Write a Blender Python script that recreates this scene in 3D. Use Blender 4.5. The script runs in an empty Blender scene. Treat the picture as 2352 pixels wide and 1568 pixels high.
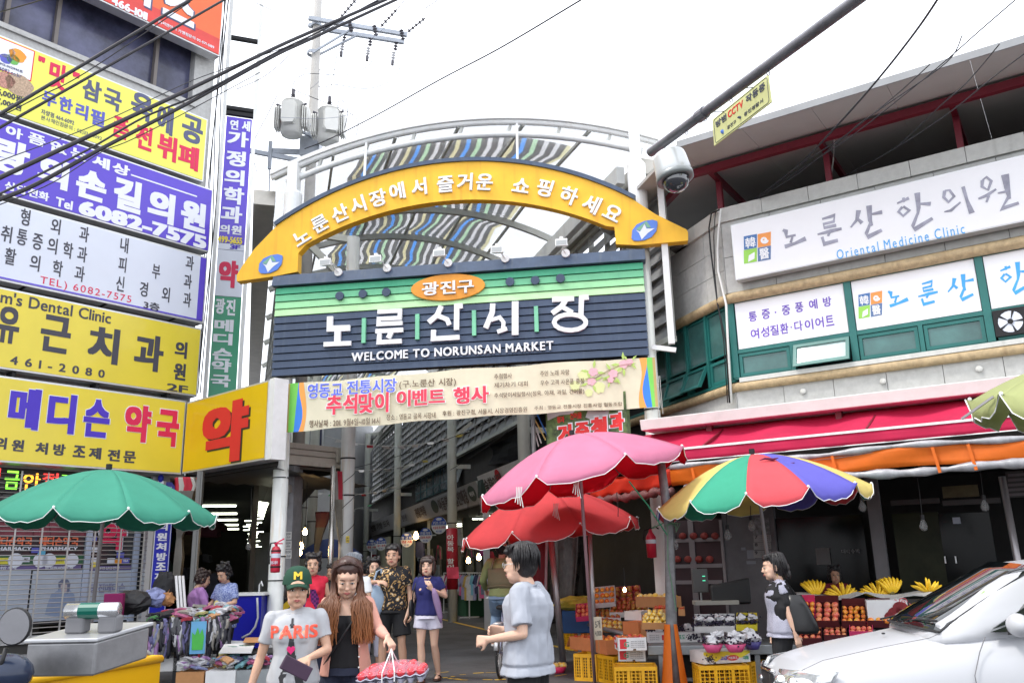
import bpy,bmesh,math,random
import numpy as np
en=enumerate
from math import sin,cos,pi,radians as rdn,sqrt,atan2
from mathutils import Vector as V3,Matrix,noise
from mathutils.bvhtree import BVHTree
random.seed(7)
rnd=random.Random(11)
SC=bpy.context.scene
COL=SC.collection
# ---------------------------------------------------------------- camera, sky, sun, exposure
CAM_H=1.5
FOC=1965.0
PITCH=rdn(14.7);ROLL=rdn(1.4)
FV=V3((0,cos(PITCH),sin(PITCH)))
_R0=V3((1,0,0));_U0=V3((0,-sin(PITCH),cos(PITCH)))
RV=_R0*cos(ROLL)-_U0*sin(ROLL)
UV=_U0*cos(ROLL)+_R0*sin(ROLL)
CP=V3((0,0,CAM_H))
cam=bpy.data.cameras.new('camera');camo=bpy.data.objects.new('camera',cam);COL.objects.link(camo)
cam.sensor_width=36.0;cam.lens=36.0*FOC/2352.0;cam.clip_start=0.1;cam.clip_end=2000
cm=Matrix.Identity(4)
for i in range(3):
 cm[i][0]=RV[i];cm[i][1]=UV[i];cm[i][2]=-FV[i];cm[i][3]=CP[i]
camo.matrix_world=cm
SC.camera=camo
SUN_EL=rdn(60);SUN_AZ=rdn(252)
W=bpy.data.worlds.new("World");SC.world=W;W.use_nodes=True
nt=W.node_tree;nt.nodes.clear()
wo=nt.nodes.new('ShaderNodeOutputWorld');wb=nt.nodes.new('ShaderNodeBackground')
sk=nt.nodes.new('ShaderNodeTexSky');sk.sky_type='NISHITA';sk.sun_disc=False
sk.sun_elevation=SUN_EL;sk.sun_rotation=SUN_AZ;sk.air_density=1.0;sk.dust_density=4.0
mx=nt.nodes.new('ShaderNodeMix');mx.data_type='RGBA';mx.inputs[0].default_value=0.78
mx.inputs[7].default_value=(15.5,16.0,17.0,1)
nt.links.new(sk.outputs[0],mx.inputs[6]);nt.links.new(mx.outputs[2],wb.inputs[0])
wb.inputs[1].default_value=0.1
nt.links.new(wb.outputs[0],wo.inputs[0])
sl=bpy.data.lights.new('sun','SUN');sl.energy=1.5;sl.angle=rdn(12);sl.color=(1,.96,.9)
so=bpy.data.objects.new('sun',sl);COL.objects.link(so)
sd=V3((sin(SUN_AZ)*cos(SUN_EL),cos(SUN_AZ)*cos(SUN_EL),sin(SUN_EL)))
so.rotation_euler=sd.to_track_quat('Z','Y').to_euler()
SC.view_settings.view_transform='Standard';SC.view_settings.look='None'
SC.view_settings.exposure=0.74;SC.view_settings.gamma=1.0
try:SC.view_settings.use_curve_mapping=False
except Exception:pass
SC.render.engine='CYCLES'
SC.cycles.max_bounces=8;SC.cycles.transparent_max_bounces=16
SC.cycles.use_denoising=True
SC.cycles.caustics_reflective=False;SC.cycles.caustics_refractive=False
# ---------------------------------------------------------------- surveying helpers (sight lines of the tripod position)
def ray(u,v):
 return FV+RV*((u-1176)/FOC)-UV*((v-784)/FOC)
def atz(u,v,z=0.0):
 d=ray(u,v);return CP+d*((z-CAM_H)/d.z)
def aty(u,v,y):
 d=ray(u,v);return CP+d*(y/d.y)
def crop(x0,y0,s):
 """pixel in an enlarged detail of the survey picture -> picture coordinates"""
 return lambda a,b:((x0+a/s)/1.285714,(y0+b/s)/1.285714)
K1=crop(0,0,2.614);K2=crop(0,500,2.614);K3=crop(0,1000,2.94);K4=crop(0,1480,2.925)
K5=crop(700,0,3.137);K6=crop(650,300,2.851);K7=crop(1250,300,2.767);K8=crop(780,700,1.96)
Q1=crop(700,1200,3.137);Q2=crop(1200,1200,3.137);Q3=crop(700,1580,3.597);Q4=crop(1200,1580,3.597)
Q5=crop(1700,1580,3.597);Q6=crop(2200,1580,2.854);Q7=crop(1900,100,2.0925);Q8=crop(1850,700,2.0034)
S1=crop(400,1350,3.92);S2=crop(800,1300,4.48);S3=crop(1150,1350,4.48);S4=crop(1900,1250,3.1357)
S5=crop(2400,1100,2.6138);S6=crop(1340,1250,3.3127)
class Face:
 """a vertical plane: s runs along azimuth az, z up, o outwards to the street"""
 def __init__(self,p,az):
  self.p=V3((p[0],p[1]));a=rdn(az);self.az=az
  self.d=V3((sin(a),cos(a)));self.n=V3((cos(a),-sin(a)))
 def P(self,s,z,o=0.0):
  q=self.p+self.d*s+self.n*o
  return V3((q.x,q.y,z))
 def px(self,u,v,o=0.0):
  d=ray(u,v);p0=self.p+self.n*o
  t=((p0-V3((0,0))).dot(self.n))/(V3((d.x,d.y)).dot(self.n))
  P=CP+d*t
  return(V3((P.x,P.y))-p0).dot(self.d),P.z
 def M(self,o=0.0):
  m=Matrix.Identity(4)
  m[0][0],m[1][0]=self.d.x,self.d.y
  m[0][1],m[1][1],m[2][1]=0,0,1
  m[0][2],m[1][2],m[2][2]=self.n.x,self.n.y,0
  q=self.p+self.n*o;m[0][3],m[1][3]=q.x,q.y
  return m
# ---------------------------------------------------------------- materials
MATS={}
def mat(name,col,rough=.6,metal=0.,var=.12,scale=3.,bump=0.,bscale=60.,spec=.4,alpha=1.,trans=0.,emis=None,estr=0.,coat=0.,streak=0.,streakcol=(.25,.12,.04),transl=0.,sub=0.,stretch=(1,1,1),dirt=0.):
 if name in MATS:return MATS[name]
 m=bpy.data.materials.new(name);m.use_nodes=True;t=m.node_tree;N=t.nodes;L=t.links
 b=N['Principled BSDF'];b.inputs['Roughness'].default_value=rough;b.inputs['Metallic'].default_value=metal
 b.inputs['Specular IOR Level'].default_value=spec;b.inputs['Alpha'].default_value=alpha
 b.inputs['Transmission Weight'].default_value=trans
 b.inputs['Coat Weight'].default_value=coat
 if sub:b.inputs['Subsurface Weight'].default_value=sub;b.inputs['Subsurface Radius'].default_value=(.02,.008,.004);b.inputs['Subsurface Scale'].default_value=.5
 c4=(col[0],col[1],col[2],1)
 b.inputs['Base Color'].default_value=c4
 tc=N.new('ShaderNodeTexCoord');mp=N.new('ShaderNodeMapping');mp.inputs['Scale'].default_value=stretch
 L.new(tc.outputs['Object'],mp.inputs[0])
 out=None
 if var>0:
  n=N.new('ShaderNodeTexNoise');n.inputs['Scale'].default_value=scale;n.inputs['Detail'].default_value=6;n.inputs['Roughness'].default_value=.65
  L.new(mp.outputs[0],n.inputs['Vector'])
  r=N.new('ShaderNodeMapRange');r.inputs[1].default_value=.3;r.inputs[2].default_value=.7
  r.inputs[3].default_value=1-var;r.inputs[4].default_value=1+var*.6
  L.new(n.outputs['Fac'],r.inputs[0])
  mm=N.new('ShaderNodeVectorMath');mm.operation='SCALE';mm.inputs[0].default_value=col[:3]
  L.new(r.outputs[0],mm.inputs['Scale']);out=mm.outputs[0]
  L.new(out,b.inputs['Base Color'])
 if streak>0 or dirt>0:
  mp2=N.new('ShaderNodeMapping');mp2.inputs['Scale'].default_value=(5,5,.35)if streak>0 else(2.2,2.2,2.2);L.new(tc.outputs['Object'],mp2.inputs[0])
  n2=N.new('ShaderNodeTexNoise');n2.inputs['Scale'].default_value=2.2;n2.inputs['Detail'].default_value=5;L.new(mp2.outputs[0],n2.inputs['Vector'])
  r2=N.new('ShaderNodeMapRange');r2.inputs[1].default_value=.55;r2.inputs[2].default_value=.78;r2.inputs[3].default_value=0;r2.inputs[4].default_value=max(streak,dirt)
  L.new(n2.outputs['Fac'],r2.inputs[0])
  x=N.new('ShaderNodeMix');x.data_type='RGBA';L.new(r2.outputs[0],x.inputs[0])
  if out:L.new(out,x.inputs[6])
  else:x.inputs[6].default_value=c4
  x.inputs[7].default_value=(*streakcol,1);L.new(x.outputs[2],b.inputs['Base Color'])
 if bump>0:
  n=N.new('ShaderNodeTexNoise');n.inputs['Scale'].default_value=bscale;n.inputs['Detail'].default_value=4;L.new(mp.outputs[0],n.inputs['Vector'])
  bp=N.new('ShaderNodeBump');bp.inputs['Strength'].default_value=bump;bp.inputs['Distance'].default_value=.01
  L.new(n.outputs['Fac'],bp.inputs['Height']);L.new(bp.outputs[0],b.inputs['Normal'])
 if emis:b.inputs['Emission Color'].default_value=(*emis,1);b.inputs['Emission Strength'].default_value=estr
 if transl>0:
  tr=N.new('ShaderNodeBsdfTranslucent');ms=N.new('ShaderNodeMixShader');ms.inputs[0].default_value=transl
  src=b.inputs['Base Color'].links[0].from_socket if b.inputs['Base Color'].is_linked else None
  if src:L.new(src,tr.inputs[0])
  else:tr.inputs[0].default_value=c4
  L.new(b.outputs[0],ms.inputs[1]);L.new(tr.outputs[0],ms.inputs[2]);L.new(ms.outputs[0],N['Material Output'].inputs[0])
 MATS[name]=m
 return m
def flat(name,col,rough=.5,**k):
 k.setdefault('var',.05)
 return mat(name,col,rough,**k)
# ---------------------------------------------------------------- mesh building
class MB:
 def __init__(self):self.v=[];self.f=[];self.m=[];self.M=Matrix.Identity(4)
 def add(self,vs,fs,mi=0):
  n=len(self.v);M=self.M
  self.v.extend([tuple(M@V3(p))for p in vs]);self.f.extend([tuple(i+n for i in f)for f in fs]);self.m.extend([mi]*len(fs))
  return self
 def hexa(self,p,mi=0):
  return self.add(p,[(0,3,2,1),(4,5,6,7),(0,1,5,4),(1,2,6,5),(2,3,7,6),(3,0,4,7)],mi)
 def box(self,x0,x1,y0,y1,z0,z1,mi=0):
  return self.hexa([(x0,y0,z0),(x1,y0,z0),(x1,y1,z0),(x0,y1,z0),(x0,y0,z1),(x1,y0,z1),(x1,y1,z1),(x0,y1,z1)],mi)
 def fb(self,F,s0,s1,z0,z1,o0,o1,mi=0):
  return self.hexa([F.P(s0,z0,o1),F.P(s1,z0,o1),F.P(s1,z0,o0),F.P(s0,z0,o0),F.P(s0,z1,o1),F.P(s1,z1,o1),F.P(s1,z1,o0),F.P(s0,z1,o0)],mi)
 def bar(self,a,b,w,h=None,up=(0,0,1),mi=0):
  a=V3(a);b=V3(b);h=w if h is None else h
  d=(b-a).normalized();u=V3(up)
  if abs(d.dot(u))>.98:u=V3((0,1,0))
  x=d.cross(u).normalized()*w/2;y=x.cross(d).normalized()*h/2
  return self.hexa([a-x-y,a+x-y,a+x+y,a-x+y,b-x-y,b+x-y,b+x+y,b-x+y],mi)
 def tube(self,pts,r,n=8,mi=0,cap=True,up=None):
  pts=[V3(p)for p in pts];k=len(pts)
  rs=r if isinstance(r,(list,tuple))else[r]*k
  vs=[];prev=None
  for i,p in en(pts):
   d=(pts[min(i+1,k-1)]-pts[max(i-1,0)])
   d=d.normalized()if d.length>1e-9 else V3((0,0,1))
   if prev is None:
    u=V3(up)if up else(V3((0,0,1))if abs(d.z)<.9 else V3((1,0,0)))
    x=d.cross(u).normalized()
   else:x=(prev-d*prev.dot(d)).normalized()
   prev=x;y=d.cross(x)
   for j in range(n):
    a=2*pi*j/n;vs.append(p+(x*cos(a)+y*sin(a))*rs[i])
  fs=[(i*n+j,i*n+(j+1)%n,(i+1)*n+(j+1)%n,(i+1)*n+j)for i in range(k-1)for j in range(n)]
  if cap:fs.append(tuple(range(n-1,-1,-1)));fs.append(tuple((k-1)*n+j for j in range(n)))
  return self.add(vs,fs,mi)
 def loft(self,rings,mi=0,cap=True):
  """rings: list of equal-length point lists"""
  n=len(rings[0]);k=len(rings);vs=[p for r in rings for p in r]
  fs=[(i*n+j,i*n+(j+1)%n,(i+1)*n+(j+1)%n,(i+1)*n+j)for i in range(k-1)for j in range(n)]
  if cap:fs.append(tuple(range(n-1,-1,-1)));fs.append(tuple((k-1)*n+j for j in range(n)))
  return self.add(vs,fs,mi)
 def lathe(self,prof,c=(0,0,0),n=16,mi=0,axis='Z',a0=0,a1=2*pi):
  full=abs(a1-a0-2*pi)<1e-6;vs=[];c=V3(c)
  m=n if full else n+1
  for r,z in prof:
   for j in range(m):
    a=a0+(a1-a0)*j/n;x,y=r*cos(a),r*sin(a)
    q=V3((x,y,z))if axis=='Z' else(V3((x,z,y))if axis=='Y' else V3((z,x,y)))
    vs.append(c+q)
  fs=[(i*m+j,i*m+(j+1)%m,(i+1)*m+(j+1)%m,(i+1)*m+j)for i in range(len(prof)-1)for j in range(n)]
  return self.add(vs,fs,mi)
 def ball(self,c,r,n=10,mi=0,k=6):
  c=V3(c);r=V3(r)if hasattr(r,'__len__')else V3((r,r,r))
  vs=[c+V3((0,0,-r.z))]
  for i in range(1,k):
   a=-pi/2+pi*i/k
   vs+=[c+V3((r.x*cos(a)*cos(2*pi*j/n),r.y*cos(a)*sin(2*pi*j/n),r.z*sin(a)))for j in range(n)]
  vs.append(c+V3((0,0,r.z)));t=len(vs)-1
  fs=[(0,1+(j+1)%n,1+j)for j in range(n)]
  fs+=[(1+i*n+j,1+i*n+(j+1)%n,1+(i+1)*n+(j+1)%n,1+(i+1)*n+j)for i in range(k-2)for j in range(n)]
  fs+=[(t,1+(k-2)*n+j,1+(k-2)*n+(j+1)%n)for j in range(n)]
  return self.add(vs,fs,mi)
 def sheet(self,grid,mi=0):
  k=len(grid);n=len(grid[0])
  return self.add([p for r in grid for p in r],[(i*n+j,i*n+j+1,(i+1)*n+j+1,(i+1)*n+j)for i in range(k-1)for j in range(n-1)],mi)
 def slab(self,grid,th,mi=0,direction=None):
  """a sheet with real thickness"""
  k=len(grid);n=len(grid[0]);G=[[V3(p)for p in r]for r in grid];B=[]
  for i in range(k):
   row=[]
   for j in range(n):
    if direction is None:
     a=G[min(i+1,k-1)][j]-G[max(i-1,0)][j];b=G[i][min(j+1,n-1)]-G[i][max(j-1,0)]
     q=a.cross(b);q=q.normalized()if q.length>1e-12 else V3((0,0,1))
    else:q=V3(direction)
    row.append(G[i][j]-q*th)
   B.append(row)
  N=k*n;vs=[p for r in G for p in r]+[p for r in B for p in r]
  fs=[(i*n+j,i*n+j+1,(i+1)*n+j+1,(i+1)*n+j)for i in range(k-1)for j in range(n-1)]
  fs+=[(N+i*n+j,N+(i+1)*n+j,N+(i+1)*n+j+1,N+i*n+j+1)for i in range(k-1)for j in range(n-1)]
  ed=[j for j in range(n)]+[i*n+n-1 for i in range(1,k)]+[(k-1)*n+j for j in range(n-2,-1,-1)]+[i*n for i in range(k-2,0,-1)]
  fs+=[(ed[q],N+ed[q],N+ed[(q+1)%len(ed)],ed[(q+1)%len(ed)])for q in range(len(ed))]
  return self.add(vs,fs,mi)
 def pz(self,poly,P,d0,d1,mi=0):
  """poly in 2D mapped by P(x, y, depth)"""
  n=len(poly);vs=[P(x,y,d0)for x,y in poly]+[P(x,y,d1)for x,y in poly]
  return self.add(vs,[tuple(range(n)),tuple(range(2*n-1,n-1,-1))]+[(i,i+n,(i+1)%n+n,(i+1)%n)for i in range(n)],mi)
 def mesh(self,name,mats,smooth=False):
  me=bpy.data.meshes.new(name);me.from_pydata([tuple(p)for p in self.v],[],self.f)
  for m in(mats if isinstance(mats,(list,tuple))else[mats]):me.materials.append(m)
  if any(self.m):me.polygons.foreach_set('material_index',self.m)
  bm=bmesh.new();bm.from_mesh(me);bmesh.ops.recalc_face_normals(bm,faces=bm.faces);bm.to_mesh(me);bm.free()
  if smooth:me.polygons.foreach_set('use_smooth',[True]*len(me.polygons))
  return me
 def bu(self,name,mats,parent=None,smooth=False,bevel=0):
  o=bpy.data.objects.new(name,self.mesh(name,mats,smooth));COL.objects.link(o)
  if smooth=='auto' or bevel:
   if bevel:
    md=o.modifiers.new('bevel','BEVEL');md.width=bevel;md.segments=2;md.limit_method='ANGLE';md.angle_limit=rdn(40)
  par(o,parent);return o
def wm(o):
 m=o.matrix_basis.copy()
 if o.parent:m=wm(o.parent)@o.matrix_parent_inverse@m
 return m
def par(o,parent):
 if parent is not None:
  o.parent=parent;o.matrix_parent_inverse=wm(parent).inverted()
def tag(o,label=None,cat=None,group=None,kind=None):
 if label:o['label']=label
 if cat:o['category']=cat
 if group:o['group']=group
 if kind:o['kind']=kind
 return o
def thing(name,label,cat,loc=(0,0,0),group=None,rotz=0):
 o=bpy.data.objects.new(name,None);COL.objects.link(o);o.location=loc;o.rotation_euler=(0,0,rotz);o.empty_display_size=.1
 return tag(o,label,cat,group)
def kids(o):return[c for c in COL.objects if c.parent==o]
CH={}
def copy_tree(o,parent=None):
 c=o.copy();COL.objects.link(c)
 if parent is not None:c.parent=parent
 for ch in list(CH.get(o.name)or o.children):copy_tree(ch,c)
 return c
def copy_thing(o,loc,rotz,label,group=None,scale=None):
 c=copy_tree(o);c.location=loc;c.rotation_euler=(0,0,rotz);c['label']=label
 if group:c['group']=group
 if scale:c.scale=(scale,)*3 if not hasattr(scale,'__len__')else scale
 return c
# ---------------------------------------------------------------- lettering: every glyph converted once, then laid out as flat sign letters
GL={}
def load_glyphs(chars,bold):
 c=bpy.data.curves.new('glyphs','FONT');c.body='\n'.join(chars);c.resolution_u=3;c.offset=bold;c.extrude=.5
 c.space_line=2.0
 o=bpy.data.objects.new('glyphs',c);COL.objects.link(o)
 me=bpy.data.meshes.new_from_object(o.evaluated_get(bpy.context.evaluated_depsgraph_get()))
 n=len(me.vertices);co=np.empty(n*3,'f');me.vertices.foreach_get('co',co);co=co.reshape(-1,3)
 ys=co[:,1]
 line=np.round((.38-ys)/2.0).astype(int)
 fs={}
 for p in me.polygons:
  vi=list(p.vertices);fs.setdefault(int(line[vi[0]]),[]).append(vi)
 for k,ch in en(chars):
  fl=fs.get(k)
  if not fl:continue
  ids=sorted({i for f in fl for i in f});mp_={i:q for q,i in en(ids)}
  v=co[ids].copy();v[:,1]+=2.0*k
  GL[(ch,bold)]=(v,[tuple(mp_[i]for i in f)for f in fl])
 bpy.data.objects.remove(o);bpy.data.curves.remove(c)
def layout(s,bold,gap=.08):
 if bold>.008:
  g1=layout(s,0.0,gap)
  if g1 is None:return None
  v,f=g1;V=[];Fc=[];n=len(v);q=bold*.85
  O9=[(-q,q*.7),(q,-q*.7),(-q,-q*.7),(q,q*.7)]
  if bold>.025:O9.append((0,0))
  if bold>.045:O9+=[(-q,0),(q,0),(0,q*.7),(0,-q*.7)]
  for k,(dx,dy)in en(O9):
   a=v.copy();a[:,0]+=dx;a[:,1]+=dy;a[:,2]+=.03*k;V.append(a);Fc+=[tuple(i+n*k for i in p)for p in f]
  return np.concatenate(V),Fc
 bold=0.0
 vs=[];fs=[];x=0;n=0
 for ch in s:
  if ch==' ' or(ch,bold)not in GL:x+=.34;continue
  v,f=GL[(ch,bold)]
  w=v.copy();wide=ord(ch)>0x2000
  x0=w[:,0].min();x1=w[:,0].max()
  if wide:w[:,0]+=x+(0.04-x0 if x1-x0>.5 else.1-x0);adv=max(x1-x0,.72)+.1+gap*.5
  else:w[:,0]+=x-x0;adv=(x1-x0)+gap+.02
  vs.append(w);fs+=[tuple(i+n for i in q)for q in f];n+=len(w);x+=adv
 if not vs:return None
 return np.concatenate(vs),fs
def txt(F,a,b,s,m,parent,o=0.0,ext=.004,bold=0.0,shear=0.,name='lettering',gap=.08,vert=False,px=True):
 """letters filling the box from lower left sight point a to upper right b on plane F"""
 (s0,z0),(s1,z1)=(F.px(*a,o),F.px(*b,o))if px else(a,b)
 if vert:
  n=len(s);h=(z1-z0)/n
  mb=MB()
  for i,ch in en(s):
   if ch==' ':continue
   g=layout(ch,bold)
   if g is None:continue
   v,f=g;_place(mb,F,v,f,s0,s1,z1-h*(i+1)+h*.06,z1-h*i-h*.06,o,ext,shear)
  return mb.bu(name,m,parent)
 g=layout(s,bold,gap)
 v,f=g;mb=MB();_place(mb,F,v,f,s0,s1,z0,z1,o,ext,shear)
 return mb.bu(name,m,parent)
def _place(mb,F,v,f,s0,s1,z0,z1,o,ext,shear):
 x0,x1=v[:,0].min(),v[:,0].max();y0,y1=v[:,1].min(),v[:,1].max()
 if x1-x0<1e-5 or y1-y0<1e-5:return
 S=s0+(v[:,0]-x0)/(x1-x0)*(s1-s0)+shear*(v[:,1]-y0);Z=z0+(v[:,1]-y0)/(y1-y0)*(z1-z0)
 O=o+(v[:,2]+.5)*ext
 q0,q1=F.p.x,F.p.y
 X=q0+F.d.x*S+F.n.x*O;Y=q1+F.d.y*S+F.n.y*O
 n=len(mb.v);mb.v.extend(zip(X.tolist(),Y.tolist(),Z.tolist()));mb.f.extend([tuple(i+n for i in q)for q in f]);mb.m.extend([0]*len(f))
def strokes(F,K,segs,m,parent,o,ext,name='letter'):
 """drawn letters: list of (points, width) in survey detail pixels"""
 mb=MB();e=0
 for pts,w in segs:
  P=[V3(F.px(*K(*p),o))for p in pts]
  c=V3(F.px(*K(pts[0][0]+w,pts[0][1]),o));wd=(c-P[0]).length
  L_=[];R_=[]
  for i,p in en(P):
   if i==0:d=(P[1]-P[0]).normalized();nn=V3((-d.y,d.x));k=1
   elif i==len(P)-1:d=(P[-1]-P[-2]).normalized();nn=V3((-d.y,d.x));k=1
   else:
    d1=(P[i]-P[i-1]).normalized();d2=(P[i+1]-P[i]).normalized();t=(d1+d2).normalized();nn=V3((-t.y,t.x));k=1/max(.5,nn.dot(V3((-d1.y,d1.x))))
   L_.append(p+nn*wd/2*k);R_.append(p-nn*wd/2*k)
  for i in range(len(P)-1):
   q=[L_[i],L_[i+1],R_[i+1],R_[i]]
   mb.pz([(t.x,t.y)for t in q],lambda x,y,dd:F.P(x,y,dd),o,o+ext+e)
  e+=.0012
 return mb.bu(name,m,parent)
GLY='!"%&\'()+,-./0123456789:ABCDEFGHIJKLMNOPQRSTUVWXYZabcdefghijklmnopqrstuvwxyz~·醫韓가감개객거건경고골공과광교구국굼근금급기길나날남내녕노농는니다담대도동두디떡라랑래력룬류리맛맞매맥맹메모목무문물민박발방범벤병복본봉부북뷔비빵사산삼상새서석선성세소손송쇼수술스슨시신씨아안앤앵야약양어업없에여역연영예옷외요우운울웅원월유육은의이인일자작장재전점정제조주중즈즐증지진질집짜차찰참채처천첨청체최추취층치캡코키터통트페포품풍픔피필핑하학한할합행향협형호화환활회후흥'
load_glyphs(GLY,0.0)
# ================================================================ ground
def T(w,l,z=0.0):
 """market street frame: w metres left of the right-hand gutter beam, l metres into the arcade"""
 a=rdn(-17.2)
 return V3((2.2-cos(a)*w+sin(a)*l,14.9+sin(a)*w+cos(a)*l,z))
m_asph=mat('asphalt',(.085,.085,.09),.9,var=.35,scale=1.2,bump=.5,bscale=220,dirt=.35,streakcol=(.045,.045,.047))
g=MB()
N=48;rng=[i*(400./N)-200 for i in range(N+1)]
g.sheet([[(x,y,0)for x in(-220,-60,-20,-8,0,8,20,60,220)]for y in(-60,-10,0,6,12,20,40,90,400)])
tag(g.bu('ground',m_asph),kind='structure')
m_yl=mat('yellow road paint',(.62,.40,.05),.8,var=.3,scale=9,dirt=.8,streakcol=(.1,.095,.09))
mk=MB()
def gstrip(mb,pts,w,z=.004):
 P=[V3(p)for p in pts]
 for i in range(len(P)-1):
  d=(P[i+1]-P[i]).normalized();n=V3((-d.y,d.x,0))*w/2
  mb.add([P[i]+n,P[i]-n,P[i+1]-n,P[i+1]+n],[(0,1,2,3)])
gstrip(mk,[V3((*atz(*Q4(370,888))[:2],.004)),V3((*atz(*Q4(900,1015))[:2],.004)),V3((*atz(*Q4(1780,1225))[:2],.004))],.11)
gstrip(mk,[T(5.2,9,.004),T(5.2,45,.004)],.11)
tag(mk.bu('yellow_edge_line',m_yl),kind='structure')
mk=MB()
c0=atz(*Q4(880,1495))
for k in range(22):
 a0=2*pi*k/22;r=rnd.uniform(.85,1.05)
 if rnd.random()<.3:continue
 gstrip(mk,[V3((c0.x+.62*cos(a0)*r,c0.y+.42*sin(a0)*r,.004)),V3((c0.x+.62*cos(a0+.25)*r,c0.y+.42*sin(a0+.25),.004))],rnd.uniform(.03,.09))
for q in[((300,1465),(450,1448)),((1580,1495),(1700,1475))]:
 a,b=atz(*Q4(*q[0])),atz(*Q4(*q[1]));gstrip(mk,[V3((a.x,a.y,.004)),V3((b.x,b.y,.004))],.04)
for q in[((1420,1455),(1470,1448)),((1700,1440),(1760,1465))]:
 a,b=atz(*Q3(*q[0])),atz(*Q3(*q[1]));gstrip(mk,[V3((a.x,a.y,.004)),V3((b.x,b.y,.004))],.05)
tag(mk.bu('worn_yellow_road_mark',m_yl),kind='structure')
# a manhole-like patch of darker asphalt
m_patch=mat('asphalt patch',(.06,.06,.063),.92,var=.3,scale=3,bump=.5,bscale=250)
mk=MB();mk.add([(-1.9,8.2,.003),(.9,7.6,.003),(1.2,9.0,.003),(-1.5,9.8,.003)],[(0,1,2,3)])
tag(mk.bu('asphalt_patch',m_patch),kind='structure')
# ================================================================ gate
GP=aty(632,1100,15.0);GF=Face(GP,98)
m_white=mat('white painted steel',(.80,.81,.80),.45,var=.08,scale=4,dirt=.25,streakcol=(.55,.52,.45))
m_colw=mat('gate column paint',(.74,.76,.74),.5,var=.08,scale=3,streak=.55,streakcol=(.55,.36,.16),bump=.15,bscale=14)
m_colg=mat('arcade column paint',(.62,.64,.58),.5,var=.1,scale=3,streak=.3,streakcol=(.35,.33,.26))
m_navy=mat('navy planks',(.045,.07,.125),.42,var=.18,scale=2,streak=.25,streakcol=(.13,.17,.22),bump=.1,bscale=30)
m_navy2=mat('navy cap',(.06,.09,.15),.4,var=.2,scale=5,streak=.3,streakcol=(.2,.22,.2))
m_g1=mat('green plank',(.07,.42,.23),.45,var=.12,scale=2,streak=.2,streakcol=(.2,.55,.35))
m_g2=mat('mid green plank',(.16,.52,.28),.45,var=.12,scale=2,streak=.2,streakcol=(.05,.35,.2))
m_g3=mat('light green plank',(.33,.70,.36),.45,var=.12,scale=2)
m_g4=mat('pale green plank',(.50,.80,.42),.45,var=.12,scale=2)
m_yel=mat('arch yellow',(.90,.50,.025),.42,var=.1,scale=2,streak=.5,streakcol=(.75,.27,.02),bump=.05,bscale=8)
m_let=mat('white letter',(.84,.84,.85),.4,var=.03)
m_blk=flat('black',(.015,.015,.017),.5)
m_dark=flat('dark backing',(.02,.02,.022),.8)
m_orange=mat('orange oval',(.83,.33,.03),.4,var=.15,scale=3)
m_blue=mat('emblem blue',(.10,.22,.68),.35,var=.1)
gate=thing('market_gate','tall market entrance gate with yellow arch over navy and green plank sign board','gate',GF.P(3.25,0,-.3))
for i,(s,z1,r)in en(((-.02,7.2,.135),(6.56,7.2,.135))):
 c=MB();b=GF.P(s,0,-.28);c.lathe([(0,0),(r+.01,0),(r+.01,.05),(r,.06),(r,z1),(0,z1)],b,24)
 o=c.bu('column',m_colw,gate,smooth=False);o.data.polygons.foreach_set('use_smooth',[len(p.vertices)==4 for p in o.data.polygons])
 c=MB();c.lathe([(0,7.2),(.17,7.2),(.17,8.55),(.14,8.6),(0,8.6)],b,20)
 sv=c.bu('upper_column',m_white,o,smooth=False)
 c=MB();q=GF.P(s,8.6,-.28);c.bar(q,q+V3((0,0,.62)),.2,.2,up=GF.n.to_3d());c.bu('post_head',m_white,o)
# steel bands on the columns
 for zb in((1.35,1.75,3.1)if i==0 else(3.2,4.0)):
  c=MB();c.lathe([(r+.002,zb),(r+.008,zb),(r+.008,zb+.02),(r+.002,zb+.02)],b,20);c.bu('band',m_dark,o)
# sign board of planks
zt,zb=6.56,4.885;ph=(zt-zb)/12;SL,SR=-.15,6.56
c=MB();c.fb(GF,SL+.02,SR-.02,zb+.01,zt+.05,-.14,-.03);board=c.bu('sign_board',m_dark,gate)
pm=[m_g1,m_g2,m_g3,m_g4]+[m_navy]*8
for k in range(12):
 z1=zt-k*ph;z0=z1-ph+.014
 c=MB();c.add([],[]);P=GF.P
 c.hexa([P(SL,z0,.03),P(SR,z0,.03),P(SR,z0,-.04),P(SL,z0,-.04),P(SL,z1,.012),P(SR,z1,.012),P(SR,z1,-.04),P(SL,z1,-.04)])
 c.bu('plank',pm[k],board,bevel=.004)
c=MB();P=GF.P
c.hexa([P(SL-.05,zt+.02,.10),P(SR+.05,zt+.02,.10),P(SR+.05,zt+.02,-.3),P(SL-.05,zt+.02,-.3),P(SL-.05,zt+.235,.05),P(SR+.05,zt+.235,.05),P(SR+.05,zt+.235,-.3),P(SL-.05,zt+.235,-.3)])
c.bu('cap_beam',m_navy2,gate,bevel=.006)
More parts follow.
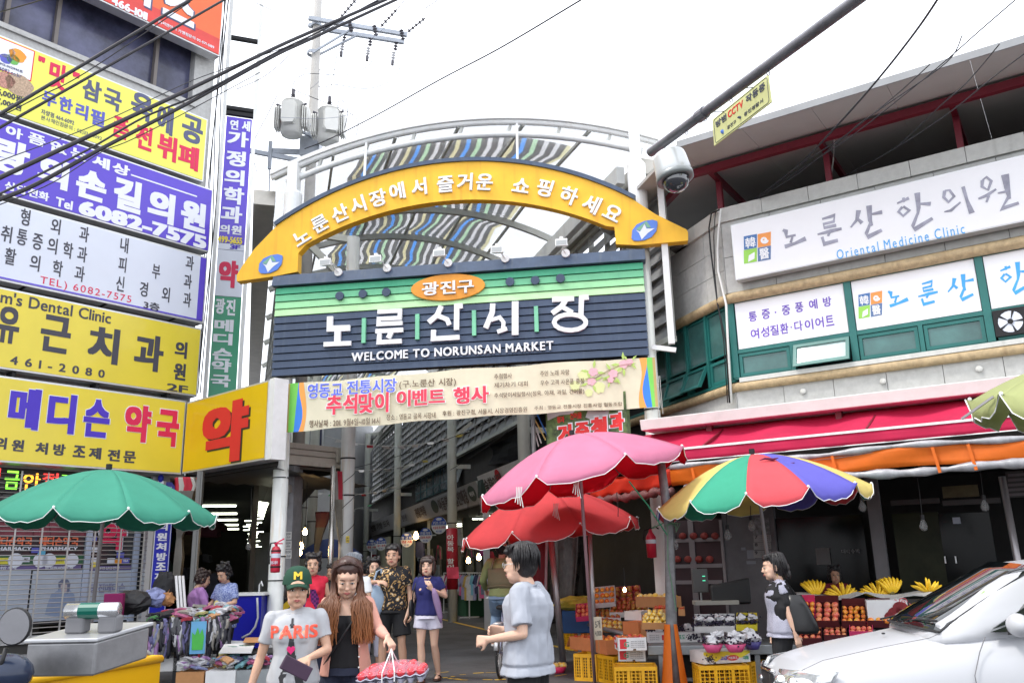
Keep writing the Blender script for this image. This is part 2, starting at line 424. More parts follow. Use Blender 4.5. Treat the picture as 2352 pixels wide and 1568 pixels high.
# raised dots
for q in[(437,340),(571,328),(707,318),(1423,258),(1569,250),(1715,238)]:
 s,z=GF.px(*K8(*q),.06);c=MB()
 n=20;c.pz([(s+.078*cos(2*pi*k/n),z+.078*sin(2*pi*k/n))for k in range(n)],GF.P,.03,.075);c.bu('dot',m_navy,board)
s,z=GF.px(*K8(1063,290),.06)
c=MB();n=40;c.pz([(s+.675*cos(2*pi*k/n),z+.245*sin(2*pi*k/n))for k in range(n)],GF.P,.03,.07);ov=c.bu('oval_plate',m_orange,board,bevel=.006)
txt(GF,K8(915,343),K8(1215,245),'광진구',m_let,ov,.07,.03,.03,name='lettering')
for a,b in(((575,613),(575,470)),((886,592),(886,446)),((1216,570),(1216,424)),((1578,548),(1578,400))):
 s0,z0=GF.px(*K8(*a),.06);s1,z1=GF.px(*K8(*b),.06)
 c=MB();c.fb(GF,s0-.035,s0+.035,z0,z1,.02,.075);c.bu('divider_bar',mat('mint bar',(.22,.62,.38),.4),board)
E8=.05
L8=dict(m=m_let,parent=board,o=.03,ext=E8,name='letter')
strokes(GF,K8,[([(386,462),(384,533),(502,529)],34),([(430,545),(428,616)],36),([(349,624),(507,617)],26)],**L8)
strokes(GF,K8,[([(660,436),(790,429),(788,471),(668,477),(666,507),(804,500)],24),([(648,548),(808,540)],26),([(742,548),(722,588)],28),([(672,562),(668,612),(800,605)],26)],**L8)
strokes(GF,K8,[([(1028,402),(1005,455),(955,497)],30),([(1000,455),(1062,480),(1075,512)],26),([(1152,401),(1118,404),(1116,540)],30),([(984,540),(982,592),(1134,583)],28)],**L8)
strokes(GF,K8,[([(1326,388),(1322,440),(1284,530)],30),([(1316,484),(1366,468),(1388,496),(1384,540)],22),([(1352,552),(1408,532)],24),([(1455,376),(1455,570)],38)],**L8)
oval=[(1772+92*cos(t),497+46*sin(t))for t in[rdn(a)for a in range(-60,301,24)]]
strokes(GF,K8,[([(1668,366),(1795,360)],28),([(1748,368),(1722,405),(1668,445)],30),([(1722,405),(1785,440)],26),([(1880,352),(1838,356),(1834,470)],30),(oval,26)],**L8)
txt(GF,K8(508,722),K8(1675,602),'WELCOME TO NORUNSAN MARKET',m_let,board,.03,.03,.03,gap=.14)
# yellow arch
SC0,RO,RI=3.1,6.0,5.95;ZO,ZI=8.76-RO,8.0-RI
def arc(s,R,Z):return Z+sqrt(R*R-(s-SC0)**2)
def g6(a,b):return GF.px(*K6(a,b),.0)
def g7(a,b):return GF.px(*K7(a,b),.0)
left=[g6(300,1250),g6(200,1390),g6(152,1470),g6(152,1522),g6(470,1478),g6(662,1440),g6(668,1286)]
right=[g7(1562,1035),g7(1575,1175),g7(1750,1183),g7(2163,1146),g7(2163,1080),g7(2150,1056),g7(1900,932)]
si0=left[-1][0];si1=right[0][0]
so0,so1=-.16,6.44
n=40
outer=[(so1+(so0-so1)*k/n,arc(so1+(so0-so1)*k/n,RO,ZO))for k in range(n+1)]
poly=[(si0+(si1-si0)*k/n,arc(si0+(si1-si0)*k/n,RI,ZI))for k in range(1,n)]
poly=left+poly+right+outer
c=MB();c.pz([(a,b)for a,b in poly],GF.P,-.12,.06)
arch=c.bu('arch',m_yel,gate)
tri=arch.modifiers.new('tri','TRIANGULATE');tri.ngon_method='BEAUTY'
c=MB();n=48
ring=[]
for k in range(n+1):
 s=so0-.03+(so1-so0+.06)*k/n;z=arc(s,RO,ZO);t=(s-SC0)/RO;nx,nz=t,sqrt(1-t*t)
 ring.append([GF.P(s,z+.002,.10),GF.P(s+nx*.075,z+nz*.075,.10),GF.P(s+nx*.075,z+nz*.075,-.16),GF.P(s,z+.002,-.16)])
c.loft(ring);c.bu('arch_rim',m_navy2,gate)
# letters along the arch
def arch_char(uv,ch,h=.33):
 s,z=GF.px(*uv,.09);R=math.hypot(s-SC0,z-ZO);th=math.asin((s-SC0)/R)
 v,f=layout(ch,.03);w=v.copy();x0,x1,y0,y1=w[:,0].min(),w[:,0].max(),w[:,1].min(),w[:,1].max()
 w[:,0]-=(x0+x1)/2;w[:,1]-=(y0+y1)/2;k=h/.92
 mb=MB();X=s+(w[:,0]*cos(th)+w[:,1]*sin(th))*k;Z=z+(w[:,1]*cos(th)-w[:,0]*sin(th))*k;O=.06+(w[:,2]+.5)*.035
 mb.v=[tuple(GF.P(a,b,c_))for a,b,c_ in zip(X,Z,O)];mb.f=f;mb.m=[0]*len(f)
 mb.bu('letter',m_let,arch)
for ch,q in zip('노룬산시장에서',[(685,1140),(840,1028),(1008,940),(1160,868),(1330,813),(1490,755),(1675,718)]):arch_char(K6(*q),ch)
for ch,q in zip('즐거운쇼핑하세요',[(180,675),(340,655),(500,657),(800,685),(993,705),(1190,768),(1375,838),(1550,908)]):arch_char(K7(*q),ch)
m_emw=flat('emblem white',(.75,.78,.82));m_emg=flat('emblem green',(.2,.42,.3))
for KK,(cx,cy),sx in((K6,(425,1366),1),(K7,(1808,1052),1.06)):
 def eq(a,b):return GF.px(*KK(cx+a*sx,cy+b*sx),.08)
 out=[eq(-100,60),(eq(-95,0)),eq(-60,-45),eq(0,-72),eq(60,-82),eq(98,-70),eq(100,-45),eq(90,5),eq(55,50),eq(0,75),eq(-50,82),eq(-85,78)]
 c=MB();c.pz(out,GF.P,.061,.085);e=c.bu('emblem',m_blue,arch)
 c=MB();c.pz([eq(-68,-2),eq(-35,12),eq(0,-50),eq(15,-12),eq(78,-14),eq(28,20),eq(-22,72),eq(-42,22)],GF.P,.0855,.09);c.bu('emblem_star',m_emw,e)
 c=MB();c.pz([eq(-66,-6),eq(15,-70),eq(50,-20),eq(18,-18),eq(2,-52),eq(-34,6)],GF.P,.0905,.094);c.bu('emblem_roof',m_emg,e)
# floodlights on bent arms
m_lamp=mat('lamp white',(.78,.78,.78),.35);m_glass=flat('lamp glass',(.4,.42,.42),.1)
for bq,hq in(((428,202),(360,148)),((710,178),(650,130)),((1064,148),(1018,95)),((1395,122),(1350,75)),((1745,92),(1722,35))):
 s0,z0=GF.px(*K8(*bq),.1);s1,z1=GF.px(*K8(*hq),.35)
 fl=MB();n=18
 fl.pz([(s0+.075*cos(2*pi*k/n),z0+.075*sin(2*pi*k/n))for k in range(n)],GF.P,.055,.1)
 f0=fl.bu('floodlight',m_lamp,gate)
 c=MB();c.tube([GF.P(s0,z0,.1),GF.P(s0-.05,z0+.06,.16),GF.P(s1+.1,z1-.02,.3)],.012,8);c.bu('arm',m_lamp,f0)
 c=MB();P=GF.P;w,h=.105,.075
 c.hexa([P(s1-w,z1-h,.44),P(s1+w,z1-h,.44),P(s1+w*.7,z1-h*.5,.27),P(s1-w*.7,z1-h*.5,.27),P(s1-w,z1+h*.75,.42),P(s1+w,z1+h*.75,.42),P(s1+w*.7,z1+h*.9,.27),P(s1-w*.7,z1+h*.9,.27)])
 c.fb(GF,s1-.03,s1+.03,z1+h*.8,z1+h*1.4,.3,.4)
 hd=c.bu('lamp_head',m_lamp,f0)
 c=MB();c.hexa([P(s1-w*.85,z1-h*.8,.442),P(s1+w*.85,z1-h*.8,.442),P(s1+w*.85,z1-h*.85,.43),P(s1-w*.85,z1-h*.85,.43),P(s1-w*.85,z1+h*.35,.434),P(s1+w*.85,z1+h*.35,.434),P(s1+w*.85,z1+h*.4,.42),P(s1-w*.85,z1+h*.4,.42)]);c.bu('lamp_glass',m_glass,hd)
# ---------------------------------------------------------------- festival banner tied below
m_bcream=mat('banner cream',(.86,.80,.60),.6,var=.1,scale=1.5,transl=.15);m_byel=flat('banner yellow',(.9,.68,.22));m_bgrn=flat('banner green',(.20,.62,.10));m_bblu=flat('banner blue',(.04,.22,.75));m_bor=flat('banner orange',(.88,.38,.08));m_btan=flat('banner tan',(.5,.36,.14))
bt=[GF.px(*K8(a,b),.22)for a,b in((130,853),(600,812),(1000,778),(1480,742),(1960,712),(2262,698))]
bb=[GF.px(*K8(a,b),.22)for a,b in((130,1130),(600,1090),(1000,1058),(1480,1024),(1960,1000),(2270,985))]
def interp(L_,s):
 for(a,za),(b,zb_)in zip(L_,L_[1:]):
  if s<=b:return za+(zb_-za)*(s-a)/(b-a)
 return L_[-1][1]
BS0,BS1=bt[0][0],bt[-1][0]
def BN(x,y,dd=0):
 s=BS0+(BS1-BS0)*x;z0=interp(bb,s)-.01*sin(x*30);z1=interp(bt,s)+.012*sin(x*26+1)
 o=.22+.02*sin(x*17)+.006*sin(x*60+y*3)
 return GF.P(s,z0+(z1-z0)*y,o+dd)
bn=MB();NX=80
bn.slab([[BN(i/NX,j/6)for i in range(NX+1)]for j in range(7)],.004,direction=tuple(-GF.n.to_3d()))
banner=bn.bu('festival_banner',m_bcream,smooth=False);tag(banner,'long cream autumn festival banner with blue and red lettering tied under the gate sign','banner')
def band(x0f,x1f,m,dd,nm):
 b=MB();b.sheet([[BN(x0f(j/10)+(x1f(j/10)-x0f(j/10))*i/2,j/10,dd)for i in range(3)]for j in range(11)]);b.bu(nm,m,banner)
X=lambda c_:lambda y:c_
band(X(0),X(.011),m_btan,.0075,'tan_stripe');band(X(.011),lambda y:.027+.008*y,m_bgrn,.0075,'green_stripe')
band(lambda y:.027+.008*y,lambda y:.034+.008*sin(y*5)+.004*y+.007,m_bblu,.0078,'blue_stripe');band(lambda y:.041+.008*sin(y*5)+.004*y,lambda y:.055+.006*sin(y*4),m_bor,.0081,'orange_stripe')
band(X(.993),X(1),m_btan,.0075,'tan_stripe');band(lambda y:.985-.008*y,X(.993),m_bgrn,.0075,'green_stripe')
band(lambda y:.971-.008*sin(y*5),lambda y:.985-.008*y,m_bblu,.0078,'blue_stripe');band(lambda y:.958-.006*sin(y*5+1),lambda y:.971-.008*sin(y*5),m_bor,.0081,'orange_stripe')
BF=Face(GF.P(0,0,.258).xy,98)
def bt_(a,b,s,m,bold=0.,**k):return txt(BF,K8(*a),K8(*b),s,m,banner,.0,.002,bold,**k)
m_bt1=flat('banner blue ink',(.12,.17,.75));m_bt2=flat('banner red ink',(.82,.05,.10));m_bt3=flat('banner brown ink',(.16,.10,.06));m_bw=flat('banner white ink',(.88,.86,.84))
# sheared lines: each word is placed separately so that it follows the sagging cloth
for s,a,b in(('영동교',(250,935),(455,838)),('전통시장',(478,912),(768,815))):
 txt(BF,K8(a[0]-4,a[1]+3),K8(b[0]+4,b[1]-4),s,m_bw,banner,-.002,.003,.06);bt_(a,b,s,m_bt1,.03)
for s,a,b in(('추석맞이',(358,1030),(722,895)),('이벤트',(766,982),(1046,872)),('행사',(1096,968),(1300,858))):
 txt(BF,K8(a[0]-5,a[1]+4),K8(b[0]+5,b[1]-5),s,m_bw,banner,-.002,.003,.07);bt_(a,b,s,m_bt2,.045)
bt_((782,880),(1110,812),'(구.노룬산 시장)',m_bt3,.01)
for s,a,b in(('추첨행사',(1332,822),(1434,785)),('제기차기 대회',(1332,872),(1526,832)),('추석맞이세일행사(정육, 야채, 과일, 건어물)',(1332,935),(1852,875)),('주민 노래 자랑',(1598,805),(1766,765)),('우수 고객 사은품 증정',(1600,860),(1850,815)),('행사날짜 : 2011. 9월4일~10일 14시',(260,1102),(672,1040)),('장소 : 영동교 골목 시장내',(708,1060),(992,1012)),('후원 : 광진구청, 서울시, 시장경영진흥원',(1032,1036),(1522,980)),('주최 : 영동교 전통시장 진흥사업 협동조합',(1564,1000),(2072,952))):
 bt_(a,b,s,m_bt3,.012)
m_leaf=flat('leaf print',(.45,.62,.15));m_flow=flat('flower print',(.8,.45,.5));m_br=flat('branch print',(.3,.2,.12));m_puff=flat('pale green print',(.68,.72,.35))
lf=MB();fl=MB();br=MB();pf=MB()
for i,(cx,cy,r)in en([(2080,735,26),(2115,722,20),(1905,780,26),(2020,790,26),(2005,825,18),(1895,835,24)]):
 s,z=BF.px(*K8(cx,cy));R=r*.0032
 for k in range(5):
  a=2*pi*k/5+i;fl.pz([(s+R*.5*cos(a)+R*.5*cos(t),z+R*.5*sin(a)+R*.42*sin(t))for t in[2*pi*q/8 for q in range(8)]],BF.P,.0005,.002+.0003*k)
 for k in range(4):
  a=2*pi*k/4+i*.7;x,y=s+R*1.6*cos(a),z+R*1.6*sin(a)
  lf.pz([(x-R*.9*cos(a),y-R*.9*sin(a)),(x-R*.3*sin(a),y+R*.3*cos(a)),(x+R*cos(a),y+R*sin(a)),(x+R*.3*sin(a),y-R*.3*cos(a))],BF.P,-.001,.001)
for(cx,cy,r)in[(1850,800,30),(1800,860,26),(1940,870,30),(2050,760,22),(1880,900,20)]:
 s,z=BF.px(*K8(cx,cy));R=r*.0032;pf.pz([(s+R*cos(t)*(1+.15*sin(5*t)),z+R*sin(t)*(1+.15*cos(7*t)))for t in[2*pi*q/18 for q in range(18)]],BF.P,-.004,-.0015)
pts=[BF.px(*K8(a,b))for a,b in((2130,730),(2050,745),(1985,775),(1920,812),(1860,820))]
for a,b in zip(pts,pts[1:]):br.bar(BF.P(*a,0),BF.P(*b,0),.006,.018,up=BF.n.to_3d())
fl.bu('flower_print',m_flow,banner);lf.bu('leaf_print',m_leaf,banner);br.bu('branch_print',m_br,banner);pf.bu('chestnut_print',m_puff,banner)
# cords tying the banner to the columns
m_cord=flat('white cord',(.75,.75,.72));c=MB()
for a,b in((BN(0,1),GF.P(-.02,4.86,-.1)),(BN(0,0),GF.P(-.15,3.72,-.15)),(BN(1,1),GF.P(6.56,4.85,-.1)),(BN(1,0),GF.P(6.65,3.75,-.12))):c.tube([a,(a+b)/2-V3((0,0,.03)),b],.006,5)
for s,z in((.12,3.7),(6.68,4.55),(.10,3.0)):
 for k in range(3):c.tube([GF.P(s+.02*k,z,-.1),GF.P(s+.03*k-.02,z-.2,-.1+.01*k),GF.P(s+.02*k+.01,z-.45-.1*k,-.09)],.005,5)
c.bu('tie_cord',m_cord,banner)
# ================================================================ market arcade
m_steel=mat('roof steel',(.52,.53,.50),.45,var=.1,scale=3,streak=.25,streakcol=(.33,.32,.26))
m_steelw=mat('front roof steel',(.76,.77,.76),.45,var=.08,scale=3,streak=.25,streakcol=(.5,.42,.3))
m_gut=mat('gutter steel',(.42,.40,.36),.3,metal=.6,var=.15,scale=3)
m_pc=mat('polycarbonate sheet',(.82,.85,.86),.3,var=.1,alpha=.36,scale=2,dirt=.4,streakcol=(.55,.55,.52))
arc_=thing('arcade_roof','curved translucent arcade roof on pale steel ribs covering the market street','arcade',T(3,6,0))
NT=24
def zr(t,z0=8.95,rise=.78):
 x=(t-.5)*2;R=(3.77**2+rise**2)/(2*rise);return z0+sqrt(R*R-(x*3.77)**2)-(R-rise)
def front(t,o=-.32,dz=0):return GF.P(-.5+7.5*t,zr(t)+dz,o)
LK=[1.9,4.2,6.6,9.2,12,15,18.4,22,26,30.5,35.5,41,47]
def rib(k,t,dz=0):
 sk=3.0*(1-t)*max(0.,1-.42*k)
 return T(6.25-6.5*t,LK[k]+sk,zr(t,8.95-.0*k,.9)+dz)
rows=[lambda t,dz=0:front(t,-.32,dz)]+[(lambda k:(lambda t,dz=0:rib(k,t,dz)))(k)for k in range(len(LK))]
c=MB();c.tube([front(i/NT,-.3,.0)for i in range(NT+1)],.05,8);c.bu('front_rail',m_steelw,arc_)
c=MB();c.loft([[front(i/NT,-.22,.04),front(i/NT,-.22,.12),front(i/NT,-.5,.12),front(i/NT,-.5,.04)]for i in range(NT+1)]);c.bu('front_fascia',m_steelw,arc_)
c=MB();c.tube([front(i/NT,-.34,-.24)for i in range(1,NT)],.062,10);c.bu('front_rail',m_steelw,arc_,smooth=True)
for i in range(3,NT,3):
 c=MB();c.bar(front(i/NT,-.34,-.24),front(i/NT+.012,-.34,.05),.05);c.bu('connector',m_steel,arc_)
for s,zt_ in((1.42,1),(4.38,1)):
 c=MB();t=(s+.5)/7.5;c.bar(GF.P(s,arc(s,RO,ZO),-.2),front(t,-.3,.05),.045);c.bu('strut',m_steelw,arc_)
for k in range(len(LK)):
 c=MB();r_=.055 if k else.04;up_=(0,0,1)
 P_=[rib(k,i/NT,-.12 if k else-.05)for i in range(NT+1)]
 ring=[]
 for i,p in en(P_):
  d=(P_[min(i+1,NT)]-P_[max(i-1,0)]).normalized();y=V3((0,0,1));x=d.cross(y).normalized();y=x.cross(d)
  ring.append([p-x*.05-y*.07,p+x*.05-y*.07,p+x*.05+y*.07,p-x*.05+y*.07])
 c.loft(ring);c.bu('rib',m_steel,arc_)
for i in range(1,6):
 t=i/6;c=MB()
 P_=[r(t,-.04)for r in rows]
 for a,b in zip(P_,P_[1:]):c.bar(a,b,.05,.06)
 c.bu('purlin',m_steel,arc_)
for k in range(len(rows)-1):
 c=MB();G_=[]
 for j in range(5):
  q=j/4;G_.append([rows[k](i/NT,.03)*(1-q)+rows[k+1](i/NT,.03)*q for i in range(NT+1)])
 c.slab(G_,.008);c.bu('roof_sheet',m_pc,arc_,smooth=True)
# striped tarpaulin spread over the roof
m_t0=mat('dark tarp stripe',(.12,.12,.125),.8,var=.15,transl=.8);m_tb=mat('blue tarp stripe',(.10,.32,.80),.8,var=.05,transl=.9);m_tg=mat('green tarp stripe',(.42,.62,.42),.8,transl=.9,var=.05)
m_tw=mat('white tarp stripe',(.62,.62,.64),.8,transl=.9,var=.05);m_ty=mat('cream tarp stripe',(.62,.58,.36),.8,transl=.9,var=.05)
seq=[4,1,2,3,3];ncol=0
nst=21;t0_,t1_=.24,.83;G_=[];mi=[]
def tarp(t,j,nj):
# j from just behind the front arch to the far end
 q=.38+(j/nj)*(len(rows)-1.4);k=min(int(q),len(rows)-2);f=q-k
 tt=t+.012*sin(j*.9+t*9)+.006*sin(j*2.3);p=rows[k](tt,.1)*(1-f)+rows[k+1](tt,.1)*f
 return p+V3((0,0,.03+.025*sin(j*1.7+t*20)))
NJ=60
c=MB()
cols_=[]
for i in range(nst*2+1):cols_.append(t0_+(t1_-t0_)*(i//2*1.0+(.58 if i%2 else 0))/nst)
grid=[[tarp(t,j,NJ)for t in cols_]for j in range(NJ+1)]
n=len(cols_)
c.v=[tuple(p)for r in grid for p in r]
for j in range(NJ):
 for i in range(n-1):
  c.f.append((j*n+i,j*n+i+1,(j+1)*n+i+1,(j+1)*n+i));c.m.append(0 if i%2==0 else seq[(i//2)%5])
tarp_o=c.bu('striped_tarpaulin',[m_t0,m_tb,m_tg,m_tw,m_ty],None,smooth=True)
tag(tarp_o,'dark tarpaulin with blue green white and cream stripes spread over the arcade roof','tarpaulin')
# gutter beams and edge gutters
for w in(0.0,6.0):
 c=MB();sgn=1 if w else-1
 l0=3.3 if w else.15
 c.bar(T(w,l0,8.68),T(w,48,8.68),.16,.34);c.bu('gutter_beam',m_steelw if not w else m_steel,arc_)
 c=MB();w2=6.5 if w else-.45;l1=2.9 if w else-.25
 c.bar(T(w2,l1,8.72),T(w2,48,8.72),.42,.32);c.bu('gutter',m_gut,arc_,bevel=.01)
# columns
RC=[4.4,11.5,21.3,30.7,40.];LC=[3.6,12.9,17.5,26,36]
cw=.72
for w,ls,wb_ in((cw,RC,0),(4.65,LC,6.0)):
 for i,l in en(ls):
  c=MB();r=.14;b=T(w,l,0);c.lathe([(0,0),(r,0),(r,8.3),(0,8.3)],b,20)
  o=c.bu('arcade_column',m_colg if not(w>4 and i==0)else m_colw,arc_);o.data.polygons.foreach_set('use_smooth',[len(p.vertices)==4 for p in o.data.polygons])
  c=MB();c.bar(T(w,l,7.2),T(wb_,l,8.5),.1,.14);c.bar(T(w,l,8.25),T(wb_,l,8.35),.1,.14)
  if wb_==0:c.bar(T(w,l,5.25),T(.1,l,5.75),.08,.1);c.bar(T(w,l,4.42),T(.15,l,4.42),.09,.12)
  c.bu('bracket',m_colg,o)
  c=MB()
  for zb in(2.38,2.75)if w<1 else(2.9,3.62,1.6):c.lathe([(r+.002,zb),(r+.01,zb),(r+.01,zb+.03),(r+.002,zb+.03)],b,16)
  c.bu('band',m_dark,o)
# louvred side walls
m_louv=mat('grey louvre slat',(.42,.43,.44),.5,var=.12,scale=2,transl=.12);m_louvf=mat('louvre frame',(.36,.37,.35),.5)
FRS=Face(T(-.4,0).xy,162.8)
FLS=Face(T(6.0,0).xy,-17.2)
def louvre(F,sg,l0,l1,z0,z1,cell,nz,name,label,near):
 th=thing(name,label,'louvre wall',F.P(sg*(l0+l1)/2,z0,0))
 n=int(round((l1-l0)/cell));hz=(z1-z0)/nz
 c=MB()
 for i in range(n+1):
  s=sg*(l0+(l1-l0)*i/n);c.fb(F,s-.02,s+.02,z0,z1,-.10,.015)
 c.bu('mullion',m_louvf,th)['kind']='stuff'
 for zz in(z0,z1):
  c=MB();c.fb(F,min(sg*l0,sg*l1),max(sg*l0,sg*l1),zz-.05,zz+.05,-.12,.04);c.bu('rail',m_colg,th)
 rest=MB()
 for i in range(n):
  for k in range(nz):
   far=not(near[0]<=i<near[1])
   mb=rest if far else MB()
   a=sg*(l0+(l1-l0)*(i+.04)/n);b=sg*(l0+(l1-l0)*(i+.96)/n);za=z0+hz*k;j=rnd.uniform(-.012,.012)
   P=F.P
   mb.hexa([P(a,za+.02,.02+j),P(b,za+.02,.02-j),P(b,za+.028,.03-j),P(a,za+.028,.03+j),P(a,za+hz+.02,-.09),P(b,za+hz+.02,-.09),P(b,za+hz+.028,-.08),P(a,za+hz+.028,-.08)])
   if not far:mb.bu('slat',m_louv,th)
 rest.bu('far_slats',m_louv,th)['kind']='stuff'
 return th
louvre(FRS,-1,-.62,42,5.27,8.5,.85,11,'louvre_wall','grey louvred side wall of the arcade on the right above the fascia signs',(0,26))
louvre(FLS,1,3.2,42,4.6,8.5,1.3,8,'louvre_wall','dark louvred side wall of the arcade on the left behind the yellow arch',(0,8))
# right hand building row behind the louvres
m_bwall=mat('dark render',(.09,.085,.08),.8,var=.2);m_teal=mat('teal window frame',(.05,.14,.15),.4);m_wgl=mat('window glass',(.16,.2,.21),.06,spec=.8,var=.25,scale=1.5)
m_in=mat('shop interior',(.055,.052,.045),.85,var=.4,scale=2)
m_fl=mat('fluorescent tube',(1,1,.9),.5,emis=(.95,1,.78),estr=5)
row=thing('market_shop_row','dark shop building row along the right side of the covered street','building',T(-2,20,0))
FW=Face(T(-.85,0).xy,162.8)
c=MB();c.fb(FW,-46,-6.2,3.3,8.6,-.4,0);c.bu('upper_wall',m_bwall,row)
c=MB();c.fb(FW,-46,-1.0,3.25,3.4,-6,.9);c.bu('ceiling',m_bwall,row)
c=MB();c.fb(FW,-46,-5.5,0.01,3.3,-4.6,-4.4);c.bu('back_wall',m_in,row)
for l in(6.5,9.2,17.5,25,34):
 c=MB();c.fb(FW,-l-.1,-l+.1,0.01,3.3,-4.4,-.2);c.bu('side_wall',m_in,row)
for i in range(7):
 s0=-25.5+1.35*i;
 if i==6:continue
 c=MB();c.fb(FW,s0,s0+1.2,4.42,5.35,.002,.05);o=c.bu('window',m_teal,row)
 for a,b in((.06,.56),(.64,1.14)):
  c=MB();c.fb(FW,s0+a,s0+b,4.78,5.3,.052,.06);c.fb(FW,s0+a,s0+b,4.47,4.72,.052,.06);c.bu('pane',m_wgl,o)
c=MB();P=FW.P
c.hexa([P(-17.2,4.45,.25),P(-16.4,4.45,.25),P(-16.4,4.45,.22),P(-17.2,4.45,.22),P(-17.2,5.05,.02),P(-16.4,5.05,.02),P(-16.4,5.05,0.0),P(-17.2,5.05,0.0)]);c.bu('window',mat('open pane',(.6,.65,.66),.1),row)
for i in range(9):
 l=9.8+i*1.7;
 for w in(-1.2,-2.6):
  c=MB();a=T(w-.1*(i%2),l,3.16);b=T(w-1.15,l+.03,3.16);c.bar(a,b,.05,.04);c.bu('fluorescent_tube',m_fl,row)
# shade cloth hanging in the gap
m_shade=mat('black shade cloth',(.012,.012,.013),.9,var=.2)
c=MB();c.slab([[FRS.P(-12.5+9*i/8,5.2-(1.35 if i>5 else.6+.1*i)*j/4,-.35-.1*sin(i+j))for i in range(9)]for j in range(5)],.01);tag(c.bu('shade_cloth',m_shade),'black shade cloth hanging under the grey louvres beside the arcade column','shade cloth')
dim_=[]
# fascia signs
FS=Face(T(.40,0).xy,162.8)
m_fgrey=mat('grey fascia sign',(.42,.42,.43),.4,var=.1);m_fink=flat('fascia ink',(.10,.07,.07));m_fwh=mat('white fascia sign',(.74,.74,.74),.4);m_dg=flat('dark green oval',(.03,.06,.05))
def fascia(l0,l1,m,label,z0=3.25,z1=3.85,lean=.22):
 c=MB();P=FS.P
 c.hexa([P(-l1,z0,-lean),P(-l0,z0,-lean),P(-l0,z0,-lean-.2),P(-l1,z0,-lean-.2),P(-l1,z1,0),P(-l0,z1,0),P(-l0,z1,-.25),P(-l1,z1,-.25)])
 return tag(c.bu('fascia_sign',m),label,'sign')
def ftx(par_,s,l0,z0,l1,z1,m=m_fink,bold=.03,lean=.22):
 o=txt(FS,(-l0,z0),(-l1,z1),s,m,None,.012,.004,bold,px=False)
 k=lean/.6
 for v in o.data.vertices:
  d=-(3.85-v.co.z)*k;v.co.x+=FS.n.x*d;v.co.y+=FS.n.y*d
 par(o,par_);return o
def fov(par_,l,z,rw,rh,m,lean=.22):
 c=MB();k=lean/.6;n=20;c.pz([(-l+rw*cos(2*pi*i/n),z+rh*sin(2*pi*i/n))for i in range(n)],lambda x,y,d:FS.P(x,y,d-(3.85-y)*k),.004,.012);return c.bu('oval',m,par_)
f1=fascia(9.9,13.3,m_fgrey,'grey fascia sign with four large characters and a dark oval beside the red column banner')
ftx(f1,'할인매장',13.0,3.34,11.3,3.76);o=fov(f1,10.75,3.56,.42,.22,m_dg);ftx(o,'아동복',11.0,3.48,10.5,3.62,m_fwh)
f2=fascia(13.5,23.5,m_fgrey,'long dim grey fascia sign with an oval crest further into the arcade')
ftx(f2,'아동복',15.3,3.34,13.8,3.76);o=fov(f2,16.0,3.56,.5,.22,m_dg);ftx(f2,'진웅의류',19.6,3.36,17.6,3.72);ftx(f2,'옷수선',22.6,3.4,21.6,3.66)
f3=fascia(5.4,9.8,m_fwh,'white fascia sign with brush lettering and a red disc behind the pink umbrella',3.25,3.95)
ftx(f3,'술향이',9.2,3.42,8.0,3.8);o=fov(f3,7.75,3.72,.24,.2,flat('sign red',(.6,.03,.04)));ftx(f3,'떡',7.95,3.5,7.5,3.82,m_fink);ftx(f3,'의류 한복',7.1,3.6,6.2,3.72);c=MB();c.fb(FS,-9.7,-9.3,3.35,3.82,-.12,.004);c.bu('dark_panel',m_dg,f3)
f4=fascia(24,34,m_fgrey,'farthest dim fascia sign in the row on the right side of the arcade')
ftx(f4,'신발 가방 모자',32,3.4,26,3.7)
# cream board walls and dim goods further in
for l0,l1,lb in((20.5,23.2,'cream boarded stall wall behind the round sign with the bird'),(26.5,31,'cream boarded stall wall deeper in the arcade')):
 n=int((l1-l0)/.24);t=thing('board_wall',lb,'wall',T(.2,l0,0))
 for i in range(n):c=MB();c.bar(T(.15,l0+.24*i,1.75),T(.15,l0+.24*i+.225,1.75),.05,2.4+.02*(i%3));c.bu('board',mat('cream boards',(.40,.40,.30),.7,var=.15),t)
for i in range(26):
 l=16+i*.95;w=rnd.uniform(-1.2,.1);z=rnd.uniform(1.3,2.9);c=MB();F0=Face(T(w,l).xy,rnd.uniform(95,165));k0=rnd.choice(('grey','navy','denim','khaki','red','pale','lilac','white'));shirt(c,F0,0,z,.42,.6,0)if False else c.pz([(-.2,z),(.2,z),(.26,z-.5),(.2,z-.62),(-.2,z-.6),(-.25,z-.4)],F0.P,0,.06)
 dim_.append((c,k0,i,l))
